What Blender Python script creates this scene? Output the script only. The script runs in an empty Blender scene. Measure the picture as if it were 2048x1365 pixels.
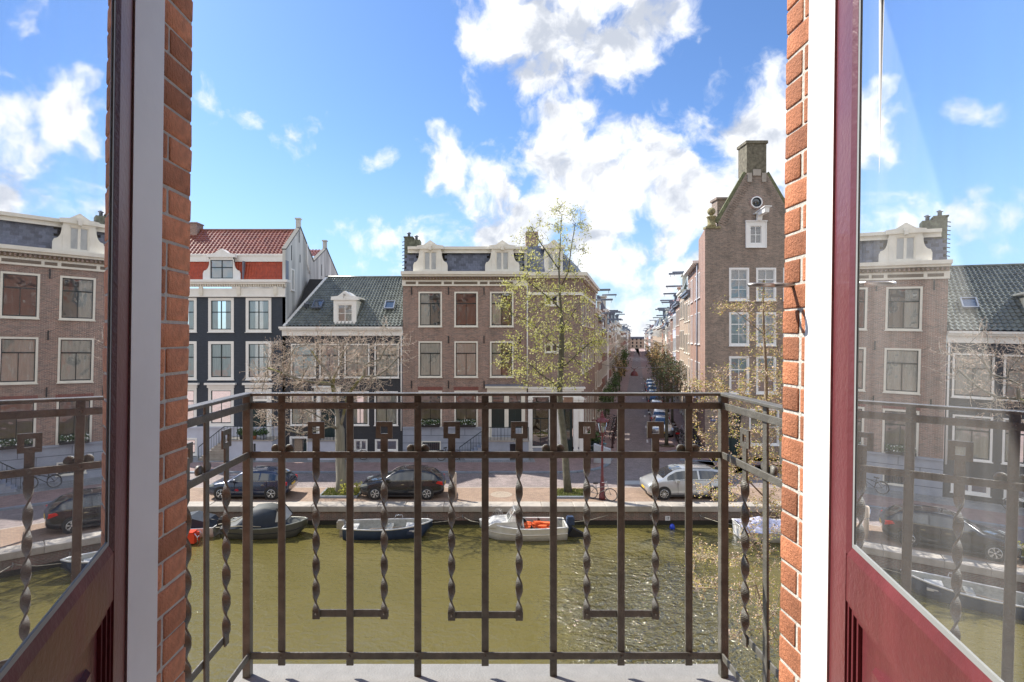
import bpy, math, random
from mathutils import Vector, Matrix
import numpy as np

R = math.radians
SC = bpy.context.scene
COL = SC.collection
F = 1100.0            # focal length in pixels of the 2048 px wide photograph
EYE = 8.55            # camera height above the street
PX0, PY0 = 965.0, 675.0

# ------------------------------------------------------------------ camera
cam_d = bpy.data.cameras.new('camera')
cam = bpy.data.objects.new('camera', cam_d); COL.objects.link(cam)
cam_d.sensor_width = 36.0
cam_d.lens = 36.0 * F / 2048.0
cam_d.shift_x = (1024 - PX0) / 2048.0
cam_d.shift_y = -(682.5 - PY0) / 2048.0
cam_d.clip_start = 0.03
cam_d.clip_end = 3000
cam.location = (0, 0, EYE)
cam.rotation_euler = (R(90), 0, 0)
SC.camera = cam

# ------------------------------------------------------------------ sun direction
SUN_EL, SUN_AZ = R(46), R(60)        # azimuth to the left of straight ahead
lx, ly, lz = math.cos(SUN_EL) * math.sin(SUN_AZ), -math.cos(SUN_EL) * math.cos(SUN_AZ), -math.sin(SUN_EL)
sun_d = bpy.data.lights.new('sun', 'SUN')
sun_d.energy = 3.4
sun_d.angle = R(0.53)
sun_d.color = (1.0, 0.94, 0.85)
sun = bpy.data.objects.new('sun', sun_d); COL.objects.link(sun)
sun.rotation_euler = Vector((lx, ly, lz)).to_track_quat('-Z', 'Y').to_euler()
sun.location = (-40, 60, 70)

SC.view_settings.view_transform = 'Standard'
SC.view_settings.look = 'None'
SC.view_settings.gamma = 1
SC.view_settings.use_curve_mapping = False
SC.view_settings.exposure = 1.2
SC.render.engine = 'CYCLES'
SC.cycles.max_bounces = 8
SC.cycles.transparent_max_bounces = 12
SC.cycles.caustics_reflective = False
SC.cycles.caustics_refractive = False
SC.cycles.sample_clamp_indirect = 6


# ------------------------------------------------------------------ node helpers
class NT:
    def __init__(s, tree):
        s.t = tree
    def n(s, typ, **kw):
        nd = s.t.nodes.new(typ)
        for k, v in kw.items():
            setattr(nd, k, v)
        return nd
    def link(s, a, b):
        s.t.links.new(a, b)
    def math(s, op, a, b=None, c=None, clamp=False):
        nd = s.n('ShaderNodeMath', operation=op, use_clamp=clamp)
        for i, v in enumerate((a, b, c)):
            if v is None: continue
            if isinstance(v, (int, float)): nd.inputs[i].default_value = v
            else: s.link(v, nd.inputs[i])
        return nd.outputs[0]
    def mix(s, fac, a, b, blend='MIX'):
        nd = s.n('ShaderNodeMix', data_type='RGBA', blend_type=blend)
        for sock, v in ((nd.inputs[0], fac), (nd.inputs[6], a), (nd.inputs[7], b)):
            if isinstance(v, (int, float)): sock.default_value = v
            elif isinstance(v, tuple): sock.default_value = (v[0], v[1], v[2], 1)
            else: s.link(v, sock)
        return nd.outputs[2]
    def noise(s, vec, scale, detail=3, rough=.5, dist=0.0):
        nd = s.n('ShaderNodeTexNoise')
        nd.inputs['Scale'].default_value = scale
        nd.inputs['Detail'].default_value = detail
        nd.inputs['Roughness'].default_value = rough
        nd.inputs['Distortion'].default_value = dist
        if vec is not None: s.link(vec, nd.inputs['Vector'])
        return nd.outputs['Fac']
    def ramp(s, x, a, b, lo=0.0, hi=1.0, smooth=True):
        nd = s.n('ShaderNodeMapRange')
        nd.interpolation_type = 'SMOOTHSTEP' if smooth else 'LINEAR'
        s.link(x, nd.inputs[0])
        nd.inputs[1].default_value = a; nd.inputs[2].default_value = b
        nd.inputs[3].default_value = lo; nd.inputs[4].default_value = hi
        return nd.outputs[0]
    def mapping(s, vec, scale=(1, 1, 1), rot=(0, 0, 0), loc=(0, 0, 0)):
        nd = s.n('ShaderNodeMapping')
        s.link(vec, nd.inputs[0])
        nd.inputs['Location'].default_value = loc
        nd.inputs['Rotation'].default_value = rot
        nd.inputs['Scale'].default_value = scale
        return nd.outputs[0]


# ------------------------------------------------------------------ world: physical sky plus cumulus clouds
world = bpy.data.worlds.new('World')
SC.world = world
world.use_nodes = True
wt = world.node_tree
wt.nodes.clear()
W = NT(wt)
wout = W.n('ShaderNodeOutputWorld')
bg = W.n('ShaderNodeBackground'); bg.inputs[1].default_value = 0.15
sky = W.n('ShaderNodeTexSky', sky_type='NISHITA')
sky.sun_disc = False
sky.sun_elevation = SUN_EL
sky.sun_rotation = -SUN_AZ
sky.air_density = 1.0
sky.dust_density = 0.6
sky.ozone_density = 2.2
tc = W.n('ShaderNodeTexCoord')
dirv = tc.outputs['Generated']
warp = W.n('ShaderNodeTexNoise'); warp.inputs['Scale'].default_value = 9; warp.inputs['Detail'].default_value = 5
W.link(dirv, warp.inputs['Vector'])
wsb = W.n('ShaderNodeVectorMath', operation='SUBTRACT'); W.link(warp.outputs['Color'], wsb.inputs[0]); wsb.inputs[1].default_value = (.5, .5, .5)
wsc = W.n('ShaderNodeVectorMath', operation='SCALE'); W.link(wsb.outputs[0], wsc.inputs[0]); wsc.inputs['Scale'].default_value = .09
wadd = W.n('ShaderNodeVectorMath', operation='ADD'); W.link(dirv, wadd.inputs[0]); W.link(wsc.outputs[0], wadd.inputs[1])
wv = wadd.outputs[0]
blobs = [
    (980, 50, 75), (1060, 70, 95), (1150, 40, 110), (1240, 90, 110), (1310, 30, 100), (1100, 140, 75), (1200, 140, 80),
    (1060, 150, 50), (1250, -70, 130), (1010, -50, 90), (1110, -160, 150), (1280, -210, 160), (1290, 110, 60), (1370, -110, 90), (1400, -210, 170), (1180, -330, 190), (1330, -420, 200),  # blobs above the frame are unseen, added for the water to reflect
    (1140, 270, 95), (1100, 330, 105), (1000, 360, 90), (900, 340, 72), (868, 312, 42), (1200, 350, 120), (1300, 330, 120),
    (1400, 250, 95), (1480, 270, 110), (1560, 270, 120), (1500, 380, 130), (1350, 420, 110), (1230, 440, 85), (1100, 420, 80),
    (960, 415, 60), (1445, 190, 45), (1550, 190, 40), (1640, 330, 140), (1760, 250, 110), (1720, 420, 120), (1900, 380, 90),
    (1265, 500, 62), (1225, 545, 60), (1320, 585, 62), (1220, 610, 50), (1290, 640, 70), (1180, 470, 60), (1420, 560, 60),
    (1320, 690, 90), (1180, 660, 60),
    (832, 440, 40), (775, 500, 66), (735, 530, 62), (700, 552, 50), (640, 590, 60), (960, 330, 60), (930, 380, 60), (860, 485, 48), (920, 470, 48), (985, 480, 60), (690, 620, 90),
    (1040, 500, 55), (800, 570, 70),
    (592, 287, 44), (540, 298, 34), (632, 258, 34), (515, 240, 42), (417, 246, 34), (556, 199, 30), (757, 317, 30), (398, 205, 24),
    (650, 285, 18), (480, 215, 16), (925, 190, 14),
    (100, 240, 90), (20, 200, 70), (-60, 420, 100), (-300, 300, 160), (180, 420, 30), (-500, 560, 200), (-900, 500, 260),
    (2300, 420, 200), (2700, 300, 260), (2100, 200, 60), (1990, 520, 120),
    (520, -420, 60), (300, -700, 90), (1700, -500, 160), (950, -900, 200), (760, -500, 80),
]
back = [((.5, -1, .75), .42), ((-.9, -.9, .7), .40), ((0, -.6, 1), .35), ((1, -.3, .7), .35), ((-.2, -1, .4), .35), ((.9, -1, .25), .35), ((.3, -1, .35), .30), ((-.5, -1, .5), .25), ((.9, -.6, .3), .3), ((-1, -.4, .35), .22), ((0, -1, .15), .3), ((.2, -.3, 1), .22), ((-1, -1, .2), .25)]  # unseen clouds behind the camera, added as fill for the shaded fronts
nd_prev = None
def wdist(c, r):
    v = W.n('ShaderNodeVectorMath', operation='DISTANCE')
    W.link(wv, v.inputs[0]); v.inputs[1].default_value = c
    return W.math('SUBTRACT', v.outputs['Value'], r)
for (px, py, r) in blobs:
    d = Vector(((px - PX0) / F, 1, (PY0 - py) / F)); L = d.length
    rr = (r / F) / (1 + (d.x ** 2 + d.z ** 2)) ** .75
    o = wdist(tuple(d / L), rr * .93)
    nd_prev = o if nd_prev is None else W.math('MINIMUM', nd_prev, o)
for c, r in back:
    o = wdist(tuple(Vector(c).normalized()), r)
    nd_prev = W.math('MINIMUM', nd_prev, o)
field = W.math('MULTIPLY', nd_prev, -14.0)
n1 = W.noise(wv, 13, 9, .55)
n1b = W.noise(W.mapping(wv, loc=(.018, -.01, -.03)), 13, 9, .55)
n2 = W.noise(dirv, 5, 4, .55)
nn = W.math('ADD', W.math('MULTIPLY', W.math('SUBTRACT', n1, .5), 3.4), W.math('MULTIPLY', W.math('SUBTRACT', n2, .5), 1.8))
raw = W.math('ADD', W.math('MINIMUM', W.math('MAXIMUM', field, -3.0), 1.0), nn)
dens = W.ramp(raw, -.1, .72)
edge = W.ramp(raw, .3, 1.7)
relief = W.math('MULTIPLY', W.math('SUBTRACT', n1, n1b), 4.5)
body = W.ramp(W.math('ADD', W.math('SUBTRACT', W.math('MULTIPLY', edge, .8), relief), W.math('MULTIPLY', W.math('SUBTRACT', n2, .5), 2.4)), .0, 1.0)
cloud_c = W.mix(body, (3.35, 3.4, 3.5), (1.85, 2.0, 2.3))
skyc = W.mix(1.0, sky.outputs[0], (.375, .475, .61), 'MULTIPLY')
# thin bright veil near the horizon
sep = W.n('ShaderNodeSeparateXYZ'); W.link(dirv, sep.inputs[0])
hz = W.ramp(sep.outputs['Z'], 0.0, .36, .5, 0.0)
skyc = W.mix(hz, skyc, (1.6, 2.3, 2.8))
final = W.mix(dens, skyc, cloud_c)
W.link(final, bg.inputs[0]); W.link(bg.outputs[0], wout.inputs[0])

# ------------------------------------------------------------------ materials
MATS = {}
def mat(name, color=(.5, .5, .5), rough=.6, metal=0.0, var=.12, vscale=3.0, bump=0.0, bscale=40.0, coat=0.0, rnd=0.0, spec=.5, streak=False):
    if name in MATS: return MATS[name]
    m = bpy.data.materials.new(name); m.use_nodes = True
    t = NT(m.node_tree); b = m.node_tree.nodes['Principled BSDF']
    o = t.n('ShaderNodeTexCoord').outputs['Object']
    if streak: o2 = t.mapping(o, (1, 1, .12))
    else: o2 = o
    n = t.noise(o2, vscale, 5, .6)
    f = t.ramp(n, .3, .7, 1 - var, 1 + var, False)
    if rnd:
        oi = t.n('ShaderNodeObjectInfo')
        f = t.math('MULTIPLY', f, t.ramp(oi.outputs['Random'], 0, 1, 1 - rnd, 1 + rnd, False))
    cx = t.n('ShaderNodeCombineXYZ')
    for i in range(3): t.link(f, cx.inputs[i])
    c = t.mix(1.0, color, cx.outputs[0], 'MULTIPLY')
    t.link(c, b.inputs['Base Color'])
    b.inputs['Roughness'].default_value = rough
    b.inputs['Metallic'].default_value = metal
    b.inputs['Specular IOR Level'].default_value = spec
    if coat:
        b.inputs['Coat Weight'].default_value = coat
        b.inputs['Coat Roughness'].default_value = .04
    if bump:
        bn = t.n('ShaderNodeBump'); bn.inputs['Strength'].default_value = bump; bn.inputs['Distance'].default_value = .01
        t.link(t.noise(o, bscale, 4, .6), bn.inputs['Height']); t.link(bn.outputs[0], b.inputs['Normal'])
    MATS[name] = m
    return m

def brickmat(name, c1, c2, mortar, bw=.22, bh=.0625, ms=.008, rough=.85, stain=.25, bump=.4, offset=.5, rot=0.0, dirty=(.08, .08, .07)):
    if name in MATS: return MATS[name]
    m = bpy.data.materials.new(name); m.use_nodes = True
    t = NT(m.node_tree); b = m.node_tree.nodes['Principled BSDF']
    uv = t.n('ShaderNodeTexCoord').outputs['UV']
    obj = t.n('ShaderNodeTexCoord').outputs['Object']
    v = t.mapping(uv, rot=(0, 0, rot)) if rot else uv
    br = t.n('ShaderNodeTexBrick'); br.offset = offset
    t.link(v, br.inputs['Vector'])
    br.inputs['Color1'].default_value = (*c1, 1); br.inputs['Color2'].default_value = (*c2, 1); br.inputs['Mortar'].default_value = (*mortar, 1)
    br.inputs['Scale'].default_value = 1; br.inputs['Mortar Size'].default_value = ms; br.inputs['Brick Width'].default_value = bw
    br.inputs['Row Height'].default_value = bh; br.inputs['Bias'].default_value = 0; br.inputs['Mortar Smooth'].default_value = .2
    n = t.noise(obj, 1.3, 6, .65)
    n2 = t.noise(obj, 14, 4, .6)
    c = t.mix(t.ramp(n, .45, .75, 0, stain), br.outputs['Color'], dirty)
    f = t.math('MULTIPLY', t.ramp(n2, .3, .7, .8, 1.25, False), t.ramp(t.noise(t.mapping(obj, (1.2, 1.2, .16)), 1.1, 5, .6), .3, .72, 1.16, .80, False))
    cx = t.n('ShaderNodeCombineXYZ')
    for i in range(3): t.link(f, cx.inputs[i])
    c = t.mix(1.0, c, cx.outputs[0], 'MULTIPLY')
    t.link(c, b.inputs['Base Color']); b.inputs['Roughness'].default_value = rough
    bn = t.n('ShaderNodeBump'); bn.inputs['Strength'].default_value = bump; bn.inputs['Distance'].default_value = .01; bn.invert = True
    t.link(br.outputs['Fac'], bn.inputs['Height']); t.link(bn.outputs[0], b.inputs['Normal'])
    MATS[name] = m
    return m

def glassmat(name, tint=(1, 1, 1), boost=4.0, floor=.06, rough=0.0, wavy=0.0, dust=0.0):
    """thin multiple glazing: Fresnel mirror over a clear sheet"""
    m = bpy.data.materials.new(name); m.use_nodes = True
    t = NT(m.node_tree); m.node_tree.nodes.clear()
    out = t.n('ShaderNodeOutputMaterial'); tr = t.n('ShaderNodeBsdfTransparent'); gl = t.n('ShaderNodeBsdfGlossy')
    tr.inputs[0].default_value = (*tint, 1); gl.inputs['Roughness'].default_value = rough
    gl.inputs['Color'].default_value = (.97, .98, 1, 1)
    fr = t.n('ShaderNodeFresnel'); fr.inputs['IOR'].default_value = 1.5
    a = t.math('MULTIPLY', fr.outputs[0], boost)
    q = t.math('DIVIDE', a, t.math('ADD', 1.0, t.math('MULTIPLY', fr.outputs[0], boost - 1)))
    q = t.math('MAXIMUM', q, floor, clamp=True)
    if wavy:
        bn = t.n('ShaderNodeBump'); bn.inputs['Strength'].default_value = wavy; bn.inputs['Distance'].default_value = .02
        va = t.n('ShaderNodeVectorMath', operation='ADD'); t.link(t.n('ShaderNodeTexCoord').outputs['Object'], va.inputs[0]); t.link(t.n('ShaderNodeObjectInfo').outputs['Location'], va.inputs[1])
        t.link(t.noise(va.outputs[0], 1.9, 1, .4), bn.inputs['Height'])
        t.link(bn.outputs[0], gl.inputs['Normal'])
    mx = t.n('ShaderNodeMixShader'); t.link(q, mx.inputs[0]); t.link(tr.outputs[0], mx.inputs[1]); t.link(gl.outputs[0], mx.inputs[2])
    res = mx.outputs[0]
    if dust:
        df = t.n('ShaderNodeBsdfDiffuse'); df.inputs[0].default_value = (.8, .79, .76, 1); m2 = t.n('ShaderNodeMixShader')
        t.link(t.ramp(t.noise(t.mapping(t.n('ShaderNodeTexCoord').outputs['Object'], (6, 1, .5)), 2.0, 4, .6), .3, .75, dust * .5, dust * 1.5), m2.inputs[0])
        t.link(res, m2.inputs[1]); t.link(df.outputs[0], m2.inputs[2]); res = m2.outputs[0]
    t.link(res, out.inputs[0])
    MATS[name] = m
    return m

M_door_glass = glassmat('double_glazing', (.97, .98, .96), 2.1, .06, dust=.08)
M_pane = glassmat('window_glass', (.9, .93, .92), 4.0, .20, wavy=.7)
M_lens = glassmat('lantern_glass', (.85, .9, .9), 3.0, .25)

M_white = mat('white_paint', (.87, .86, .82), .45, var=.05, vscale=2, coat=.0)
M_purewhite = mat('bright_white_paint', (.88, .88, .87), .4, var=.03)
M_casing = mat('casing_paint', (.88, .86, .82), .38, var=.03, vscale=6, bump=.08, bscale=25)
M_cream = mat('cream_paint', (.80, .77, .68), .5, var=.07, vscale=2)
M_maroon = mat('maroon_gloss_paint', (.15, .034, .038), .34, var=.2, vscale=9, coat=.12, bump=.2, bscale=60, streak=True)
M_maroon_rough = mat('worn_maroon_wood', (.095, .022, .024), .5, var=.35, vscale=30, bump=.5, bscale=80, streak=True)
M_gasket = mat('gasket', (.30, .31, .30), .5, var=.1)
M_spacer = mat('spacer_aluminium', (.45, .47, .45), .35, .7, var=.1)
M_black = mat('black_metal', (.02, .02, .022), .45)
M_rail = mat('railing_metal', (.140, .134, .114), .42, .1, var=.35, vscale=14, bump=.35, bscale=110)
M_mortar = mat('white_mortar', (.60, .57, .50), .9, var=.12, vscale=20, bump=.6, bscale=90)
M_brick1 = mat('orange_brick', (.47, .18, .085), .85, var=.24, vscale=14, bump=.75, bscale=150, rnd=.3)
M_brick2 = mat('shade_lifted_brick', (.70, .29, .15), .85, var=.3, vscale=18, bump=.8, bscale=140, rnd=.3)  # copy of the right reveal's brick, colour lightened to offset the left side's shade
M_conc = mat('balcony_concrete', (.27, .265, .25), .75, var=.08, vscale=22, bump=.3, bscale=120)
M_steel = mat('galvanised_steel', (.42, .40, .38), .38, .7, var=.2, vscale=30)
M_ownwall = brickmat('orange_facade_brick', (.42, .14, .06), (.34, .10, .045), (.5, .48, .43))
M_navy = brickmat('navy_painted_brick', (.036, .048, .070), (.027, .038, .057), (.028, .037, .052), ms=.006, stain=.15, bump=.35, rough=.55)
M_charcoal = brickmat('charcoal_painted_brick', (.042, .045, .053), (.032, .035, .043), (.03, .032, .038), ms=.006, stain=.15, bump=.35, rough=.55)
M_brown = brickmat('red_brown_brick', (.35, .195, .15), (.17, .105, .088), (.44, .40, .35), ms=.009, stain=.3)
M_corner = brickmat('dark_brown_brick', (.32, .18, .135), (.16, .10, .08), (.43, .40, .35), ms=.009, stain=.3)
M_gable = brickmat('grey_brown_brick', (.37, .265, .21), (.19, .145, .12), (.34, .31, .27), ms=.010, stain=.4)
M_pinkbrick = brickmat('pale_red_brick', (.36, .20, .15), (.27, .155, .12), (.34, .30, .26), stain=.25)
M_sand = brickmat('sand_brick', (.44, .33, .24), (.36, .27, .20), (.42, .37, .31), stain=.2)
M_redbrick = brickmat('warm_red_brick', (.34, .12, .07), (.26, .09, .055), (.30, .25, .2), stain=.25)
M_plaster = mat('stained_grey_plaster', (.60, .60, .56), .9, var=.42, vscale=1.1, bump=.2, streak=True)
M_greyblue = mat('blue_grey_stone', (.34, .375, .45), .6, var=.12, vscale=1.5)
M_palestone = mat('pale_grey_blue_plaster', (.52, .55, .64), .7, var=.1, vscale=1.2)
M_pantile_d = mat('dark_green_pantile', (.17, .185, .165), .26, var=.35, vscale=2.2, bump=.3, bscale=30)
M_pantile_r = mat('weathered_red_pantile', (.26, .095, .062), .28, var=.35, vscale=2.5, bump=.3, bscale=30)
M_tile_o = mat('orange_red_tile', (.40, .062, .022), .45, var=.22, vscale=4)
M_slate = mat('blue_grey_slate', (.11, .125, .17), .5, var=.25, vscale=3, rnd=.35)
M_lead = mat('lead_sheet', (.20, .23, .29), .5, .3)
M_green = mat('dark_green_paint', (.012, .032, .034), .35)
M_sash = mat('black_green_sash', (.014, .028, .030), .35)
M_curtain = mat('net_curtain', (.9, .92, .90), .9, var=.12, vscale=8, streak=True)
M_dark = mat('dark_interior', (.03, .028, .026), .8)
M_coping = mat('coping_stone', (.37, .335, .29), .8, var=.16, vscale=2.5, bump=.3, rnd=.10)
M_quay = brickmat('quay_brick', (.24, .13, .105), (.16, .105, .09), (.25, .23, .20), stain=.75, ms=.012, dirty=(.13, .13, .115))
M_road = brickmat('road_clinkers', (.31, .255, .24), (.225, .185, .175), (.17, .145, .14), bw=.20, bh=.07, ms=.008, stain=.25, rot=R(45), bump=.3)
M_park = brickmat('parking_bricks', (.34, .235, .165), (.27, .18, .13), (.22, .17, .13), bw=.21, bh=.105, ms=.012, stain=.3, bump=.6, dirty=(.2, .16, .13))
M_pave = brickmat('pavement_bricks', (.39, .26, .235), (.29, .195, .175), (.22, .17, .15), bw=.21, bh=.105, ms=.01, stain=.25, bump=.4)
M_slab = brickmat('paving_slabs', (.30, .30, .30), (.25, .26, .27), (.14, .14, .13), bw=.3, bh=.3, ms=.008, stain=.2, bump=.4)
M_kerb = mat('granite_kerb', (.23, .26, .30), .7, var=.15, vscale=5, rnd=.08)
M_mark = mat('road_marking', (.62, .62, .60), .7, var=.15, vscale=9)
M_soil = mat('planting_soil', (.12, .09, .06), .95, var=.3, vscale=5)
M_grass = mat('grass_blades', (.16, .20, .045), .8, var=.3, vscale=3)
M_grass_dry = mat('dry_straw_blades', (.36, .32, .15), .8, var=.3, vscale=3)
M_bark = mat('grey_bark', (.24, .225, .18), .9, var=.35, vscale=7, bump=.9, bscale=16, streak=True)
M_moss = mat('mossy_bark', (.20, .19, .07), .9, var=.4, vscale=4, bump=.6, bscale=20)
M_darkbark = mat('dark_bark', (.12, .115, .085), .9, var=.3, vscale=6, bump=.6, bscale=20)
M_twig = mat('pale_twigs', (.56, .47, .38), .8, var=.2, vscale=2)
M_bud = mat('pink_beige_buds', (.60, .46, .36), .8, var=.25, vscale=3)
M_ybud = mat('ochre_buds', (.58, .42, .17), .8, var=.3, vscale=3)
M_leaf_y = mat('young_yellow_leaves', (.50, .50, .19), .6, var=.3, vscale=1.6)
M_leaf_y2 = mat('pale_cream_leaves', (.68, .66, .38), .6, var=.2, vscale=1.6)
M_leaf_g = mat('green_leaves', (.06, .11, .03), .6, var=.4, vscale=1.5)
M_leaf_b = mat('bronze_leaves', (.15, .095, .045), .7, var=.4, vscale=1.5)
M_tyre = mat('tyre_rubber', (.02, .02, .02), .8)
M_rim = mat('alloy_rim', (.62, .63, .64), .25, .8, var=.03)
M_chrome = mat('bright_trim', (.7, .7, .7), .15, 1)
M_redlens = mat('tail_lamp_red', (.5, .02, .02), .2)
M_headlens = mat('head_lamp_lens', (.55, .6, .62), .1, .4)
M_plate = mat('yellow_plate', (.75, .5, .04), .4)
M_lamp_red = mat('oxblood_enamel', (.17, .045, .05), .4, var=.35, vscale=6)
M_ropes = mat('rope', (.35, .32, .25), .9)
M_room = mat('room_plaster', (.78, .76, .72), .9, var=.03)
M_roomfloor = mat('room_floor_oak', (.28, .2, .13), .5, var=.2)
M_drape = mat('sheer_drape', (.72, .70, .65), .9, var=.08)

def carpaint(name, c, rough=.25, metal=.3):
    return mat(name, c, rough, metal, var=.03, coat=1.0)
P_navy = carpaint('navy_car_paint', (.018, .030, .068))
P_black = carpaint('black_car_paint', (.010, .012, .018))
P_silver = carpaint('silver_car_paint', (.50, .52, .53), .3, .55)
P_white = carpaint('white_car_paint', (.65, .66, .66), .3, .1)
P_blue = carpaint('blue_car_paint', (.10, .15, .25))
P_grey = carpaint('grey_car_paint', (.20, .22, .24))
M_carglass = mat('car_glass', (.018, .024, .03), .04, .0, var=.02, spec=1.0, coat=1)
M_hull_w = mat('white_gelcoat', (.66, .65, .61), .3, var=.1, vscale=3, coat=.4)
M_hull_b = mat('navy_hull', (.03, .05, .10), .35, var=.25, vscale=4)
M_hull_g = mat('grey_aluminium_hull', (.30, .31, .27), .45, .2, var=.2, vscale=4)
M_hull_in = mat('grey_deck', (.34, .34, .30), .7, var=.25, vscale=6)
M_tarp = mat('charcoal_canopy', (.085, .09, .085), .7, var=.15, vscale=5, bump=.3, bscale=12)
M_tarp_b = mat('navy_canvas', (.014, .024, .040), .6, var=.2, vscale=5, bump=.3, bscale=12)
M_tarp_v = mat('violet_white_tarp', (.50, .50, .62), .5, var=.35, vscale=6, bump=.5, bscale=10)
M_orange = mat('orange_life_jackets', (.75, .13, .03), .7, var=.2, vscale=9)
M_redcan = mat('red_fuel_can', (.70, .06, .02), .4)

def leafmat(name, c):
    m = bpy.data.materials.new(name); m.use_nodes = True; m.node_tree.nodes.clear(); t = NT(m.node_tree)
    out = t.n('ShaderNodeOutputMaterial'); d = t.n('ShaderNodeBsdfDiffuse'); tr = t.n('ShaderNodeBsdfTranslucent'); mx = t.n('ShaderNodeMixShader'); mx.inputs[0].default_value = .42
    col = t.mix(t.ramp(t.noise(t.n('ShaderNodeTexCoord').outputs['Object'], 2.2, 4, .6), .35, .65), tuple(v * .8 for v in c), tuple(min(.9, v * 1.2) for v in c))
    t.link(col, d.inputs[0]); t.link(col, tr.inputs[0]); t.link(d.outputs[0], mx.inputs[1]); t.link(tr.outputs[0], mx.inputs[2]); t.link(mx.outputs[0], out.inputs[0])
    return m
M_leaf_y = leafmat('young_yellow_green_leaves', (.50, .50, .13)); M_leaf_y2 = leafmat('pale_cream_green_leaves', (.68, .66, .32))

# turbid canal water: olive body under a rippled clear surface
def watermat():
    m = bpy.data.materials.new('canal_water'); m.use_nodes = True
    t = NT(m.node_tree); b = m.node_tree.nodes['Principled BSDF']
    o = t.n('ShaderNodeTexCoord').outputs['Object']
    n = t.noise(o, .22, 4, .5)
    c = t.mix(t.ramp(n, .3, .7), (.112, .096, .029), (.130, .110, .037))
    t.link(c, b.inputs['Base Color'])
    b.inputs['Roughness'].default_value = .045; b.inputs['IOR'].default_value = 1.42
    b.inputs['Specular IOR Level'].default_value = 1.0
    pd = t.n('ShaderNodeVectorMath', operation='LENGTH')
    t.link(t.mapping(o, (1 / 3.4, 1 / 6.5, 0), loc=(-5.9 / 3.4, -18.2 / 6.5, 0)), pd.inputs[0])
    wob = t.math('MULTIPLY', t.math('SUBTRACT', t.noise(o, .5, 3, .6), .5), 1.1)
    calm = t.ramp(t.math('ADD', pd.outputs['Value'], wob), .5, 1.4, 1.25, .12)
    added_sheen = t.ramp(t.math('ADD', pd.outputs['Value'], wob), .45, 1.25, 1.0, 0.0)
    w = t.mapping(o, (1.0, 1.7, 1), rot=(0, 0, R(28)))
    n1 = t.noise(w, 2.1, 3, .5, .8)
    n2 = t.noise(t.mapping(o, (1.5, 1.0, 1), rot=(0, 0, R(-20))), 6.5, 2, .5, .4)
    h = t.math('ADD', n1, t.math('MULTIPLY', n2, .38))
    h = t.math('MULTIPLY', h, calm)
    bn = t.n('ShaderNodeBump'); bn.inputs['Strength'].default_value = 1.0; bn.inputs['Distance'].default_value = .32
    t.link(h, bn.inputs['Height']); t.link(bn.outputs[0], b.inputs['Normal'])
    t.link(added_sheen, b.inputs['Coat Weight']); b.inputs['Coat IOR'].default_value = 1.75; b.inputs['Coat Roughness'].default_value = .07; t.link(bn.outputs[0], b.inputs['Coat Normal'])  # extra coat added to give the ruffled area a silvery sheen
    return m
M_water = watermat()

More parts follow.
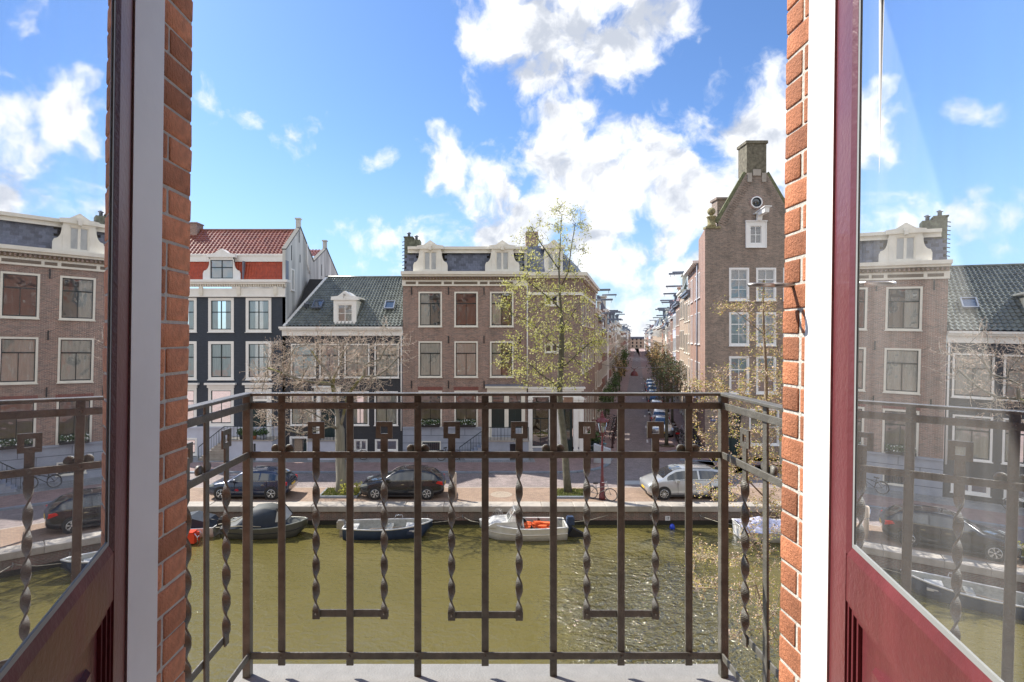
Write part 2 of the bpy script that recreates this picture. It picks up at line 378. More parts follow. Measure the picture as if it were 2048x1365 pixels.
# ------------------------------------------------------------------ mesh helpers
class MB:
    def __init__(s):
        s.v, s.f, s.m, s.sm = [], [], [], []
    def add(s, vs, fs, mi=0, smooth=False):
        o = len(s.v); s.v += [tuple(v) for v in vs]
        for f in fs:
            s.f.append([i + o for i in f]); s.m.append(mi); s.sm.append(smooth)
        return s
    def box(s, x0, y0, z0, x1, y1, z1, mi=0):
        if x0 > x1: x0, x1 = x1, x0
        if y0 > y1: y0, y1 = y1, y0
        if z0 > z1: z0, z1 = z1, z0
        if z0 > z1: z0, z1 = z1, z0
        vs = [(x0, y0, z0), (x1, y0, z0), (x1, y1, z0), (x0, y1, z0), (x0, y0, z1), (x1, y0, z1), (x1, y1, z1), (x0, y1, z1)]
        return s.add(vs, [(0, 3, 2, 1), (4, 5, 6, 7), (0, 1, 5, 4), (1, 2, 6, 5), (2, 3, 7, 6), (3, 0, 4, 7)], mi)
    def bar(s, a, b, w, h, mi=0, up=(0, 0, 1)):
        a, b = Vector(a), Vector(b); d = (b - a).normalized(); u = Vector(up)
        x = d.cross(u)
        if x.length < 1e-4: x = d.cross(Vector((0, 1, 0)))
        x.normalize(); z = x.cross(d).normalized(); x = x * w / 2; z = z * h / 2
        vs = [a - x - z, a + x - z, a + x + z, a - x + z, b - x - z, b + x - z, b + x + z, b - x + z]
        return s.add(vs, [(0, 1, 2, 3), (4, 7, 6, 5), (0, 4, 5, 1), (1, 5, 6, 2), (2, 6, 7, 3), (3, 7, 4, 0)], mi)
    def tube(s, pts, rad, n=6, mi=0, smooth=True, caps=True):
        pts = [Vector(p) for p in pts]
        if not isinstance(rad, (list, tuple)): rad = [rad] * len(pts)
        ref = Vector((0.13, .21, 1)).normalized(); vs = []; fs = []
        for i, p in enumerate(pts):
            d = (pts[min(i + 1, len(pts) - 1)] - pts[max(i - 1, 0)])
            if d.length < 1e-9: d = Vector((0, 0, 1))
            d.normalize(); x = d.cross(ref)
            if x.length < .05: x = d.cross(Vector((1, 0, 0)))
            x.normalize(); y = d.cross(x)
            for k in range(n):
                a = 2 * math.pi * k / n
                vs.append(p + (x * math.cos(a) + y * math.sin(a)) * rad[i])
        for i in range(len(pts) - 1):
            for k in range(n):
                fs.append((i * n + k, i * n + (k + 1) % n, (i + 1) * n + (k + 1) % n, (i + 1) * n + k))
        if caps:
            fs.append(tuple(range(n))[::-1]); fs.append(tuple((len(pts) - 1) * n + k for k in range(n)))
        return s.add(vs, fs, mi, smooth)
    def lathe(s, c, prof, n=16, mi=0, axis='z', smooth=True, caps=True):
        vs, fs = [], []
        for (r, h) in prof:
            for k in range(n):
                a = 2 * math.pi * k / n; ca, sa = r * math.cos(a), r * math.sin(a)
                p = (ca, sa, h) if axis == 'z' else ((ca, h, sa) if axis == 'y' else (h, ca, sa))
                vs.append((c[0] + p[0], c[1] + p[1], c[2] + p[2]))
        for i in range(len(prof) - 1):
            for k in range(n):
                fs.append((i * n + k, i * n + (k + 1) % n, (i + 1) * n + (k + 1) % n, (i + 1) * n + k))
        if caps: fs.append(tuple(range(n))[::-1]); fs.append(tuple((len(prof) - 1) * n + k for k in range(n)))
        return s.add(vs, fs, mi, smooth)
    def prism(s, poly, a, b, axis='y', mi=0):
        """poly in the two other axes, extruded from a to b along axis"""
        def P(u, v, w):
            return (u, w, v) if axis == 'y' else ((w, u, v) if axis == 'x' else (u, v, w))
        n = len(poly)
        vs = [P(u, v, a) for u, v in poly] + [P(u, v, b) for u, v in poly]
        fs = [tuple(range(n)), tuple(range(2 * n - 1, n - 1, -1))]
        for i in range(n):
            j = (i + 1) % n; fs.append((i, i + n, j + n, j))
        return s.add(vs, fs, mi)
    def mesh(s, name, mats):
        me = bpy.data.meshes.new(name)
        me.from_pydata([tuple(v) for v in s.v], [], s.f)
        for m in (mats if isinstance(mats, (list, tuple)) else [mats]): me.materials.append(m)
        if s.f:
            me.polygons.foreach_set('material_index', s.m); me.polygons.foreach_set('use_smooth', s.sm)
        n = len(me.loops)
        if n and n < 200000:
            uv = me.uv_layers.new(name='UVMap'); co = np.empty(len(me.vertices) * 3); me.vertices.foreach_get('co', co); co = co.reshape(-1, 3)
            li = np.empty(n, dtype=np.int32); me.loops.foreach_get('vertex_index', li)
            nr = np.empty(len(me.polygons) * 3); me.polygons.foreach_get('normal', nr); nr = np.abs(nr.reshape(-1, 3))
            ct = np.empty(len(me.polygons), dtype=np.int32); me.polygons.foreach_get('loop_total', ct)
            ax = np.repeat(nr.argmax(1), ct); p = co[li]
            u = np.where(ax == 0, p[:, 1], p[:, 0]); v = np.where(ax == 2, p[:, 1], p[:, 2])
            uv.data.foreach_set('uv', np.stack([u, v], 1).ravel())
        me.update()
        return me

def link(o, parent=None, loc=None):
    COL.objects.link(o)
    if parent is not None: o.parent = parent
    if loc is not None: o.location = loc
    return o
def part(name, mb, mats, parent, loc=None, kind=None, label=None, rotz=None):
    me = mb.mesh(name, mats) if isinstance(mb, MB) else mb
    o = bpy.data.objects.new(name, me); link(o, parent, loc)
    if kind: o['kind'] = kind
    if label: o['label'] = label
    if rotz is not None: o.rotation_euler = (0, 0, rotz)
    return o
def thing(name, label, cat, loc=(0, 0, 0), rotz=0.0, group=None):
    o = bpy.data.objects.new(name, None); COL.objects.link(o)
    o.empty_display_size = .3; o.location = loc; o.rotation_euler = (0, 0, rotz)
    o['label'] = label; o['category'] = cat
    if group: o['group'] = group
    return o
def single(name, mb, mats, label, cat, loc=(0, 0, 0), rotz=0.0, group=None):
    o = part(name, mb, mats, None, loc); o.rotation_euler = (0, 0, rotz)
    o['label'] = label; o['category'] = cat
    if group: o['group'] = group
    return o
def struct(name, mb, mats, loc=(0, 0, 0), kind='structure', label=None):
    o = part(name, mb, mats, None, loc); o['kind'] = kind
    if label: o['label'] = label
    return o
def copy_tree(o, parent=None, loc=None, rotz=None, label=None):
    c = o.copy(); COL.objects.link(c)
    if parent is not None: c.parent = parent
    if loc is not None: c.location = loc
    if rotz is not None: c.rotation_euler = (0, 0, rotz)
    if label: c['label'] = label
    for ch in list(o.children): copy_tree(ch, c)
    return c

D0 = 39.2; S0 = F / D0
def fx(px): return (px - PX0) / S0
def fz(py): return EYE + (PY0 - py) / S0
def gx(px, D): return (px - PX0) * D / F
def gz(py, D): return EYE + (PY0 - py) * D / F
def gD(py, z=0.0): return F * (EYE - z) / (py - PY0)

# ================================================================== SETTING: ground, canal, quay, streets
WATER_Z = -0.95
QY = 27.85            # front edge of the far quay
UX, UY = math.sin(R(15.7)), math.cos(R(15.7))      # direction of the side street
NX, NY = UY, -UX                                    # across it, to the right
L0 = Vector((6.98, D0, 0)); R0 = Vector((15.86, D0, 0))
def st(s, t, z=0.0):
    """point in the side street: s metres along, t metres to the right of its left frontage"""
    return Vector((L0.x + UX * s + NX * t, L0.y + UY * s + NY * t, z))
SW = (R0 - L0).dot(Vector((NX, NY, 0)))             # street width

g = MB()
for (x0, y0, x1, y1) in ((-400, 28.3, 400, 1500), (-400, -60, 400, 8.0)):
    g.add([(x0, y0, -.06), (x1, y0, -.06), (x1, y1, -.06), (x0, y1, -.06)], [(0, 1, 2, 3)])
struct('ground', g, M_pave)
wm = MB(); wm.add([(-90, 7.9, WATER_Z), (90, 7.9, WATER_Z), (90, 28.4, WATER_Z), (-90, 28.4, WATER_Z)], [(0, 1, 2, 3)])
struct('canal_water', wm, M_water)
cb = MB(); cb.box(-90, 7.5, -3.2, 90, 28.6, -3.0); struct('canal_bed', cb, M_soil)

# near quay (below the balcony)
nq = MB(); nq.box(-90, 7.4, -3, 90, 8.0, -.02); struct('near_quay_wall', nq, M_quay)
# far quay: brick wall, coping stones one by one
qw = thing('quay_wall', 'brick canal quay wall capped with pale stone blocks beneath the parked cars', 'quay wall', (0, QY, 0))
b = MB(); b.box(-60, .06, -3, 60, .55, -.30); part('brickwork', b, M_quay, qw)
b = MB(); b.box(-60, .0, -3, 60, .06, -.74); part('shade_painted_footing', b, mat('shade_dark_timber', (.025, .024, .018), .6), qw)  # band raised and darkened to paint the shade at the waterline
def chamfer_box(w, d, h, c=.02, seed=0):
    rr = random.Random(seed); m = MB()
    def ring(z, i): return [(-w / 2 + i, -d / 2 + i, z), (w / 2 - i, -d / 2 + i, z), (w / 2 - i, d / 2 - i, z), (-w / 2 + i, d / 2 - i, z)]
    vs = ring(-h / 2, c) + ring(-h / 2 + c, 0) + ring(h / 2 - c, 0) + ring(h / 2, c)
    vs = [(x + rr.uniform(-1, 1) * c * .25, y + rr.uniform(-1, 1) * c * .25, z + rr.uniform(-1, 1) * c * .25) for x, y, z in vs]
    fs = [(3, 2, 1, 0), (12, 13, 14, 15)]
    for k in range(3):
        for i in range(4):
            j = (i + 1) % 4; fs.append((k * 4 + i, k * 4 + j, k * 4 + 4 + j, k * 4 + 4 + i))
    return m.add(vs, fs)
stones = [chamfer_box(w, .82, .30, .02, i).mesh('coping_stone', M_coping) for i, w in enumerate((1.62, 1.95, 1.38))]
rnd = random.Random(5); x = -22.0
while x < 27:
    k = rnd.randrange(3); w = (1.62, 1.95, 1.38)[k]
    part('coping_stone', stones[k], None, qw, (x + w / 2, .38, -.15 + rnd.uniform(-.004, .004))); x += w + .012
b = MB(); b.box(-60, 0.02, -.30, -22.05, .78, 0); b.box(x + .05, .02, -.30, 60, .78, 0); part('coping', b, M_coping, qw)
# mooring hooks and pale stains are wall parts
b = MB()
for px in (700, 855, 925, 1400, 1300):
    xx = gx(px, QY); b.tube([(xx, .05, -.45), (xx, -.07, -.47), (xx, -.08, -.58), (xx + .05, -.05, -.62)], .018, 5)
part('mooring_ring', b, M_steel, qw)
# white number sign 17? on the quay wall
b = MB(); xx = gx(1336, QY); b.box(xx - .12, .035, -.74, xx + .12, .055, -.52); sg = part('number_plate', b, M_purewhite, qw)
b = MB(); b.box(xx - .05, .025, -.70, xx - .03, .034, -.56); b.box(xx + .0, .025, -.58, xx + .07, .034, -.56); b.bar((xx + .06, .03, -.57), (xx + .02, .03, -.70), .008, .02)
part('number', b, M_sash, sg)

# street surfaces
def flat(name, pts, z, m):
    b = MB(); b.add([(p[0], p[1], z) for p in pts], [tuple(range(len(pts)))])
    return struct(name, b, m)
flat('parking_strip', [(-60, QY + .79), (60, QY + .79), (60, 31.3), (-60, 31.3)], -.012, M_park)
b = MB(); b.box(-60, 31.3, -.1, 60, 31.38, -.006); struct('strip_edge', b, mat('pale_edge_bricks', (.42, .36, .30), .8))
b = MB(); b.box(-60, 34.98, -.1, 60, 35.0, -.2)
road = [(-60, 31.38), (60, 31.38), (60, 34.75), (-60, 34.75)]
flat('road', road, -.02, M_road)
# raised pavement along the houses, left block with rounded corner to the side street, right block
def arc(c, r, a0, a1, n=10):
    return [(c[0] + r * math.cos(R(a0 + (a1 - a0) * i / n)), c[1] + r * math.sin(R(a0 + (a1 - a0) * i / n))) for i in range(n + 1)]
PT = 2.35
cL = st(1.2, PT)  # where the straight kerb in the side street starts
lp = [(-60, 34.85)] + [(4.9, 34.85)] + arc((4.9, 38.6), 3.75, -90, -16, 10) + [tuple(st(0.6, PT)[:2]), tuple(st(2.5, PT)[:2])]
pave_l = lp + [tuple(st(2.5, -.3)[:2]), (-60, 39.6)]
def extr(poly, z0, z1):
    b = MB(); n = len(poly)
    vs = [(p[0], p[1], z0) for p in poly] + [(p[0], p[1], z1) for p in poly]
    fs = [tuple(range(n, 2 * n))] + [(i, (i + 1) % n, (i + 1) % n + n, i + n) for i in range(n)]
    return b.add(vs, fs)
struct('pavement', extr(pave_l, -.1, .07), M_pave)
# slab strip next to the fronts
b = MB(); b.box(-60, 37.3, .0, 3.6, 39.3, .078); struct('stoop_paving', b, M_slab)
def kerb_line(name, pts, h=.09):
    k = thing(name, None or 'blue-grey granite kerb', 'kerb'); del k['category']; del k['label']; k['kind'] = 'structure'
    m0 = None
    for i in range(len(pts) - 1):
        a, c = Vector((*pts[i], 0)), Vector((*pts[i + 1], 0)); L = (c - a).length; n = max(1, round(L / 1.5))
        for j in range(n):
            p = a.lerp(c, j / n); q = a.lerp(c, (j + 1) / n); d = q - p; mid = (p + q) / 2
            bb = chamfer_box(d.length - .012, .24, .22, .015, j)
            part('kerbstone', bb, M_kerb, k, (mid.x, mid.y, h - .11), rotz=math.atan2(d.y, d.x))
    return k
kp = [(-22, 34.72), (4.9, 34.72)] + arc((4.9, 38.6), 3.88, -90, -10, 5) + [tuple(st(2.5, PT + .13)[:2])]
kerb_line('kerb', kp, .078)
# side street
def strip(name, t0, t1, s0, s1, z, m, z0=-.1):
    p = [st(s0, t0), st(s1, t0), st(s1, t1), st(s0, t1)]
    if z > .03: return struct(name, extr([(q.x, q.y) for q in p], z0, z), m)
    b = MB(); b.add([(q.x, q.y, z) for q in p], [(0, 1, 2, 3)]); return struct(name, b, m)
b = MB(); b.add([(6.0, 34.75, -.021), (26, 34.75, -.021), (26, 36.3, -.021), (*st(-2.5, SW)[:2], -.021), (*st(520, SW)[:2], -.021), (*st(520, 0)[:2], -.021), (*st(-2, -.2)[:2], -.021)], [tuple(range(7))])
struct('side_street', b, M_road)
strip('side_pavement', -.3, PT, 2.5, 520, .069, M_pave)
strip('parking_lane', PT + 2.75, PT + 4.5, 3.5, 520, -.010, M_pave)
rp = [tuple(st(1.0, PT + 4.5)[:2]), tuple(st(520, PT + 4.5)[:2]), tuple(st(520, SW + .3)[:2]), tuple(st(-.5, SW + .3)[:2]), (60, 39.5), (60, 37.6), (16.5, 37.4), (14.6, 38.0)]
struct('corner_pavement', extr(rp, -.1, .07), M_pave)
b = MB()
for i in range(6):   # little bulge round the first tree
    pass
bul = [tuple(st(4.2, PT + 4.5)[:2]), tuple(st(3.0, PT + 3.2)[:2]), tuple(st(4.0, PT + 2.75)[:2]), tuple(st(9, PT + 2.75)[:2]), tuple(st(10, PT + 3.3)[:2]), tuple(st(10.2, PT + 4.5)[:2])]
struct('pavement_bulge', extr(bul, -.1, .066), M_pave)
kerb_line('kerb', [bul[0], bul[1], bul[2], bul[3], bul[4], bul[5]], .074)
kerb_line('kerb', [(20, 37.5), (16.5, 37.3), (14.6, 37.9), tuple(st(1.0, PT + 4.42)[:2])], .078)
# painted dashes down the side street and bump markings
k = 0
for s in (7, 14.5, 22, 31, 40, 52, 66, 82):
    p = st(s, PT + 2.35); q = st(s + 1.4, PT + 2.35); b = MB()
    n_ = Vector((NX, NY, 0)) * .07
    b.add([p - n_, p + n_, q + n_, q - n_], [(0, 1, 2, 3)])
    o = struct('road_marking', b, M_mark, (0, 0, -.012))
b = MB()
for i in range(7):
    p = st(45, PT + .15 + i * .38); q = st(46.3, PT + .15 + i * .38); n_ = Vector((NX, NY, 0)) * .11
    b.add([p - n_, p + n_, q + n_, q - n_], [(0, 1, 2, 3)])
struct('speed_bump_marking', b, M_mark, (0, 0, -.010))
# square inspection cover in the road
xx = gx(1270, 31.9); b = MB(); b.box(xx - .62, 32.0, -.05, xx + .62, 32.85, -.012)
cv = single('inspection_cover', b, mat('pale_steel_cover', (.42, .43, .42), .6), 'pale square inspection cover set in the dark road near the lamp post', 'manhole cover')
xx = gx(1003, 29.9); b = MB(); b.lathe((xx, 29.95, -.03), [(.30, 0), (.60, 0), (.60, .024), (.30, .024), (.30, 0)], 28, smooth=False, caps=False); b.lathe((xx, 29.95, -.03), [(.0, 0), (.28, 0), (.28, .021), (.0, .021)], 20, smooth=False)
single('round_cover', b, mat('pale_ring', (.33, .27, .21), .85, var=.3, vscale=12), 'pale round manhole cover among the parking bricks behind the white boat', 'manhole cover')
# grass beds round the quay trees
def bed(px0, px1, D0_, D1_, label):
    x0, x1 = gx(px0, D0_), gx(px1, D0_); t_ = thing('tree_bed', label, 'tree bed', ((x0 + x1) / 2, (D0_ + D1_) / 2, 0)); w = (x1 - x0) / 2; d = (D1_ - D0_) / 2
    b = MB(); b.box(-w, -d, -.04, w, d, .03); part('soil', b, M_soil, t_)
    b = MB(); b.box(-w - .08, -d - .12, -.1, w + .08, -d, .10); b.box(-w - .1, -d, -.1, -w, d, .08); b.box(w, -d, -.1, w + .1, d, .08); part('kerb', b, M_kerb, t_)
    rr = random.Random(px0)
    for m_, cnt, nm in ((M_grass, 1800, 'grass'), (M_grass_dry, 900, 'dry_grass')):
        b = MB()
        for _ in range(cnt):
            x, y = rr.uniform(-w, w), rr.uniform(-d, d); a = rr.uniform(0, 6.28); h = rr.uniform(.05, .16); l = rr.uniform(.02, .05)
            dx, dy = math.cos(a) * l, math.sin(a) * l; kx, ky = rr.uniform(-.06, .06), rr.uniform(-.06, .06)
            b.add([(x - dx, y - dy, .03), (x + dx, y + dy, .03), (x + kx, y + ky, .03 + h)], [(0, 1, 2)])
        part(nm, b, m_, t_, kind='stuff')
    return t_
bed(640, 712, 29.35, 30.9, 'square grass bed with low yellow plants at the bare tree foot')
bed(1112, 1176, 29.3, 30.7, 'square grass bed at the foot of the yellow-leaved tree')

# ================================================================== houses: helpers
def wall_open(w, z0, z1, holes, depth=.22, top_poly=None):
    """front wall at y=0 (outward -y) with real openings; holes = (x0,x1,z0,z1)"""
    b = MB(); xs = sorted({0, w} | {h[0] for h in holes} | {h[1] for h in holes}); zs = sorted({z0, z1} | {h[2] for h in holes} | {h[3] for h in holes})
    xs = [v for v in xs if 0 <= v <= w]; zs = [v for v in zs if z0 <= v <= z1]
    for i in range(len(xs) - 1):
        for j in range(len(zs) - 1):
            cx, cz = (xs[i] + xs[i + 1]) / 2, (zs[j] + zs[j + 1]) / 2
            if any(h[0] < cx < h[1] and h[2] < cz < h[3] for h in holes): continue
            b.add([(xs[i], 0, zs[j]), (xs[i + 1], 0, zs[j]), (xs[i + 1], 0, zs[j + 1]), (xs[i], 0, zs[j + 1])], [(0, 1, 2, 3)])
    for (a, c, e, f) in holes:
        b.add([(a, 0, e), (c, 0, e), (c, 0, f), (a, 0, f), (a, depth, e), (c, depth, e), (c, depth, f), (a, depth, f)],
              [(0, 1, 5, 4), (1, 2, 6, 5), (2, 3, 7, 6), (3, 0, 4, 7)])
    return b

WCACHE = {}
def window(parent, x, z, w, h, kind='dutch', frame=M_white, y=0.0, curtain=0, rotz=None, fw=.13):
    """x,z = lower left corner of the outer frame. kind: dutch (transom + mullion), two (two rows, mullion), six, plain, small"""
    key = (kind, round(w, 2), round(h, 2), frame.name, curtain, fw)
    if key not in WCACHE:
        fr = MB(); e = .035
        fr.box(0, -e, 0, fw, .10, h); fr.box(w - fw, -e, 0, w, .10, h); fr.box(fw, -e, h - fw, w - fw, .10, h); fr.box(fw, -e, 0, w - fw, .10, fw * .9)
        fr.box(-.04, -e - .07, -.05, w + .04, .02, -.002)
        a, c, lo, hi = fw, w - fw, fw * .9, h - fw
        sm = M_sash if kind in ('dutch', 'two', 'plain', 'single') else frame
        sa = MB(); sb = .045
        sa.box(a, .02, lo, a + sb, .08, hi); sa.box(c - sb, .02, lo, c, .08, hi); sa.box(a + sb, .02, lo, c - sb, .08, lo + sb * 1.3); sa.box(a + sb, .02, hi - sb, c - sb, .08, hi)
        cells = []; mid = (a + c) / 2
        if kind == 'dutch':
            tz = lo + (hi - lo) * .68; sa.box(a + sb, .015, tz - .035, c - sb, .085, tz + .035); sa.box(mid - .02, .018, lo + sb, mid + .02, .082, tz - .035)
            cells = [(a, mid, lo, tz), (mid, c, lo, tz), (a, c, tz, hi)]
        elif kind == 'two':
            tz = lo + (hi - lo) * .60; sa.box(a + sb, .015, tz - .03, c - sb, .085, tz + .03); sa.box(mid - .03, .018, lo + sb, mid + .03, .082, hi - sb)
            cells = [(a, mid, lo, tz), (mid, c, lo, tz), (a, mid, tz, hi), (mid, c, tz, hi)]
        elif kind == 'six':
            z1_, z2_ = lo + (hi - lo) / 3, lo + (hi - lo) * .66
            sa.box(a + sb, .01, z2_ - .035, c - sb, .09, z2_ + .035); sa.box(a + sb, .025, z1_ - .018, c - sb, .075, z1_ + .018); sa.box(mid - .02, .028, lo + sb, mid + .02, .072, hi - sb)
            cells = [(p, q, r_, s_) for (p, q) in ((a, mid), (mid, c)) for (r_, s_) in ((lo, z1_), (z1_, z2_), (z2_, hi))]
        elif kind == 'four':
            tz = (lo + hi) / 2; sa.box(a + sb, .025, tz - .02, c - sb, .075, tz + .02); sa.box(mid - .025, .02, lo + sb, mid + .025, .08, hi - sb)
            cells = [(p, q, r_, s_) for (p, q) in ((a, mid), (mid, c)) for (r_, s_) in ((lo, tz), (tz, hi))]
        elif kind == 'casement':
            sa.box(mid - .07, .01, lo + sb, mid + .07, .09, hi - sb); cells = [(a, mid, lo, hi), (mid, c, lo, hi)]
        else:
            cells = [(a, c, lo, hi)]
        panes = []
        for (p, q, r_, s_) in cells:
            pm = MB(); pm.add([(p + .015, .05, r_ + .015), (q - .015, .05, r_ + .015), (q - .015, .05, s_ - .015), (p + .015, .05, s_ - .015)], [(0, 1, 2, 3)])
            panes.append(pm.mesh('pane', M_pane))
        cu = None
        if curtain:
            cm = MB()
            spans = {1: [(a, a + (c - a) * .30), (c - (c - a) * .30, c)], 2: [(a, c)], 3: [(a, a + (c - a) * .46)]}[curtain]
            for (p, q) in spans:
                n = max(6, int((q - p) / .05)); vs = []; fs = []
                for i in range(n + 1):
                    xx = p + (q - p) * i / n; yy = .115 + .016 * math.sin(i * 1.9) + .008 * math.sin(i * .7)
                    vs += [(xx, yy, lo), (xx, yy, hi)]
                for i in range(n): fs.append((2 * i, 2 * i + 2, 2 * i + 3, 2 * i + 1))
                cm.add(vs, fs, 0, True)
            cu = cm.mesh('curtain', M_curtain)
        WCACHE[key] = (fr.mesh('window', frame), sa.mesh('sash', sm), panes, cu)
    f, s_, ps, cu = WCACHE[key]
    o = part('window', f, None, parent, (x, y, z), rotz=rotz)
    part('sash', s_, None, o)
    for p in ps: part('pane', p, None, o)
    if cu: part('curtain', cu, None, o)
    return o

def pantiles(p00, p10, p01, p11, cols, rows, name, m, parent, amp=.035, step=.03):
    """S-shaped tiles in overlapping rows over the quad p00 (eave left) p10 (eave right) p01/p11 (ridge)"""
    p00, p10, p01, p11 = map(Vector, (p00, p10, p01, p11)); nrm = (p10 - p00).cross(p01 - p00).normalized()
    if nrm.z < 0: nrm = -nrm
    prof = [0, .12, .55, .95, 1.0, .75, .35, .08]; K = len(prof); nc = cols * K + 1; b = MB(); vs = []; fs = []
    for r_ in range(rows):
        for e, lift in ((0, step), (1.0, 0.0)):
            v = min(1, (r_ + e) / rows)
            a, c = p00.lerp(p01, v), p10.lerp(p11, v)
            for i in range(nc):
                vs.append(a.lerp(c, i / (nc - 1)) + nrm * (amp * prof[i % K] + lift))
    for k_ in range(rows * 2 - 1):
        for i in range(nc - 1):
            fs.append((k_ * nc + i, k_ * nc + i + 1, (k_ + 1) * nc + i + 1, (k_ + 1) * nc + i))
    b.add(vs, fs, 0, False)
    return part(name, b, m, parent, kind='stuff')

def dormer(parent, x, z, w, h, ydepth, wall_y, style='curved', frame=M_cream, kind='casement', ww=None, wh=None):
    """white dormer front at y=wall_y centred on x; body runs back ydepth"""
    bw = w * .56; b = MB()
    ww = ww or bw * .86; wh = wh or h * .86
    # body
    b.box(x - bw / 2, wall_y + .16, z, x + bw / 2, wall_y + ydepth, z + h)
    # front face as frame around the window
    a, c = x - ww / 2, x + ww / 2; z0_, z1_ = z + (h - wh) * .35, z + (h - wh) * .35 + wh
    b.box(x - bw / 2 - .08, wall_y, z, a, wall_y + .157, z + h); b.box(c, wall_y, z, x + bw / 2 + .08, wall_y + .157, z + h)
    b.box(a, wall_y, z, c, wall_y + .157, z0_); b.box(a, wall_y, z1_, c, wall_y + .157, z + h)
    d = part('dormer', b, frame, parent)
    if style == 'curved':
        for s_ in (-1, 1):
            x1 = x + s_ * (bw / 2 + .083); x2 = x + s_ * w / 2
            poly = [(x1, z), (x2, z), (x2, z + h * .30), (x2 - s_ * .08, z + h * .42)]
            for t_ in range(1, 7):
                u = t_ / 6; poly.append((x2 - s_ * (.08 + (abs(x2 - x1) - .12) * math.sin(u * math.pi / 2)), z + h * (.42 + .45 * u * u)))
            poly.append((x1, z + h * .92))
            sb = MB(); sb.prism(poly, wall_y + .02, wall_y + .14); part('scroll', sb, frame, d)
    pb = MB(); pw = bw + .5; ph = h * .30
    pb.box(x - pw / 2, wall_y - .10, z + h, x + pw / 2, wall_y + .3, z + h + .13)
    poly = [(x - pw / 2, z + h + .133), (x + pw / 2, z + h + .133), (x + pw / 2, z + h + .24), (x + pw * .25, z + h + .30), (x, z + h + .14 + ph), (x - pw * .25, z + h + .30), (x - pw / 2, z + h + .24)]
    pb.prism(poly, wall_y - .06, wall_y + ydepth)
    part('pediment', pb, frame, d)
    w0 = window(parent, a, z0_, ww, z1_ - z0_, kind, frame, y=wall_y + .06, fw=.07)
    return d

def modillions(parent, x0, x1, y0, z, m, pitch=.28, size=(.12, .16, .12)):
    b = MB(); n = int((x1 - x0) / pitch)
    for i in range(n + 1):
        xx = x0 + (x1 - x0) * i / n; b.box(xx - size[0] / 2, y0 - size[1], z - size[2], xx + size[0] / 2, y0 + .05, z)
    return part('dentils', b, m, parent, kind='stuff')

def stair_flight(parent, x0, x1, y0, y1, z0, z1, n, m):
    for i in range(n):
        xa = x0 + (x1 - x0) * i / n; xb = x1
        zz = z0 + (z1 - z0) * (i + 1) / n
        b = MB(); b.box(min(xa, xb), y0, zz - (z1 - z0) / n, max(xa, xb), y1, zz - .04); b.box(min(xa, xb) - .03, y0 - .03, zz - .037, max(xa, xb) + .03, y1, zz)
        part('step', b, m, parent)

# ================================================================== the navy painted house
HX = -23.4; W1 = -14.04 - HX
navy = thing('navy_house', 'dark navy painted brick house with orange tiled mansard and stone stair', 'house', (HX, D0, 0))
def lx_(px): return fx(px) - HX
cols3 = [(368, 51), (442.3, 51), (517.3, 51)]
cols_all = [(292, 51)] + cols3
holes = []; wins = []
for (c, w) in cols_all:
    x0, x1 = lx_(c - w / 2), lx_(c + w / 2)
    for (yt, yb, k_, cu) in ((596, 664.5, 'two', 1), (683, 759.7, 'two', 2 if c in (368, 442.3) else 1)):
        holes.append((x0 + .1, x1 - .1, fz(yb) + .1, fz(yt) - .1)); wins.append((x0, fz(yb), x1 - x0, fz(yt) - fz(yb), k_, cu))
    if c != 517.3:
        holes.append((x0 + .1, x1 - .1, fz(852) + .1, fz(776) - .1)); wins.append((x0, fz(852), x1 - x0, fz(776) - fz(852), 'dutch', 0))
holes.append((lx_(500), lx_(536), 1.42, fz(780)))
part('wall', wall_open(W1, 2.13, 11.5, holes), M_navy, navy)
for w in wins: window(navy, *w[:5], curtain=w[5], fw=.2)
hb = [(lx_(368), lx_(393), fz(908), fz(878)), (lx_(506.5), lx_(526.5), .05, fz(882))]
part('plinth', wall_open(W1, 0, 2.13, hb), M_palestone, navy, (0, -.06, 0))
window(navy, lx_(366), fz(910), lx_(395) - lx_(366), fz(876) - fz(910), 'dutch', y=-.06)
b = MB(); b.box(0, -.14, 2.07, W1, -.0, 2.2); part('string_course', b, M_palestone, navy)
b = MB(); b.box(lx_(508), .0, .05, lx_(525), .06, fz(884)); dr = part('door', b, M_green, navy)
b = MB(); b.box(lx_(504.5), -.12, .05, lx_(507.6), -.02, fz(880)); b.box(lx_(525.2), -.12, .05, lx_(528), -.02, fz(880)); b.box(lx_(507.6), -.12, fz(884), lx_(525.2), -.02, fz(880)); part('door_frame', b, M_white, dr)
# main door with surround
b = MB(); b.box(lx_(502), .10, 1.42, lx_(534), .16, fz(800)); dr = part('door', b, M_green, navy)
b = MB()
for q in (.6, 1.6): b.box(lx_(506), .07, 1.42 + q - .3, lx_(515), .095, 1.42 + q + .35); b.box(lx_(520), .07, 1.42 + q - .3, lx_(530), .095, 1.42 + q + .35)
part('door_panel', b, M_green, dr)
b = MB(); b.box(lx_(492), -.16, 1.42, lx_(501), .12, fz(778)); b.box(lx_(535), -.16, 1.42, lx_(544), .12, fz(778)); b.box(lx_(501), -.16, fz(786), lx_(535), .12, fz(778)); b.box(lx_(501), .02, fz(803), lx_(535), .12, fz(800)); part('door_surround', b, M_white, navy)
for c in (292, 368, 442.3, 518):
    b = MB(); b.box(lx_(c - 31), -.26, fz(770), lx_(c + 31), .0, fz(766)); b.box(lx_(c - 27), -.12, fz(776), lx_(c + 27), .0, fz(770)); part('window_hood', b, M_white, navy)
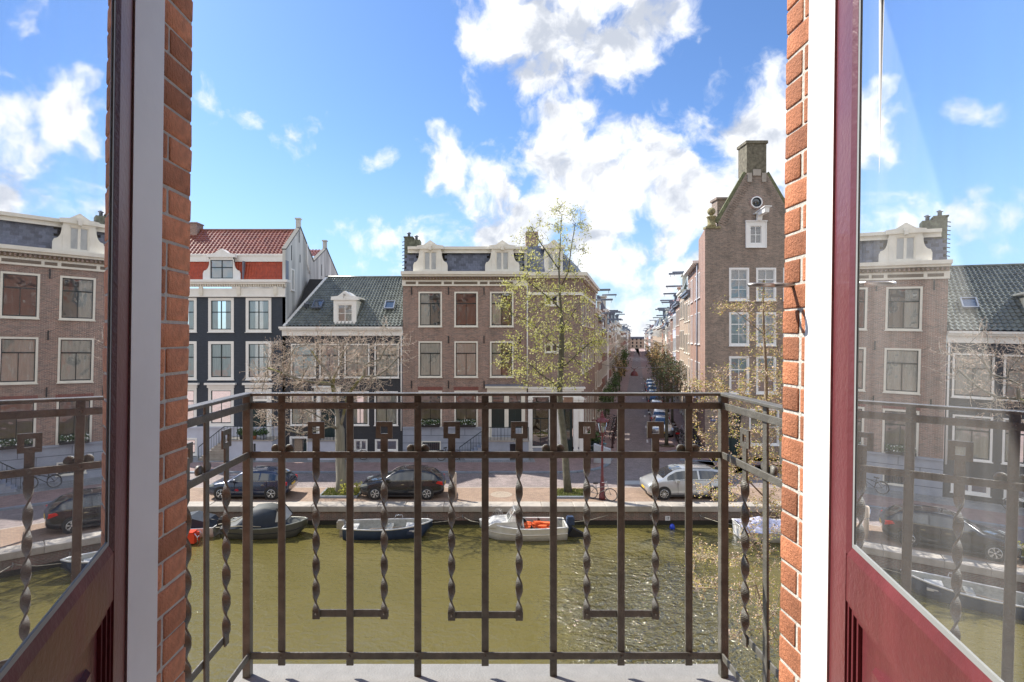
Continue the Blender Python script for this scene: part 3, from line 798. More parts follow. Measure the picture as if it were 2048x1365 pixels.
# cornice
b = MB(); b.box(-.05, -.14, 11.5, W1 + .02, .0, 12.02); b.box(-.05, -.2, 11.42, W1 + .05, .0, 11.5)
b.box(-.05, -.42, 12.3, W1 + .12, .0, 12.44); b.box(-.05, -.55, 12.443, W1 + .3, .3, 12.62)
part('cornice', b, M_white, navy)
modillions(navy, .05, W1 + .05, -.02, 12.3, M_cream, .17, (.09, .28, .16))
for c in (333, 405, 480, 553):
    b = MB(); xx = lx_(c); b.box(xx - .12, -.3, 11.62, xx + .12, -.142, 12.14); b.box(xx - .09, -.26, 11.5, xx + .09, -.142, 11.617); part('bracket', b, M_cream, navy)
# mansard band in flat orange tiles (real courses)
b = MB(); xs0, xs1 = .0, W1 - .1; rows, pit = 5, .19
n_ = int((xs1 - xs0) / pit)
for r_ in range(rows):
    for i in range(n_):
        a = xs0 + (xs1 - xs0) * i / n_; c = xs0 + (xs1 - xs0) * (i + 1) / n_
        za = 12.64 + 1.36 * r_ / rows; zb = 12.64 + 1.36 * (r_ + 1) / rows + .03; ya = .12 + .4 * r_ / rows; yb = .12 + .4 * (r_ + 1) / rows
        m_ = (a + c) / 2
        b.add([(a, ya - .005, za), (m_, ya - .045, za), (c, ya - .005, za), (c, yb + .02, zb), (m_, yb - .005, zb), (a, yb + .02, zb)], [(0, 1, 4, 5), (1, 2, 3, 4)])
part('mansard_tiles', b, M_tile_o, navy, kind='stuff')
b = MB(); b.box(W1 - .1, .03, 12.62, W1 + .02, .6, 14.05); b.box(lx_(484), .06, 12.64, lx_(486), .4, 14.0); part('lead_flashing', b, M_lead, navy)
b = MB(); b.box(0, .42, 14.0, W1 - .12, .62, 14.42); b.box(0, .36, 14.42, W1 - .12, .7, 14.55); part('upper_fascia', b, M_white, navy)
pantiles((0, .5, 14.5), (W1 - .15, .5, 14.5), (0, 3.2, 16.76), (W1 - .15, 3.2, 16.76), 32, 11, 'pantile_slope', M_pantile_r, navy, .065, .04)
b = MB(); b.box(0, 3.1, 16.76, W1 - .05, 3.32, 16.88); part('ridge', b, M_pantile_r, navy)
b = MB(); b.prism([(3.22, 16.72), (6.5, 14.7), (.6, 14.3)], .0, W1 - .2, axis='x'); part('roof_core', b, M_dark, navy)
# dormer
dormer(navy, lx_(443), 12.62, 2.66, 1.62, 1.6, -.02, 'curved', M_white, 'two', 1.75, 1.45)
# gable wall to the right, stained plaster
gp = [(.0, 0), (.0, 11.4), (.0, 14.77), (3.2, 16.98), (6.5, 14.8), (10.3, 16.5), (14.3, 14.45), (14.3, 0)]
b = MB(); b.prism(gp, W1 - .22, W1 - .005, axis='x'); part('gable_wall', b, M_plaster, navy)
b = MB()
for i in range(2, 6):
    p, q = gp[i], gp[i + 1]; b.bar((W1 - .12, p[0], p[1] + .06), (W1 - .12, q[0], q[1] + .06), .32, .1)
part('gable_coping', b, mat('grey_gable_coping', (.15, .15, .14), .8), navy)
for (yy, zz) in ((3.2, 17.0), (10.3, 16.55)):
    b = MB(); b.box(W1 - .3, yy - .16, zz - .1, W1 + .0, yy + .16, zz + .62); b.box(W1 - .36, yy - .22, zz + .62, W1 + .06, yy + .22, zz + .72); part('chimney', b, M_plaster, navy)
pantiles((W1 - 3, 8.5, 15.5), (W1 - .2, 8.5, 15.5), (W1 - 3, 10.2, 16.4), (W1 - .2, 10.2, 16.4), 10, 4, 'pantile_slope', M_pantile_r, navy, .065, .04)
window(navy, W1, 12.0, .75, 1.6, 'single', y=1.1, rotz=R(90), fw=.1)
b = MB(); b.tube([(W1 + .08, 4.6, 16.0), (W1 + .08, 4.6, 14.4), (W1 + .08, 5.3, 13.7)], .05, 6); part('drain_pipe', b, M_white, navy)
b = MB()
for (yy, z0_, z1_) in ((1.2, 14.2, 15.3), (2.9, 15.8, 16.7), (3.1, 14.3, 14.9), (8.8, 13.9, 14.9)):
    b.box(W1 - .003, yy - .03, z0_, W1 + .03, yy + .03, z1_)
part('wall_anchor', b, M_black, navy)
b = MB(); b.box(.0, 2.6, 15.5, .9, 3.6, 17.5); b.box(-.05, 2.55, 17.5, .95, 3.65, 17.6); part('chimney', b, M_brown, navy, (lx_(330), 0, -.3))
b = MB(); b.box(-1, 14.3, 0, W1, 14.5, 14.4); part('back_wall', b, M_plaster, navy)

# the navy house's outside stair (moves with the house front: its own thing)
def railing(parent, pts, h=.95, m=M_green, posts=6, name='handrail'):
    b = MB(); b.tube([Vector(p) + Vector((0, 0, h)) for p in pts], .028, 6); part(name, b, m, parent)
    b = MB()
    for i in range(len(pts) - 1):
        a, c = Vector(pts[i]), Vector(pts[i + 1]); n = max(1, int((c - a).length / .22))
        for j in range(n + 1):
            p = a.lerp(c, j / n); r_ = .022 if j % 4 == 0 else .011
            b.tube([p, p + Vector((0, 0, h))], r_, 5)
    part('baluster', b, m, parent, kind='stuff')
st1 = thing('stone_stair', 'grey stone stair with dark green iron railing rising to the navy house door', 'stairs', (fx(418), D0 - 1.45, .07))
sx1 = fx(467) - fx(418)
stair_flight(st1, 0, sx1, 0, 1.3, 0, 1.36, 8, M_coping)
b = MB(); b.box(sx1, 0, 0, fx(505) - fx(418), 1.38, 1.36); part('landing', b, M_palestone, st1)
b = MB(); b.box(fx(528) - fx(418), 0, 0, fx(560) - fx(418), 1.38, 1.36); b.box(fx(505) - fx(418), .0, 1.18, fx(528) - fx(418), 1.38, 1.36); part('landing', b, M_palestone, st1)
b = MB(); b.box(sx1 - .05, -.06, 1.363, fx(562) - fx(418), 1.38, 1.43); part('landing_slab', b, M_coping, st1)
railing(st1, [(0, .02, .0), (sx1, .02, 1.4), (fx(562) - fx(418), .02, 1.4)])
def plant_pot(x, y, z, s, label, potm, leafm=M_leaf_g, cat='potted plant', flower=None, seed=1):
    t_ = thing('potted_plant', label, cat, (x, y, z)); b = MB(); b.lathe((0, 0, 0), [(.0, 0), (.12 * s, 0), (.17 * s, .28 * s), (.15 * s, .28 * s), (0, .25 * s)], 12); part('pot', b, potm, t_)
    rr = random.Random(seed); b = MB()
    for _ in range(160):
        v = Vector((rr.gauss(0, 1), rr.gauss(0, 1), rr.gauss(0, 1))).normalized() * rr.uniform(.1, .3) * s; v.z = abs(v.z) * 1.2 + .26 * s
        a = Vector((rr.gauss(0, 1), rr.gauss(0, 1), rr.gauss(0, 1))).normalized() * .06 * s; c = a.orthogonal().normalized() * .04 * s
        b.add([v - a, v + c, v + a, v - c], [(0, 1, 2, 3)], 1 if (flower and rr.random() < .25) else 0)
    part('leaves', b, [leafm] + ([flower] if flower else []), t_, kind='stuff')
    return t_
M_terra = mat('terracotta', (.42, .16, .07), .8)
plant_pot(fx(498), D0 - 1.1, 1.5, 1.3, 'dark round shrub in a black pot on the navy house landing', M_black, seed=3)
plant_pot(fx(522), D0 - 1.2, 1.5, 1.1, 'green plant in a terracotta pot on the stair landing', M_terra, seed=4)
plant_pot(fx(540), D0 - 1.2, 1.5, 1.3, 'wide low green plant at the right end of the landing', M_greyblue, seed=5)

# ================================================================== charcoal house with long tiled roof
HX = -14.04; W2 = 8.36
char = thing('charcoal_house', 'low charcoal painted house under a long dark pantile roof', 'house', (HX, D0, 0))
def lx_(px): return fx(px) - HX
holes, wins = [], []
for (c, w, cu) in ((607, 50, 2), (659, 40, 1), (714, 50, 2), (773.5, 49, 2)):
    x0, x1 = lx_(c - w / 2), lx_(c + w / 2); holes.append((x0 + .1, x1 - .1, fz(756) + .1, fz(688) - .1)); wins.append((x0, fz(756), x1 - x0, fz(688) - fz(756), 'dutch', cu))
for (c, w, cu) in ((604, 46, 1), (720, 36, 1), (772.5, 47, 2)):
    x0, x1 = lx_(c - w / 2), lx_(c + w / 2); holes.append((x0 + .1, x1 - .1, fz(851) + .1, fz(783) - .1)); wins.append((x0, fz(851), x1 - x0, fz(783) - fz(851), 'dutch', cu))
for (a, c, yt, yb) in ((708, 735, 879, 903), (750, 796, 879, 903)):
    holes.append((lx_(a) + .05, lx_(c) - .05, fz(yb) + .05, fz(yt) - .05)); wins.append((lx_(a), fz(yb), lx_(c) - lx_(a), fz(yt) - fz(yb), 'casement', 0))
holes.append((lx_(640), lx_(672), 1.42, fz(790))); holes.append((lx_(582), lx_(616), .06, fz(875)))
part('wall', wall_open(W2, 0, 8.66, holes), M_charcoal, char)
for w in wins: window(char, *w[:5], curtain=w[5], fw=.10)
b = MB(); b.box(lx_(642), .10, 1.42, lx_(670), .16, fz(806)); dr = part('door', b, M_green, char)
b = MB(); b.box(lx_(634), -.14, 1.42, lx_(641), .10, fz(786)); b.box(lx_(671), -.14, 1.42, lx_(678), .10, fz(786)); b.box(lx_(630), -.2, fz(786), lx_(682), .10, fz(776)); b.box(lx_(626), -.3, fz(776), lx_(686), .0, fz(772)); part('door_surround', b, M_white, char)
b = MB(); b.box(lx_(580), -.10, .06, lx_(584), .08, fz(873)); b.box(lx_(614), -.10, .06, lx_(618), .08, fz(873)); b.box(lx_(584), -.10, fz(877), lx_(614), .08, fz(873)); part('door_frame', b, M_white, char)
b = MB(); b.box(lx_(588), .08, .06, lx_(604), .14, fz(877)); part('door', b, M_sand, char); b = MB(); b.box(lx_(606), .12, .06, lx_(613), .16, fz(877)); part('door', b, M_green, char)
b = MB(); b.box(-.2, -.16, 8.66, W2 + .0, .0, 9.05); b.box(-.3, -.36, 9.05, W2 + .0, .05, 9.16); b.box(-.34, -.46, 9.163, W2, .1, 9.30); part('cornice', b, M_white, char)
pantiles((-.0, -.2, 9.32), (W2, -.2, 9.32), (1.62, 4.8, 13.3), (W2, 4.8, 13.3), 31, 20, 'pantile_slope', M_pantile_d, char, .075, .045)
b = MB(); b.prism([(-.1, 9.2), (4.8, 13.2), (9.6, 9.2)], .2, W2 - .02, axis='x'); part('roof_core', b, M_dark, char)
b = MB(); b.bar((-.02, -.2, 9.36), (1.6, 4.8, 13.36), .24, .1); part('verge_board', b, M_white, char)
b = MB(); b.tube([(1.5, 4.8, 13.36), (W2, 4.8, 13.36)], .10, 8); part('ridge_tiles', b, M_pantile_d, char)
b = MB(); b.add([(0, 0, 0), (0, 0, 8.7), (0, .3, 9.3), (1.62, 4.8, 13.3), (1.62, 9.6, 9.3), (0, 9.6, 0)], [(0, 1, 2, 3, 4, 5)]); part('party_wall', b, M_plaster, char)
# roof dormer and skylights
def roof_at(z): return -.2 + 5.0 * (z - 9.32) / 3.98
dx = lx_(689.5); zb = fz(657) ; dormer(char, dx, 9.45, 2.6, 1.75, 2.2, .02, 'plain', M_white, 'four', 1.15, 1.35)
b = MB(); b.box(dx - .04, -.35, 11.55, dx + .04, .6, 11.63); b.box(dx - .02, -.33, 11.3, dx + .02, -.29, 11.55); part('hoist_beam', b, M_steel, char)
for (px, py) in ((622, 620), (772, 622)):
    z_ = fz(py) + .35; y_ = roof_at(z_); sk = MB(); u = Vector((0, 5.0, 3.98)).normalized(); nr = Vector((0, -u.z, u.y)); xx = lx_(px)
    xx += (z_ - 9.3) * 0; c = Vector((xx, y_, z_)) + nr * .20
    fr = MB(); fr.bar(c - u * .45 - Vector((.33, 0, 0)), c + u * .45 - Vector((.33, 0, 0)), .07, .12, up=nr); fr.bar(c - u * .45 + Vector((.33, 0, 0)), c + u * .45 + Vector((.33, 0, 0)), .07, .12, up=nr)
    fr.bar(c + u * .45 - Vector((.36, 0, 0)), c + u * .45 + Vector((.36, 0, 0)), .07, .12, up=nr); fr.bar(c - u * .45 - Vector((.36, 0, 0)), c - u * .45 + Vector((.36, 0, 0)), .07, .12, up=nr)
    s_ = part('skylight', fr, M_lead, char)
    X = Vector((.3, 0, 0)); sk.add([c - u * .42 - X, c - u * .42 + X, c + u * .42 + X, c + u * .42 - X], [(0, 1, 2, 3)]); part('pane', sk, mat('sky_reflecting_pane', (.05, .07, .1), .03, spec=1.0, coat=1), s_)
b = MB(); b.lathe((lx_(600), roof_at(10.7), 10.7), [(.14, 0), (.14, .3), (.22, .32), (.22, .38), (0, .42)], 10); part('roof_vent', b, M_lead, char)
b = MB(); b.tube([(W2 - .1, -.08, 8.9), (W2 - .1, -.08, 1.9)], .05, 6); part('drain_pipe', b, M_white, char)
st2 = thing('stone_stoop', 'pale stone stoop block below the charcoal house door behind the bare tree', 'stoop', (fx(626), D0 - 1.2, .07))
b = MB(); b.box(0, 0, 0, fx(688) - fx(626), 1.14, 1.3); part('landing', b, M_palestone, st2); b = MB(); b.box(-.05, -.06, 1.303, fx(690) - fx(626), 1.14, 1.37); part('landing_slab', b, M_coping, st2)
railing(st2, [(0, .03, 1.37), (fx(688) - fx(626), .03, 1.37)], .8)

# ================================================================== red-brown brick house
HX = -5.67; W3 = 8.88
brown = thing('brick_townhouse', 'red-brown brick townhouse with slate mansard and two cream scrolled dormers', 'house', (HX, D0, 0))
def lx_(px): return fx(px) - HX
holes, wins = [], []
for c in (860.5, 932.2, 1003.5):
    x0, x1 = lx_(c - 23.5), lx_(c + 23.5)
    for (yt, yb, cu) in ((584, 654, 0 if c == 932.2 else 3), (683, 755, 2 if c < 1000 else 3)):
        holes.append((x0 + .08, x1 - .08, fz(yb) + .08, fz(yt) - .08)); wins.append((x0, fz(yb), x1 - x0, fz(yt) - fz(yb), 'dutch', cu))
    if c < 1000:
        holes.append((x0 + .08, x1 - .08, fz(855) + .08, fz(782) - .08)); wins.append((x0, fz(855), x1 - x0, fz(782) - fz(855), 'dutch', 0))
holes.append((lx_(980), lx_(1048), 1.42, fz(785)))
part('wall', wall_open(W3, 2.1, 12.2, holes), M_brown, brown)
for w in wins: window(brown, *w[:5], curtain=w[5], frame=M_cream, fw=.11)
pt = MB(); hb = [(lx_(845), lx_(880), fz(901), fz(884))]
part('plinth', wall_open(W3, 0, 2.1, hb), M_greyblue, brown, (0, -.09, 0))
window(brown, lx_(843), fz(903), lx_(882) - lx_(843), fz(882) - fz(903), 'plain', M_cream, y=-.09, fw=.08)
b = MB()
for i in range(8):
    xx = lx_(848) + i * .15; b.box(xx, -.10, fz(901), xx + .025, -.07, fz(884))
part('window_grille', b, M_black, brown)
b = MB()
for zz in (.52, 1.02, 1.55): b.box(0, -.097, zz, W3, -.088, zz + .03)
for (xx, z0_, z1_) in ((1.0, 1.05, 1.55), (2.5, .05, .5), (3.6, 1.05, 1.55), (2.0, 1.6, 2.05), (4.4, 1.6, 2.05), (4.9, .55, 1.0)): b.box(xx, -.097, z0_, xx + .03, -.088, z1_)
part('plinth_joints', b, mat('dark_joint', (.12, .13, .16), .8), brown)
b = MB(); b.box(0, -.16, 2.06, W3 - 2.9, .0, 2.17); part('string_course', b, M_greyblue, brown)
for c in (860.5, 932.2):
    b = MB(); a0, a1 = lx_(c - 25), lx_(c + 25); n_ = 22
    for i in range(n_):
        b.box(a0 + (a1 - a0) * i / n_ + .006, -.012, fz(781), a0 + (a1 - a0) * (i + 1) / n_ - .006, .02, fz(774))
    part('lintel_bricks', b, mat('rubbed_brick', (.24, .09, .075), .8, var=.2, vscale=9), brown)
    for (yt) in (577, 676):
        b = MB()
        for i in range(n_): b.box(a0 + (a1 - a0) * i / n_ + .006, -.008, fz(yt + 6), a0 + (a1 - a0) * (i + 1) / n_ - .006, .02, fz(yt))
        part('lintel_bricks', b, M_brown, brown)
for (px, py) in ((823, 575), (897, 575), (968, 575), (897, 672), (968, 672), (1040, 672), (823, 762), (897, 762), (968, 762)):
    b = MB(); xx = lx_(px); b.box(xx - .035, -.05, fz(py + 15), xx + .035, .0, fz(py)); part('wall_anchor', b, M_black, brown)
# window box flowers
for i, c in enumerate((860, 932)):
    t_ = thing('window_box', ('window box of dark shrubs on the townhouse sill nearest the charcoal house', 'window box of dark shrubs on the townhouse sill beside the stair')[i], 'window box', (fx(c), D0 - .2, 2.2), group='window boxes on the townhouse')
    b = MB(); b.box(-.7, -.16, 0, .7, .1, .18); part('box', b, M_black, t_); b = MB(); rr = random.Random(i)
    for _ in range(420):
        v = Vector((rr.uniform(-.68, .68), rr.uniform(-.18, .1), rr.uniform(.16, .5))); a = Vector((rr.gauss(0, 1), rr.gauss(0, 1), rr.gauss(0, 1))).normalized() * .06; c_ = a.orthogonal().normalized() * .035
        b.add([v - a, v + c_, v + a, v - c_], [(0, 1, 2, 3)], 1 if rr.random() < .2 else 0)
    part('leaves', b, [M_leaf_g, M_curtain], t_, kind='stuff')
# double door
b = MB(); b.box(lx_(983), .10, 1.42, lx_(1009), .16, fz(812)); dr = part('door', b, M_green, brown); b = MB(); b.box(lx_(1017), .10, 1.42, lx_(1043), .16, fz(812)); dr2 = part('door', b, M_green, brown)
for (d_, a, c) in ((dr, 986, 1006), (dr2, 1020, 1040)):
    for (za, zb_) in ((1.65, 2.2), (2.35, 3.45)):
        b = MB(); b.box(lx_(a), .075, za, lx_((a + c) / 2 - 1), .098, zb_); b.box(lx_((a + c) / 2 + 1), .075, za, lx_(c), .098, zb_); part('door_panel', b, M_sash, d_)
b = MB(); b.box(lx_(976), -.12, 1.42, lx_(983), .12, fz(785)); b.box(lx_(1009), -.08, 1.42, lx_(1017), .12, fz(785)); b.box(lx_(1043), -.12, 1.42, lx_(1050), .12, fz(785))
b.box(lx_(983), -.05, fz(812), lx_(1009), .12, fz(807)); b.box(lx_(1017), -.05, fz(812), lx_(1043), .12, fz(807))
b.box(lx_(974), -.22, fz(785), lx_(1053), .0, fz(776)); b.box(lx_(970), -.40, fz(776), lx_(1054.5), .0, fz(772)); part('door_surround', b, M_cream, brown)
for (a, c) in ((983, 1009), (1017, 1043)):
    window(brown, lx_(a), fz(807), lx_(c) - lx_(a), fz(785) - fz(807), 'plain', M_cream, y=.03, fw=.05)
b = MB(); b.box(lx_(970), -.42, fz(772) + .003, lx_(1054.5), .0, fz(769)); part('lead_flashing', b, M_lead, brown)
# cornice with dentils and frieze panels
b = MB(); b.box(-.05, -.12, 12.2, W3, .0, 12.62); b.box(-.05, -.42, 12.85, W3, .0, 12.98); b.box(-.08, -.56, 12.983, W3, .3, 13.2); part('cornice', b, M_cream, brown)
b = MB(); b.box(-.03, -.10, 12.62, W3, .0, 12.85); part('frieze', b, mat('ochre_frieze', (.42, .34, .22), .7), brown)
modillions(brown, .1, W3 - .1, -.02, 12.82, M_corner, .21, (.10, .3, .16))
for (a, c) in ((812, 832), (837, 883), (888, 904), (908, 955), (960, 975), (979, 1026)):
    b = MB(); b.box(lx_(a), -.135, 12.32, lx_(c), -.121, 12.50); n_ = int((c - a) / 2.4)
    for i in range(n_): b.box(lx_(a) + (i + .2) * .083, -.15, 12.34, lx_(a) + (i + .75) * .083, -.136, 12.48)
    part('frieze_panel', b, mat('brown_ornament', (.20, .16, .12), .8), brown)
# slates: individual rows of slates behind the dormers
sl = MB(); sl.box(0, 0, 0, .33, .02, .235); slate_me = sl.mesh('slate', M_slate)
rows = 7; n_ = int(W3 / .34)
for r_ in range(rows):
    off = .17 if r_ % 2 else 0
    for i in range(n_):
        xx = .05 + off + i * .34; pxw = (xx + HX + .16) * S0 + PX0
        if 833 < pxw < 889 or 977 < pxw < 1034 or xx > W3 - .35: continue
        o = part('slate', slate_me, None, brown, (xx, .12 + .06 * r_, 13.2 + .205 * r_)); o.rotation_euler = (R(-12), 0, 0)
b = MB(); b.prism([(.17, 13.1), (W3, 13.1), (W3, 14.7), (.17, 14.7)], .65, 9.5); b.prism([(.16, 13.1), (.66, 14.62), (1.2, 14.62), (1.2, 13.1)], .05, W3 - .02, axis='x'); part('roof_core', b, M_dark, brown)
b = MB(); b.box(.3, .35, 14.62, W3, .9, 14.86); b.box(.3, .2, 14.863, W3, .9, 15.06); b.box(.3, .26, 14.60, W3, .34, 14.66); part('upper_cornice', b, M_cream, brown)
b = MB(); b.box(.3, .9, 14.7, W3, 9.4, 14.95); part('flat_roof', b, M_lead, brown)
for px in (861, 1004.5):
    dormer(brown, lx_(px), 13.2, 2.45, 1.62, 1.6, -.12, 'curved', M_cream, 'casement', 1.0, 1.42)
    b = MB(); xx = lx_(px); b.box(xx - .13, -.42, 14.95, xx + .13, -.15, 15.12); b.box(xx - .09, -.5, 14.72, xx + .09, -.2, 14.947); part('hoist_block', b, M_cream, brown)
b = MB(); b.box(.02, .5, 12.9, .62, 1.5, 15.75); b.box(.62, .5, 14.9, 1.15, 1.5, 15.6); b.box(-.03, .45, 15.75, .66, 1.55, 15.83)
ch = part('chimney', b, mat('lichen_brick', (.13, .14, .10), .9, var=.5, vscale=5, bump=.5), brown)
for (xx, zz) in ((.3, 15.83), (.85, 15.6)):
    b = MB(); b.lathe((xx, 1.0, zz), [(.10, 0), (.10, .28), (.16, .3), (.16, .34), (.05, .4)], 10); part('chimney_pot', b, M_lead, ch)
b = MB()
for i in range(10): b.bar((.02, .55, 13.3 + i * .24), (-.12, .5, 13.25 + i * .24), .05, .05)
part('wall_anchor', b, M_black, ch)
b = MB(); b.box(-.005, .3, 0, .0, 10, 13.2); b.box(W3 - .2, .3, 0, W3 - .01, 10, 15); b.box(0, 9.8, 0, W3, 10, 15); part('side_wall', b, M_plaster, brown)
b = MB(); b.tube([(W3 - .02, -.1, 12.2), (W3 - .02, -.1, 5.4)], .05, 6); part('drain_pipe', b, M_white, brown)
st3 = thing('stone_stoop', 'blue-grey stone stoop with a flight of steps and railing before twin doors', 'stoop', (fx(974), D0 - 1.35, .07))
wS = fx(1054) - fx(974)
b = MB(); b.box(0, 0, 0, fx(1018) - fx(974), 1.25, 1.3); b.box(fx(1030) - fx(974), 0, 0, wS, 1.25, 1.3); b.box(fx(1018) - fx(974), 0, 1.15, fx(1030) - fx(974), 1.25, 1.3); part('landing', b, M_greyblue, st3)
b = MB(); b.box(-.05, -.07, 1.303, wS + .04, 1.25, 1.38); part('landing_slab', b, M_coping, st3)
stair_flight(st3, -1.55, 0, .05, 1.2, 0, 1.2, 7, M_greyblue)
railing(st3, [(-1.9, .03, .0), (.0, .03, 1.38), (wS, .03, 1.38)], .9)

# ================================================================== dark brick corner house
HX = 3.225; W4 = 6.98 - HX
corner = thing('corner_house', 'dark brick corner house with a white shopfront behind the leafing tree', 'house', (HX, D0, 0))
def lx_(px): return fx(px) - HX
holes, wins = [], []
for (c, yt, yb) in ((1103, 590, 612), (1103, 688, 706)):
    x0, x1 = lx_(c - 14), lx_(c + 14); holes.append((x0 + .05, x1 - .05, fz(yb) + .05, fz(yt) - .05)); wins.append((x0, fz(yb), x1 - x0, fz(yt) - fz(yb), 'casement', 0))
part('wall', wall_open(W4, 4.9, 12.3, holes), M_corner, corner)
for w in wins: window(corner, *w[:5], curtain=w[5], frame=M_cream, fw=.07)
LS = 13.5
sh = []; sw_ = []
for i in range(5):
    for (z0_, z1_) in ((5.9, 8.0), (9.4, 11.6)):
        xx = 1.0 + i * 2.5; sh.append((xx + .05, xx + .95, z0_ + .05, z1_ - .05)); sw_.append((xx, z0_, 1.0, z1_ - z0_))
    sh.append((1.0 + i * 2.5 + .05, 1.95 + i * 2.5, 1.2, 3.7)); sw_.append((1.0 + i * 2.5, 1.15, 1.0, 2.6))
side = part('side_wall', wall_open(LS, 0, 12.3, sh), M_brown, corner, (W4, 0, 0), rotz=math.atan2(UY, UX))
for (xx, zz, w, h) in sw_:
    o = window(corner, W4 + UX * xx, zz, w, h, 'dutch', M_cream, y=UY * xx, rotz=math.atan2(UY, UX), fw=.08)
# cornice wrapping the corner
def ribbon(parent, name, z0_, z1_, out, m, x_end=LS):
    b = MB(); b.box(0, -out, z0_, W4 + out * .8, .0, z1_)
    n_ = Vector((NX, NY, 0)); u_ = Vector((UX, UY, 0)); a = Vector((W4, 0, 0)); c = a + u_ * x_end
    vs = [a - n_ * .1, a + n_ * out, c + n_ * out, c - n_ * .1]; vs = [Vector((v.x, v.y, z0_)) for v in vs] + [Vector((v.x, v.y, z1_ - .002)) for v in vs]
    b.add(vs, [(0, 1, 2, 3), (7, 6, 5, 4), (0, 4, 5, 1), (1, 5, 6, 2), (2, 6, 7, 3), (3, 7, 4, 0)]); return part(name, b, m, parent)
ribbon(corner, 'frieze', 11.55, 11.75, .12, M_white); ribbon(corner, 'cornice', 12.75, 12.9, .3, M_cream); ribbon(corner, 'cornice', 12.9, 13.15, .5, M_cream)
ribbon(corner, 'upper_wall', 12.3, 12.75, .03, M_corner)
b = MB(); n_ = Vector((NX, NY, 0)); u_ = Vector((UX, UY, 0)); a = Vector((W4, 0, 0))
lo_ = [Vector((0, .1, 13.15)), a + Vector((-.1, .1, 13.15)), a + u_ * LS - n_ * .1 + Vector((0, 0, 13.15)), a + u_ * LS - n_ * 5 + Vector((0, 0, 13.15)), Vector((0, 9, 13.15))]
hi_ = [Vector((.0, 1.5, 15.3)), a + Vector((-1.5, 1.5, 15.3)), a + u_ * LS - n_ * 1.6 + Vector((0, 0, 15.3)), a + u_ * LS - n_ * 4 + Vector((0, 0, 15.3)), Vector((0, 8, 15.3))]
b.add(lo_ + hi_, [(i, (i + 1) % 5, (i + 1) % 5 + 5, i + 5) for i in range(5)] + [(5, 6, 7, 8, 9)]); part('roof', b, M_slate, corner)
dormer(corner, lx_(1108), 13.2, 2.0, 1.7, 1.6, .1, 'plain', M_cream, 'casement', .95, 1.3)
b = MB(); b.box(.0, 1.6, 13.2, .9, 2.3, 16.4); part('chimney', b, M_brown, corner)
# white shopfront
b = MB(); b.box(.02, -.14, 4.3, W4 + .05, .06, 4.9); b.box(-.0, -.34, 4.9, W4 + .3, .06, 5.02); b.box(-.0, -.26, 4.75, W4 + .2, -.142, 4.9)
for (a_, c_) in ((1056, 1063), (1099, 1124), (1146, 1166)): b.box(lx_(a_), -.14, .75, lx_(c_), .06, 4.3)
b.box(.02, -.12, 3.75, W4, .04, 3.85)
part('shopfront', b, M_white, corner)
for (a_, c_) in ((1056.5, 1064.5), (1098, 1106), (1117, 1125), (1147, 1155), (1158, 1166.5)):
    b = MB(); b.box(lx_(a_), -.2, .6, lx_(c_), -.143, 4.3); b.box(lx_(a_) - .04, -.25, .1, lx_(c_) + .04, -.143, .6); b.box(lx_(a_) - .04, -.25, 4.1, lx_(c_) + .04, -.203, 4.25); part('pilaster', b, M_white, corner)
b = MB(); b.box(.02, -.10, 0, lx_(1124), .06, .75); b.box(lx_(1147), -.10, 0, W4 + .02, .06, .75); part('stall_riser', b, M_greyblue, corner)
window(corner, lx_(1063), .75, lx_(1099) - lx_(1063), 3.0, 'dutch', M_white, y=-.03, fw=.06)
window(corner, lx_(1063), 3.85, lx_(1099) - lx_(1063), .48, 'plain', M_white, y=-.03, fw=.05)
b = MB(); b.box(lx_(1126), .05, .25, lx_(1145), .12, 3.7); dr = part('door', b, M_green, corner); b = MB(); b.box(lx_(1131), .035, 1.2, lx_(1140), .048, 3.4); part('door_pane', b, M_carglass, dr)
b = MB(); b.box(lx_(1124), -.4, 0, lx_(1147), .05, .22); part('door_step', b, M_coping, corner)
b = MB(); b.box(0, .3, 0, .05, 9, 13); b.box(0, 9, 0, 3.5, 9.2, 13); part('back_wall', b, M_corner, corner)

# ================================================================== tall gabled corner house on the right
HX = 15.86; W5 = 7.34
gab = thing('gabled_house', 'tall grey-brown brick gabled house with white windows and a chimney on top', 'house', (HX, D0, 0))
def lx_(px): return fx(px) - HX
holes, wins = [], []
for (c0, c1) in ((1458, 1498), (1512, 1552), (1566, 1606)):
    for (yt, yb) in ((536, 602), (625, 692), (713, 788)):
        x0, x1 = lx_(c0), lx_(c1); holes.append((x0 + .08, x1 - .08, fz(yb) + .08, fz(yt) - .08)); wins.append((x0, fz(yb), x1 - x0, fz(yt) - fz(yb)))
part('wall', wall_open(W5, 4.0, 14.4, holes), M_gable, gab)
for w in wins: window(gab, *w, kind='six', frame=M_purewhite, fw=.13)
x0, x1, z0_, z1_ = lx_(1492), lx_(1531), fz(495), fz(444)
gl_, gr_ = lx_(1437), lx_(1589)
up = wall_open(W5, 14.4, 16.3, [(x0 + .1, x1 - .1, z0_ + .1, 16.3)])
part('wall', up, M_gable, gab)
cx_ = lx_(1513)
b = MB(); b.prism([(gl_, 16.3), (x0 + .1, 16.3), (x0 + .1, z1_ - .1), (x1 - .1, z1_ - .1), (x1 - .1, 16.3), (gr_, 16.3), (gr_, 16.75), (cx_ + .72, 20.25), (cx_ - .72, 20.25), (gl_, 16.75)], 0, .3)
part('gable', b, M_gable, gab)
window(gab, x0, z0_, x1 - x0, z1_ - z0_, 'four', M_purewhite, fw=.3)
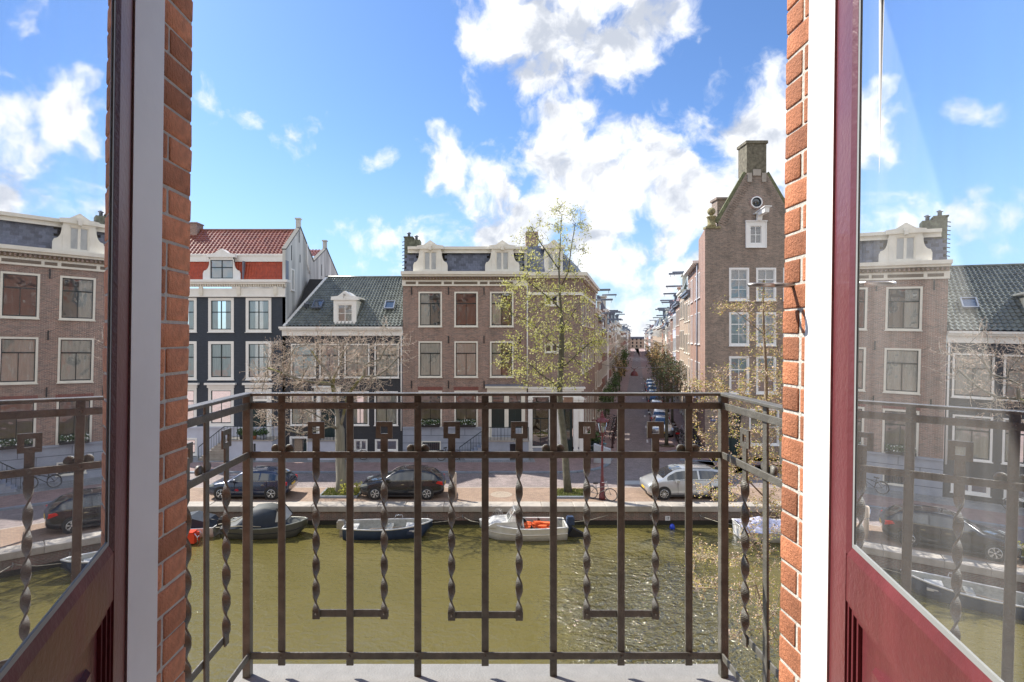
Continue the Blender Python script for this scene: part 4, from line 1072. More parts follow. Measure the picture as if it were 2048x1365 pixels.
b = MB(); b.box(x0 - .08, -.14, z1_, x1 + .08, .0, z1_ + .07); b.box(x0 - .05, -.1, z0_ - .02, x0, .0, z1_); b.box(x1, -.1, z0_ - .02, x1 + .05, 0, z1_); part('window_hood', b, M_purewhite, gab)
b = MB(); b.box(cx_ - .70, -.02, 20.24, cx_ + .70, 1.3, 22.35); b.box(cx_ - .78, -.10, 22.35, cx_ + .78, 1.38, 22.55)
ch = part('chimney', b, mat('mossy_chimney_brick', (.16, .145, .105), .9, var=.5, vscale=4, bump=.6, bscale=30), gab)
b = MB(); b.box(cx_ - .28, -.09, 20.05, cx_ + .28, -.0, 20.5); b.box(cx_ - .66, -.09, 19.6, cx_ - .36, 0, 20.25); b.box(cx_ + .36, -.09, 19.6, cx_ + .66, 0, 20.25); part('keystone', b, M_coping, ch)
b = MB()
for s_, e in ((-1, gl_), (1, gr_)):
    b.bar((cx_ + s_ * .68, .1, 20.25), (e - s_ * -.05, .1, 16.7), .5, .14, up=(0, 1, 0)); 
part('gable_coping', b, mat('mossy_coping', (.15, .16, .09), .9, var=.4, vscale=5), gab)
b = MB(); n_ = 24
for s_, e in ((-1, gl_), (1, gr_)):       # stepped brick wedges under the coping
    for i in range(n_):
        u = i / n_; xx = cx_ + s_ * .6 + (e - cx_ - s_ * .6) * u; zz = 20.0 - (20.0 - 16.6) * u
        b.bar((xx, -.03, zz), (xx - s_ * .42, -.03, zz - .22), .02, .05, up=(0, 0, 1))
part('coping_wedges', b, M_gable, gab, kind='stuff')
b = MB(); b.lathe((cx_, .0, fz(405)), [(.34, -.05), (.42, -.05), (.42, .02), (.34, .02), (.34, -.05)], 24, axis='y', caps=False); b.lathe((cx_, .0, fz(405)), [(.42, -.02), (.55, -.02), (.55, .01), (.42, .01), (.42, -.02)], 24, mi=1, axis='y', caps=False)
ow = part('round_window', b, [M_purewhite, M_brown], gab); b = MB(); b.lathe((cx_, -.012, fz(405)), [(0, 0), (.34, 0), (.34, .01), (0, .01)], 24, axis='y'); part('pane', b, M_carglass, ow)
# hoist housing
b = MB(); b.prism([(-1.25, 17.55), (-.05, 17.35), (-.05, 16.85), (-.25, 16.85), (-.3, 17.15), (-1.2, 17.2)], cx_ - .05 , cx_ + .28, axis='x'); b.box(cx_ - .25, -.35, 17.3, cx_ + .4, -.0, 17.36); b.prism([(-1.35, 17.62), (-1.35, 17.56), (-.05, 17.38), (-.05, 17.44)], cx_ - .12, cx_ + .4, axis='x')
part('hoist_housing', b, M_purewhite, gab)
# shoulder with ball finials
for xx in (lx_(1425), lx_(1601)):
    b = MB(); b.box(xx - .5, -.08, 16.3, xx + .55, .45, 16.45); b.lathe((xx, .2, 16.45), [(.30, 0), (.33, .1), (.26, .2), (.28, .62), (.34, .68), (.34, .75), (.12, .78), (.12, .86)], 12)
    b.lathe((xx, .2, 17.56), [(.02, -.28)] + [(.28 * math.cos(R(a)), .28 * math.sin(R(a))) for a in range(-80, 81, 16)] + [(.02, .28)], 14); part('ball_finial', b, mat('lichen_stone', (.27, .24, .13), .9, var=.5, vscale=9, bump=.5, bscale=60), gab)
# ground floor
part('wall', wall_open(W5, 0, 4.0, [(lx_(1444), lx_(1482), .1, 3.6), (lx_(1500), lx_(1556), .9, 3.4)]), M_gable, gab)
b = MB(); b.box(lx_(1444), .10, .1, lx_(1462.5), .16, 3.0); part('door', b, M_green, gab); b = MB(); b.box(lx_(1463.5), .10, .1, lx_(1482), .16, 3.0); part('door', b, M_green, gab); window(gab, lx_(1444), 3.0, lx_(1482) - lx_(1444), .6, 'casement', M_green, y=.04, fw=.05)
window(gab, lx_(1498), .85, lx_(1558) - lx_(1498), 2.6, 'four', M_purewhite, fw=.1)
# street-side wall, sunlit
GL = 13.5; rz = math.atan2(UY, UX)
b = MB(); b.add([(0, 0, 0), (UX * GL, UY * GL, 0), (UX * GL, UY * GL, 14.5), (UX * 4.3, UY * 4.3, 14.5), (UX * 4.3, UY * 4.3, 16.2), (0, 0, 16.3)], [(0, 1, 2, 3, 4, 5)]); part('side_wall', b, M_pinkbrick, gab)
for (s_, w_, rows) in ((3.2, .62, 0), (4.1, .62, 0), (6.0, .8, 1), (8.8, .8, 1), (9.8, .8, 1), (12.2, .7, 1)):
    for (z0_, z1_) in ((3.6, 6.6), (8.0, 10.5), (11.6, 13.6)):
        q = Vector((UX * (s_ + w_), UY * (s_ + w_), z0_)) - Vector((NX, NY, 0)) * .0
        window(gab, q.x, q.z, w_, z1_ - z0_, 'two', M_purewhite, y=q.y, rotz=rz + math.pi, fw=.07)
b = MB()
for s_ in (4.4,): p = Vector((UX * s_, UY * s_, 0)) - Vector((NX, NY, 0)) * .1; b.tube([p + Vector((0, 0, .5)), p + Vector((0, 0, 14.6))], .055, 6)
part('drain_pipe', b, M_lead, gab)
b = MB(); a = Vector((UX * 4.3, UY * 4.3, 14.5)); c = Vector((UX * GL, UY * GL, 14.5)); n_ = Vector((NX, NY, 0))
b.bar(a - n_ * .2, c - n_ * .2, .5, .22); b.add([a, c, c + n_ * 1.2 + Vector((0, 0, 1.6)), a + n_ * 1.2 + Vector((0, 0, 1.6))], [(0, 1, 2, 3)], 1); part('eaves', b, [M_white, M_slate], gab)
b = MB(); b.prism([(gl_ + .3, 16.4), (cx_, 20.0), (gr_ - .3, 16.4)], .35, 3.6); part('roof', b, M_pantile_d, gab)
b = MB(); b.prism([(.12, .31), (W5, .31), (W5 + 3, GL), (UX * GL + .1, UY * GL)], 0, 14.3, axis='z'); b.prism([(.12, .31), (W5, .31), (W5, 3.6), (UX * 3.6 + .1, 3.6)], 14.3, 16.2, axis='z'); part('rear_block', b, M_gable, gab)
b = MB(); b.box(1.55, 1.6, 16, 2.6, 2.6, 18.75); b.box(1.45, 1.5, 18.75, 2.7, 2.7, 18.92); b.box(W5 - 1.3, 1.6, 16, W5 - .3, 2.6, 18.9); part('chimney', b, M_gable, gab)
# street name plate and banner on the corner
b = MB(); b.box(lx_(1420), -.05, fz(843), lx_(1441), -.0, fz(837)); sg = part('street_name_plate', b, mat('enamel_blue', (.02, .05, .22), .3), gab)
b = MB(); zz = fz(840)
for i in range(12): b.box(lx_(1422) + i * .052, -.056, zz - .03, lx_(1422) + i * .052 + (.034 if i % 3 else .02), -.051, zz + .03)
part('lettering', b, M_purewhite, sg)

# ================================================================== rows of houses along the side street
rr = random.Random(21)
brick_choices = [M_pinkbrick, M_sand, M_redbrick, M_brown, M_gable, M_redbrick, M_sand, M_pinkbrick]
def row_house(P, rotz, w, h, wallm, label, seed, group, near=True, ground=M_greyblue, beam=True, floors=4, depth=6.0):
    q = random.Random(seed); H = thing('row_house', label, 'house', tuple(P), rotz, group)
    nw = 2 if w < 5.6 else (3 if w < 9 else int(w / 2.6)); fh = (h - .6) / floors; holes, wins = [], []
    ww = min(1.05, w / nw * .52)
    for f_ in range(floors):
        for i in range(nw):
            cx = w * (i + .5) / nw; z0_ = f_ * fh + (.9 if f_ else .5); hh = fh * (.62 if f_ else .7)
            if f_ == 0 and i == 0: continue
            holes.append((cx - ww / 2 + .05, cx + ww / 2 - .05, z0_ + .05, z0_ + hh - .05)); wins.append((cx - ww / 2, z0_, ww, round(hh, 1)))
    part('wall', wall_open(w - .03, 0, h, holes if near else []), wallm, H)
    for i, wv_ in enumerate(wins):
        k_ = q.choice(['dutch', 'two', 'dutch'])
        if near: window(H, *wv_, kind=k_, frame=M_cream, fw=.09, curtain=q.choice([0, 0, 2]))
        else:
            key = ('far', round(wv_[2], 1), wv_[3])
            if key not in WCACHE:
                b = MB(); b.box(0, -.06, 0, key[1], -.002, key[2]); b.box(.09, -.07, .09, key[1] / 2 - .04, -.061, key[2] * .6, 1); b.box(key[1] / 2 + .04, -.07, .09, key[1] - .09, -.061, key[2] * .6, 1); b.box(.09, -.07, key[2] * .64, key[1] - .09, -.061, key[2] - .09, 1)
                WCACHE[key] = b.mesh('window', [M_cream, M_carglass])
            part('window', WCACHE[key], None, H, (wv_[0], 0, wv_[1]))
    b = MB(); cx = w * .5 / nw; b.box(cx - ww / 2, -.04, .05, cx + ww / 2, .0, fh * .8); b.box(cx - ww / 2 - .1, -.1, 0, cx - ww / 2, 0, fh * .86, 1); b.box(cx + ww / 2, -.1, 0, cx + ww / 2 + .1, 0, fh * .86, 1); b.box(cx - ww / 2, -.1, fh * .8, cx + ww / 2, 0, fh * .86, 1)
    part('door', b, [q.choice([M_green, M_maroon, M_navy, M_sash]), M_cream], H)
    b = MB(); b.box(.0, -.25, h - .35, w - .02, .0, h - .12); b.box(.0, -.38, h - .117, w - .02, .2, h + .08); part('cornice', b, q.choice([M_white, M_cream, M_lead]), H)
    rh = q.uniform(1.6, 2.6); b = MB(); b.prism([(-.1, h + .05), (.7, h + rh), (depth - 1, h + rh), (depth, h + .05)], .02, w - .04, axis='x'); part('roof', b, q.choice([M_slate, M_pantile_d, M_pantile_r]), H)
    b = MB(); b.box(0.01, .05, 0, .25, depth, h); b.box(w - .3, .05, 0, w - .04, depth, h); b.box(.25, depth - .2, 0, w - .3, depth, h); part('side_wall', b, wallm, H)
    cx = w / 2; b = MB(); b.box(cx - .65, .02, h + .085, cx + .65, 1.2, h + 1.75); b.box(cx - .85, -.1, h + 1.75, cx + .85, 1.4, h + 1.9); d_ = part('dormer', b, M_lead if q.random() < .4 else M_cream, H)
    b = MB(); b.box(cx - .5, .005, h + .3, cx + .5, .019, h + 1.5); part('dormer_pane', b, M_carglass, d_)
    if beam:
        b = MB(); b.box(cx - .08, -1.35, h + 1.95, cx + .08, .5, h + 2.15); b.box(cx - .02, -1.2, h + 1.7, cx + .02, -1.16, h + 1.95); part('hoist_beam', b, M_lead, H)
    if q.random() < .6:
        b = MB(); b.box(.1, depth * .4, h + 1, .8, depth * .55, h + rh + 1.1); part('chimney', b, M_brown, H)
    return H
cols_words = {M_pinkbrick.name: 'pale red brick', M_sand.name: 'sand-coloured brick', M_redbrick.name: 'warm red brick', M_brown.name: 'red-brown brick', M_gable.name: 'grey-brown brick', M_palestone.name: 'pale grey plastered', M_white.name: 'white painted', M_ownwall.name: 'orange brick'}
th_l = math.atan2(UY, UX); th_r = th_l + math.pi
hb_l = ['narrow', 'tall', 'low', 'slim']
ordn = ['first', 'second', 'third', 'fourth', 'fifth', 'sixth', 'seventh', 'eighth', 'ninth', 'tenth', 'eleventh', 'twelfth', 'thirteenth', 'fourteenth', 'fifteenth', 'sixteenth', 'seventeenth', 'eighteenth']
s = 13.6; hs = [11.2, 10.6, 9.4, 12.0, 10.2, 9.2, 10.6, 9.6, 11.0, 9.8, 11.5, 10, 10.4, 9.7, 11.2, 10, 9.6, 10.9]; ms_l = [M_sand, M_pinkbrick, M_redbrick, M_brown, M_white, M_redbrick, M_sand, M_brown, M_pinkbrick, M_palestone] * 2
for i in range(18):
    w = rr.uniform(4.8, 6.6) if i < 10 else rr.uniform(26, 40); m_ = ms_l[i]
    row_house(st(s, 0), th_l, w, hs[i], m_, f'{cols_words[m_.name]} terraced house, {ordn[i]} beyond the shopfront corner house', 100 + i, 'terraced houses on the shopfront side of the side street', near=i < 5, floors=3 if hs[i] < 10.5 else 4)
    s += w
SL = s
s = GL + .1; hs = [12.8, 13.4, 12.6, 12.2, 11.4, 12.0, 10.8, 11.4, 10.4, 11.8, 10.8, 11.2, 10, 11.4, 10.6, 11, 10.2, 11]; ms_r = [M_sand, M_sand, M_pinkbrick, M_palestone, M_redbrick, M_brown, M_pinkbrick, M_white, M_sand, M_redbrick] * 2
for i in range(18):
    w = rr.uniform(4.8, 6.8) if i < 10 else rr.uniform(26, 40); m_ = ms_r[i]
    row_house(st(s + w, SW), th_r, w, hs[i], m_, f'{cols_words[m_.name]} terraced house, {ordn[i]} beyond the gabled corner house', 300 + i, 'terraced houses on the gabled side of the side street', near=i < 5, floors=4)
    s += w
SR = s
# far end of the street
far = thing('church_block', 'distant pale building closing the far end of the side street', 'building', tuple(st(max(SL, SR) + 60, 0)), th_l - math.pi / 2)
b = MB(); b.box(-16, -3, 0, 24, 8, 7.0); part('wall', b, M_sand, far); b = MB(); b.prism([(-16, 7.0), (24, 7.0), (22, 9), (-14, 9)], -2, 7); part('roof', b, M_slate, far)
b = MB()
for i in range(12):
    for j in range(3): b.box(-12 + i * 3, -3.06, 1 + j * 2.6, -10.8 + i * 3, -3.0, 2.6 + j * 2.6)
part('windows', b, M_carglass, far, kind='stuff')

# ================================================================== neighbouring fronts on our own side of the canal (seen in reflections)
for i, (x0, w, h, m_) in enumerate(((-22.5, 8.4, 13.5, M_redbrick), (-14, 8.6, 15, M_sand), (5.4, 8, 14, M_brown), (13.6, 8.4, 15.5, M_pinkbrick))):
    row_house((x0 + w, 1.38, 0), math.pi, w, h, m_, ('warm red brick neighbour front mirrored in the panes, two doors to the left', 'sand brick neighbour front next door on the left', 'red-brown brick neighbour front next door on the right', 'pale red neighbour front two doors to the right')[i], 500 + i, 'fronts on our side of the canal', near=False, beam=False)

# ================================================================== OUR HOUSE: opening, casings, doors (leaning very slightly, as the old front does)
LEAN = Matrix.Translation((0, 1.3, EYE)) @ Matrix.Rotation(R(.72), 4, 'Y') @ Matrix.Translation((0, -1.3, -EYE))
XL, XR = -.747, .765
YO = 1.40; YL, YR = 1.272, 1.300
ZT, ZB = EYE + 1.42, EYE - 1.29
own = thing('brick_house_front', 'orange brick house front whose window reveals frame the whole view', 'house', (0, 0, 0)); own.matrix_world = LEAN
b = MB()
b.box(-5.4, 1.26, 0, XL - .013, YO - .012, 16); b.box(XR + .013, 1.26, 0, 5.4, YO - .012, 16); b.box(XL - .013, 1.26, 0, XR + .013, YO - .012, ZB - .25); b.box(XL - .013, 1.26, ZT, XR + .013, YO - .012, 16)
part('wall', b, M_ownwall, own)
b = MB(); b.box(XL - .115, YL - .02, ZB - .2, XL - .0018, YO - .0025, ZT); part('mortar', b, M_mortar, own); b = MB(); b.box(XR + .0018, YR - .02, ZB - .2, XR + .115, YO - .0025, ZT); part('mortar', b, M_mortar, own)
for xx in (-4.2, 2.9):
    for zz in (1.2, 4.7, 8.2, 11.7):
        window(own, xx + 1.3, zz, 1.3, 2.2, 'dutch', M_cream, y=YO - .01, rotz=math.pi, fw=.1)
for zz in (1.2, 4.2, 11.7): window(own, .8, zz, 1.6, 2.2, 'dutch', M_cream, y=YO - .01, rotz=math.pi, fw=.1)
b = MB(); b.box(-5.4, YO - .01, 15.2, 5.4, YO + .5, 15.9); part('cornice', b, M_white, own)
import bmesh
def brick_mesh(l, seed, m):
    bm = bmesh.new(); bmesh.ops.create_cube(bm, size=1)
    for v in bm.verts: v.co = Vector((v.co.x * .10, v.co.y * l, v.co.z * .0575))
    bmesh.ops.bevel(bm, geom=list(bm.edges), offset=.0045, segments=2, affect='EDGES', profile=.6)
    q = random.Random(seed)
    for v in bm.verts: v.co += Vector((q.uniform(-1, 1), q.uniform(-1, 1), q.uniform(-1, 1))) * .0009
    me = bpy.data.meshes.new('brick'); bm.to_mesh(me); bm.free(); me.materials.append(m)
    for p in me.polygons: p.use_smooth = True
    return me
rb = random.Random(8); PITCH = .0632
bl = {}
for side in (-1, 1):
    X = XL if side < 0 else XR; Yi = YL if side < 0 else YR; m_ = M_brick2 if side < 0 else M_brick1
    full = [brick_mesh(YO - Yi, 10 * k + side, m_) for k in range(3)]; head = [brick_mesh(YO - Yi - .030, 50 + 10 * k + side, m_) for k in range(3)]; bit = brick_mesh(.020, 7 + side, m_)
    z = 9.3366 - PITCH / 2 if side < 0 else 9.26 - PITCH / 2
    while z + PITCH < ZT: z += PITCH
    k = 0
    while z > ZB - .2:
        xx = X + side * (.05 - .001 + rb.uniform(-.0008, .0008)); zz = z + rb.uniform(-.0015, .0015)
        pat = (k % 2 == 0) if rb.random() < .85 else (k % 2 == 1)
        if side > 0 and .42 < (k / 46.0) < .62: pat = rb.random() < .4
        if pat: part('brick', rb.choice(full), None, own, (xx, (YO + Yi) / 2 + rb.uniform(-.002, .002), zz))
        else:
            part('brick', rb.choice(head), None, own, (xx, YO - (YO - Yi - .030) / 2 + rb.uniform(-.002, .002), zz)); part('brick', bit, None, own, (xx, Yi + .011, zz))
        z -= PITCH; k += 1
# white casings (kozijn)
CL, CR = 1.165, 1.203
b = MB(); b.box(XL - .10, CL, ZB, XL + .003, YL, ZT); part('window_casing', b, M_casing, own)
b = MB(); b.box(XR - .003, CR, ZB, XR + .10, YR, ZT); part('window_casing', b, M_casing, own)
b = MB(); b.box(XL - .10, CL, ZT, XR + .1, YL + .02, ZT + .12); part('window_casing', b, M_casing, own)
b = MB(); b.box(XL - .1, .98, ZB - .2, XR + .1, 1.40, ZB - .02); part('threshold', b, M_conc, own)
# hook on the right reveal
hk = thing('wall_hook', 'small grey steel ring hook sticking out of the right-hand brick reveal', 'hook'); hk.matrix_world = LEAN
yh = 1.355; zh = EYE + (675 - 563) * yh / F; xw = XR
b = MB(); b.tube([(xw + .02, yh, zh), (xw - .052, yh + .004, zh)], .0062, 8); part('shank', b, M_steel, hk)
b = MB(); pts = []
for i in range(17):
    a = math.pi * 2 * i / 16; pts.append((xw - .078 - .028 * math.cos(a), yh + .004 + .018 * math.sin(a) , zh + .0015 * math.sin(a)))
b.tube(pts, .0052, 7, caps=False); part('ring', b, M_steel, hk)

# doors
def door_leaf(side):
    lab = 'maroon glazed balcony door on the left, in shade, sky mirrored in its pane' if side < 0 else 'maroon glazed balcony door on the right, sunlit with mirrored dormer'
    ang = R(20.5) if side < 0 else R(15.4)
    hx, hy = (XL + .0, CL - .004) if side < 0 else (XR - .0, CR - .004)
    t_ = thing('balcony_door', lab, 'door')
    # local frame: x = along leaf towards the camera, y = outward face normal, z up
    d = Vector((math.sin(ang) * (1 if side < 0 else -1), -math.cos(ang), 0)); nrm = Vector((math.cos(ang) * (1 if side < 0 else -1), math.sin(ang), 0))
    M = Matrix(((d.x, nrm.x, 0, hx), (d.y, nrm.y, 0, hy), (0, 0, 1, 0), (0, 0, 0, 1)))
    t_.matrix_world = LEAN @ M
    WD = .80; T = .05; st_, bd = .088, .009
    gz_ = EYE - .408                        # lower glass edge
    g0, g1 = st_ + bd + .022, WD - st_ - bd - .022
    def bx(x0, x1, y0, y1, z0, z1): q = MB(); q.box(x0, y0, z0, x1, y1, z1); return q
    part('stile', bx(0, st_, -T, 0, ZB + .01, ZT - .005), M_maroon, t_)
    part('stile', bx(WD - st_, WD, -T, 0, ZB + .01, ZT - .005), M_maroon, t_)
    part('rail', bx(st_, WD - st_, -T, -.001, gz_ - .115, gz_ - .022), M_maroon, t_)
    part('rail', bx(st_, WD - st_, -T, -.001, ZT - .1, ZT - .005), M_maroon, t_)
    part('rail', bx(st_, WD - st_, -T, -.001, ZB + .01, ZB + .16), M_maroon, t_)
    # bevelled beads round the pane
    q = MB(); q.prism([(st_, 0.0), (st_ + bd + .004, -.006), (st_ + bd + .004, -.045), (st_, -.045)], gz_ - .02, ZT - .1, axis='z'); part('glazing_bead', q, M_maroon_rough if side < 0 else M_maroon, t_)
    q = MB(); q.prism([(WD - st_, 0.0), (WD - st_ - bd, -.006), (WD - st_ - bd, -.045), (WD - st_, -.045)], gz_ - .02, ZT - .1, axis='z'); part('glazing_bead', q, M_maroon, t_)
    q = MB(); q.prism([(-.001, gz_ - .022), (-.007, gz_ - .003), (-.045, gz_ - .003), (-.045, gz_ - .022)], st_ + .005, WD - st_ - .005, axis='x'); part('glazing_bead', q, M_maroon, t_)
    # gasket and spacer
    q = MB(); a = st_ + bd + .004; c = WD - st_ - bd
    q.box(a, -.0065, gz_ - .003, a + .009, -.012, ZT - .1); q.box(c - .009, -.0065, gz_ - .003, c, -.012, ZT - .1); q.box(a + .009, -.0065, gz_ - .003, c - .009, -.012, gz_ + .006); part('gasket', q, M_gasket, t_)
    q = MB(); q.box(a + .004, -.013, gz_ + .0, a + .018, -.028, ZT - .1); q.box(c - .018, -.013, gz_, c - .004, -.028, ZT - .1); q.box(a + .018, -.013, gz_, c - .018, -.028, gz_ + .013); part('spacer', q, M_spacer, t_)
    q = MB(); q.add([(a, -.0085, gz_), (c, -.0085, gz_), (c, -.0085, ZT - .1), (a, -.0085, ZT - .1)], [(0, 1, 2, 3)]); part('pane', q, M_door_glass, t_)
    # lower panel with stepped mouldings
    z0, z1 = ZB + .16, gz_ - .115
    part('panel', bx(st_, WD - st_, -.034, -.020, z0, z1), M_maroon, t_)
    for i, (o_, y_) in enumerate(((.0, -.004), (.011, -.008), (.022, -.013))):
        q = MB(); o2 = o_ + .008
        q.box(st_ + o_, -.021, z0 + o_, st_ + o2, y_, z1 - o_); q.box(WD - st_ - o2, -.021, z0 + o_, WD - st_ - o_, y_, z1 - o_)
        q.box(st_ + o2, -.021, z1 - o2, WD - st_ - o2, y_, z1 - o_); q.box(st_ + o2, -.021, z0 + o_, WD - st_ - o2, y_, z0 + o2); part('panel_moulding', q, M_maroon, t_)
    q = MB(); q.prism([(st_ + .09, -.021), (WD - st_ - .09, -.021), (WD - st_ - .11, -.008), (st_ + .11, -.008)], z0 + .08, z1 - .08, axis='z'); part('raised_field', q, M_maroon, t_)
    q = MB()
    for zz in (EYE + 1.0, EYE + .1, EYE - .95): q.tube([(-.008, -.008, zz), (-.008, -.008, zz + .09)], .008, 8)
    part('hinge', q, M_steel, t_)
    return t_
door_leaf(-1); door_leaf(1)

# room shell and drapes behind the doors
b = MB(); xa, xb, ya, yb, za, zb = -3.0, 3.0, -4.5, 1.255, ZB - .05, ZT + .25
def quad(b, *p): b.add(p, [(0, 1, 2, 3)])
quad(b, (xa, ya, za), (xa, yb, za), (xa, yb, zb), (xa, ya, zb)); quad(b, (xb, ya, za), (xb, yb, za), (xb, yb, zb), (xb, ya, zb)); quad(b, (xa, ya, za), (xb, ya, za), (xb, ya, zb), (xa, ya, zb))
quad(b, (xa, yb, za), (XL - .1, yb, za), (XL - .1, yb, zb), (xa, yb, zb)); quad(b, (XR + .1, yb, za), (xb, yb, za), (xb, yb, zb), (XR + .1, yb, zb)); quad(b, (XL - .1, yb, ZT + .1), (XR + .1, yb, ZT + .1), (XR + .1, yb, zb), (XL - .1, yb, zb))
struct('room_walls', b, M_room)
b = MB(); quad(b, (xa, ya, zb), (xb, ya, zb), (xb, yb, zb), (xa, yb, zb)); struct('room_ceiling', b, M_room)
b = MB(); quad(b, (xa, ya, za), (xb, ya, za), (xb, yb, za), (xa, yb, za)); struct('room_floor', b, M_roomfloor)
for s_ in (-1, 1):
    b = MB(); vs = []; fs = []; n_ = 60; x0, x1 = (.80, 1.5)
    for i in range(n_ + 1):
        xx = x0 + (x1 - x0) * i / n_; yy = 1.10 + .034 * math.sin(i * .9) + .016 * math.sin(i * .37 + 1)
        vs += [(s_ * xx, yy, za + .02), (s_ * xx, yy + .004 * math.sin(i * 2.1), zb - .05)]
    for i in range(n_): fs.append((2 * i, 2 * i + 2, 2 * i + 3, 2 * i + 1))
    b.add(vs, fs, 0, True)
    single('curtain', b, M_drape, ('pale drape hanging in folds behind the left door pane', None, 'pale drape hanging in folds behind the right door pane')[s_ + 1], 'curtain')

b = MB(); b.tube([(.7275, 1.002, EYE - .33), (.7275, 1.002, zb - .1)], .0042, 8)  # added white strip imitating a sunlit vertical line in the pane
single('bright_line_strip', b, M_purewhite, 'thin white strip added to imitate a bright line in the right door pane', 'added strip')

# ================================================================== BALCONY
YP = 2.10; FLOOR = EYE - 1.293
bal = thing('balcony', 'pale concrete balcony floor slab under the metal railing', 'balcony', (0, 0, 0))
b = MB(); b.prism([(-.945, 1.40), (-.945, 2.14), (-.91, 2.177), (.93, 2.177), (.965, 2.14), (.965, 1.40)], FLOOR - .16, FLOOR, axis='z'); part('slab', b, M_conc, bal)
b = MB(); b.box(-.9, 1.40, FLOOR - .5, -.7, 1.95, FLOOR - .163); b.box(.7, 1.40, FLOOR - .5, .9, 1.95, FLOOR - .163); part('bracket', b, M_conc, bal)

rail = thing('balcony_railing', 'brown-grey wrought metal balcony railing with twisted bars and square eyelets', 'railing', (0, 0, 0))
K = F / YP
def rx(px): return (px - PX0) / K
def rzz(py): return EYE + (PY0 - py) / K
zh0, zh1 = rzz(791.5), rzz(786.0)
xl, xr = rx(495.5), rx(1446.5)
HB = .012
def rbox(name, x0, y0, z0, x1, y1, z1, m=M_rail):
    bm = bmesh.new(); bmesh.ops.create_cube(bm, size=1)
    sx, sy, sz = abs(x1 - x0), abs(y1 - y0), abs(z1 - z0)
    for v in bm.verts: v.co = Vector((v.co.x * sx, v.co.y * sy, v.co.z * sz))
    bmesh.ops.bevel(bm, geom=list(bm.edges), offset=min(.0014, min(sx, sy, sz) * .3), segments=1, affect='EDGES')
    me = bpy.data.meshes.new(name); bm.to_mesh(me); bm.free(); me.materials.append(m)
    return part(name, me, None, rail, ((x0 + x1) / 2, (y0 + y1) / 2, (z0 + z1) / 2))
rbox('handrail', xl - .02, YP - .02, zh0, xr + .02, YP + .02, zh1)
for (x_) in (xl, xr):
    rbox('handrail', x_ - .02, YO + .0, zh0 + .0004, x_ + .02, YP - .0205, zh1 + .0004)
    rbox('post', x_ - .0145, YP - .0145, FLOOR, x_ + .0145, YP + .0145, zh0 - .0005)
    rbox('post', x_ - .0145, YO + .06, FLOOR, x_ + .0145, YO + .089, zh0 - .0005)
for (pa, pb) in ((804.7, 818), (902.5, 915.7), (1302.5, 1316.5)):
    z0, z1 = rzz(pb), rzz(pa)
    rbox('cross_rail', xl + .015, YP - .0115, z0, xr - .015, YP - .0045, z1)
    for x_, s_ in ((xl, 1), (xr, -1)): rbox('cross_rail', x_ + s_ * .0045, YO, z0, x_ + s_ * .0115, YP - .015, z1)
zr = {'r2': (rzz(818), rzz(804.7)), 'r3': (rzz(915.7), rzz(902.5)), 'b': (rzz(1316.5), rzz(1302.5))}
bars = [(563.5, 1331), (700, 1331), (835.6, 1349), (970.3, 1332), (1106.7, 1349), (1242, 1331), (1377.5, 1331)]
w = .0137
def rivet(x_, y_, z_, side=None):
    b = MB(); b.lathe((0, 0, 0), [(.0055, 0), (.0045, -.0025), (0, -.003)], 8, axis='y' if side is None else 'x'); part('rivet', b, M_rail, rail, (x_, y_, z_))
for (px, pyb) in bars:
    rbox('bar', rx(px) - w, YP - .004, rzz(pyb) if pyb < 1340 else FLOOR, rx(px) + w, YP + .004, zh0 - .0005)
    for r_ in ('r2', 'r3', 'b'): rivet(rx(px), YP - .0118, sum(zr[r_]) / 2)
def scroll(x_, y_, along):
    b = MB()
    for s_ in (-1, 1):
        c = Vector((x_, y_, rzz(899))) + Vector(along) * s_ * .026
        b.lathe(tuple(c), [(.0, -.006), (.0165, -.006), (.018, 0), (.0165, .006), (0, .006)], 14, axis='y' if along[0] else 'x')
    part('scroll', b, M_rail, rail)
for px in (563.5, 835.6, 1106.7, 1377.5): scroll(rx(px), YP + .011, (1, 0, 0))
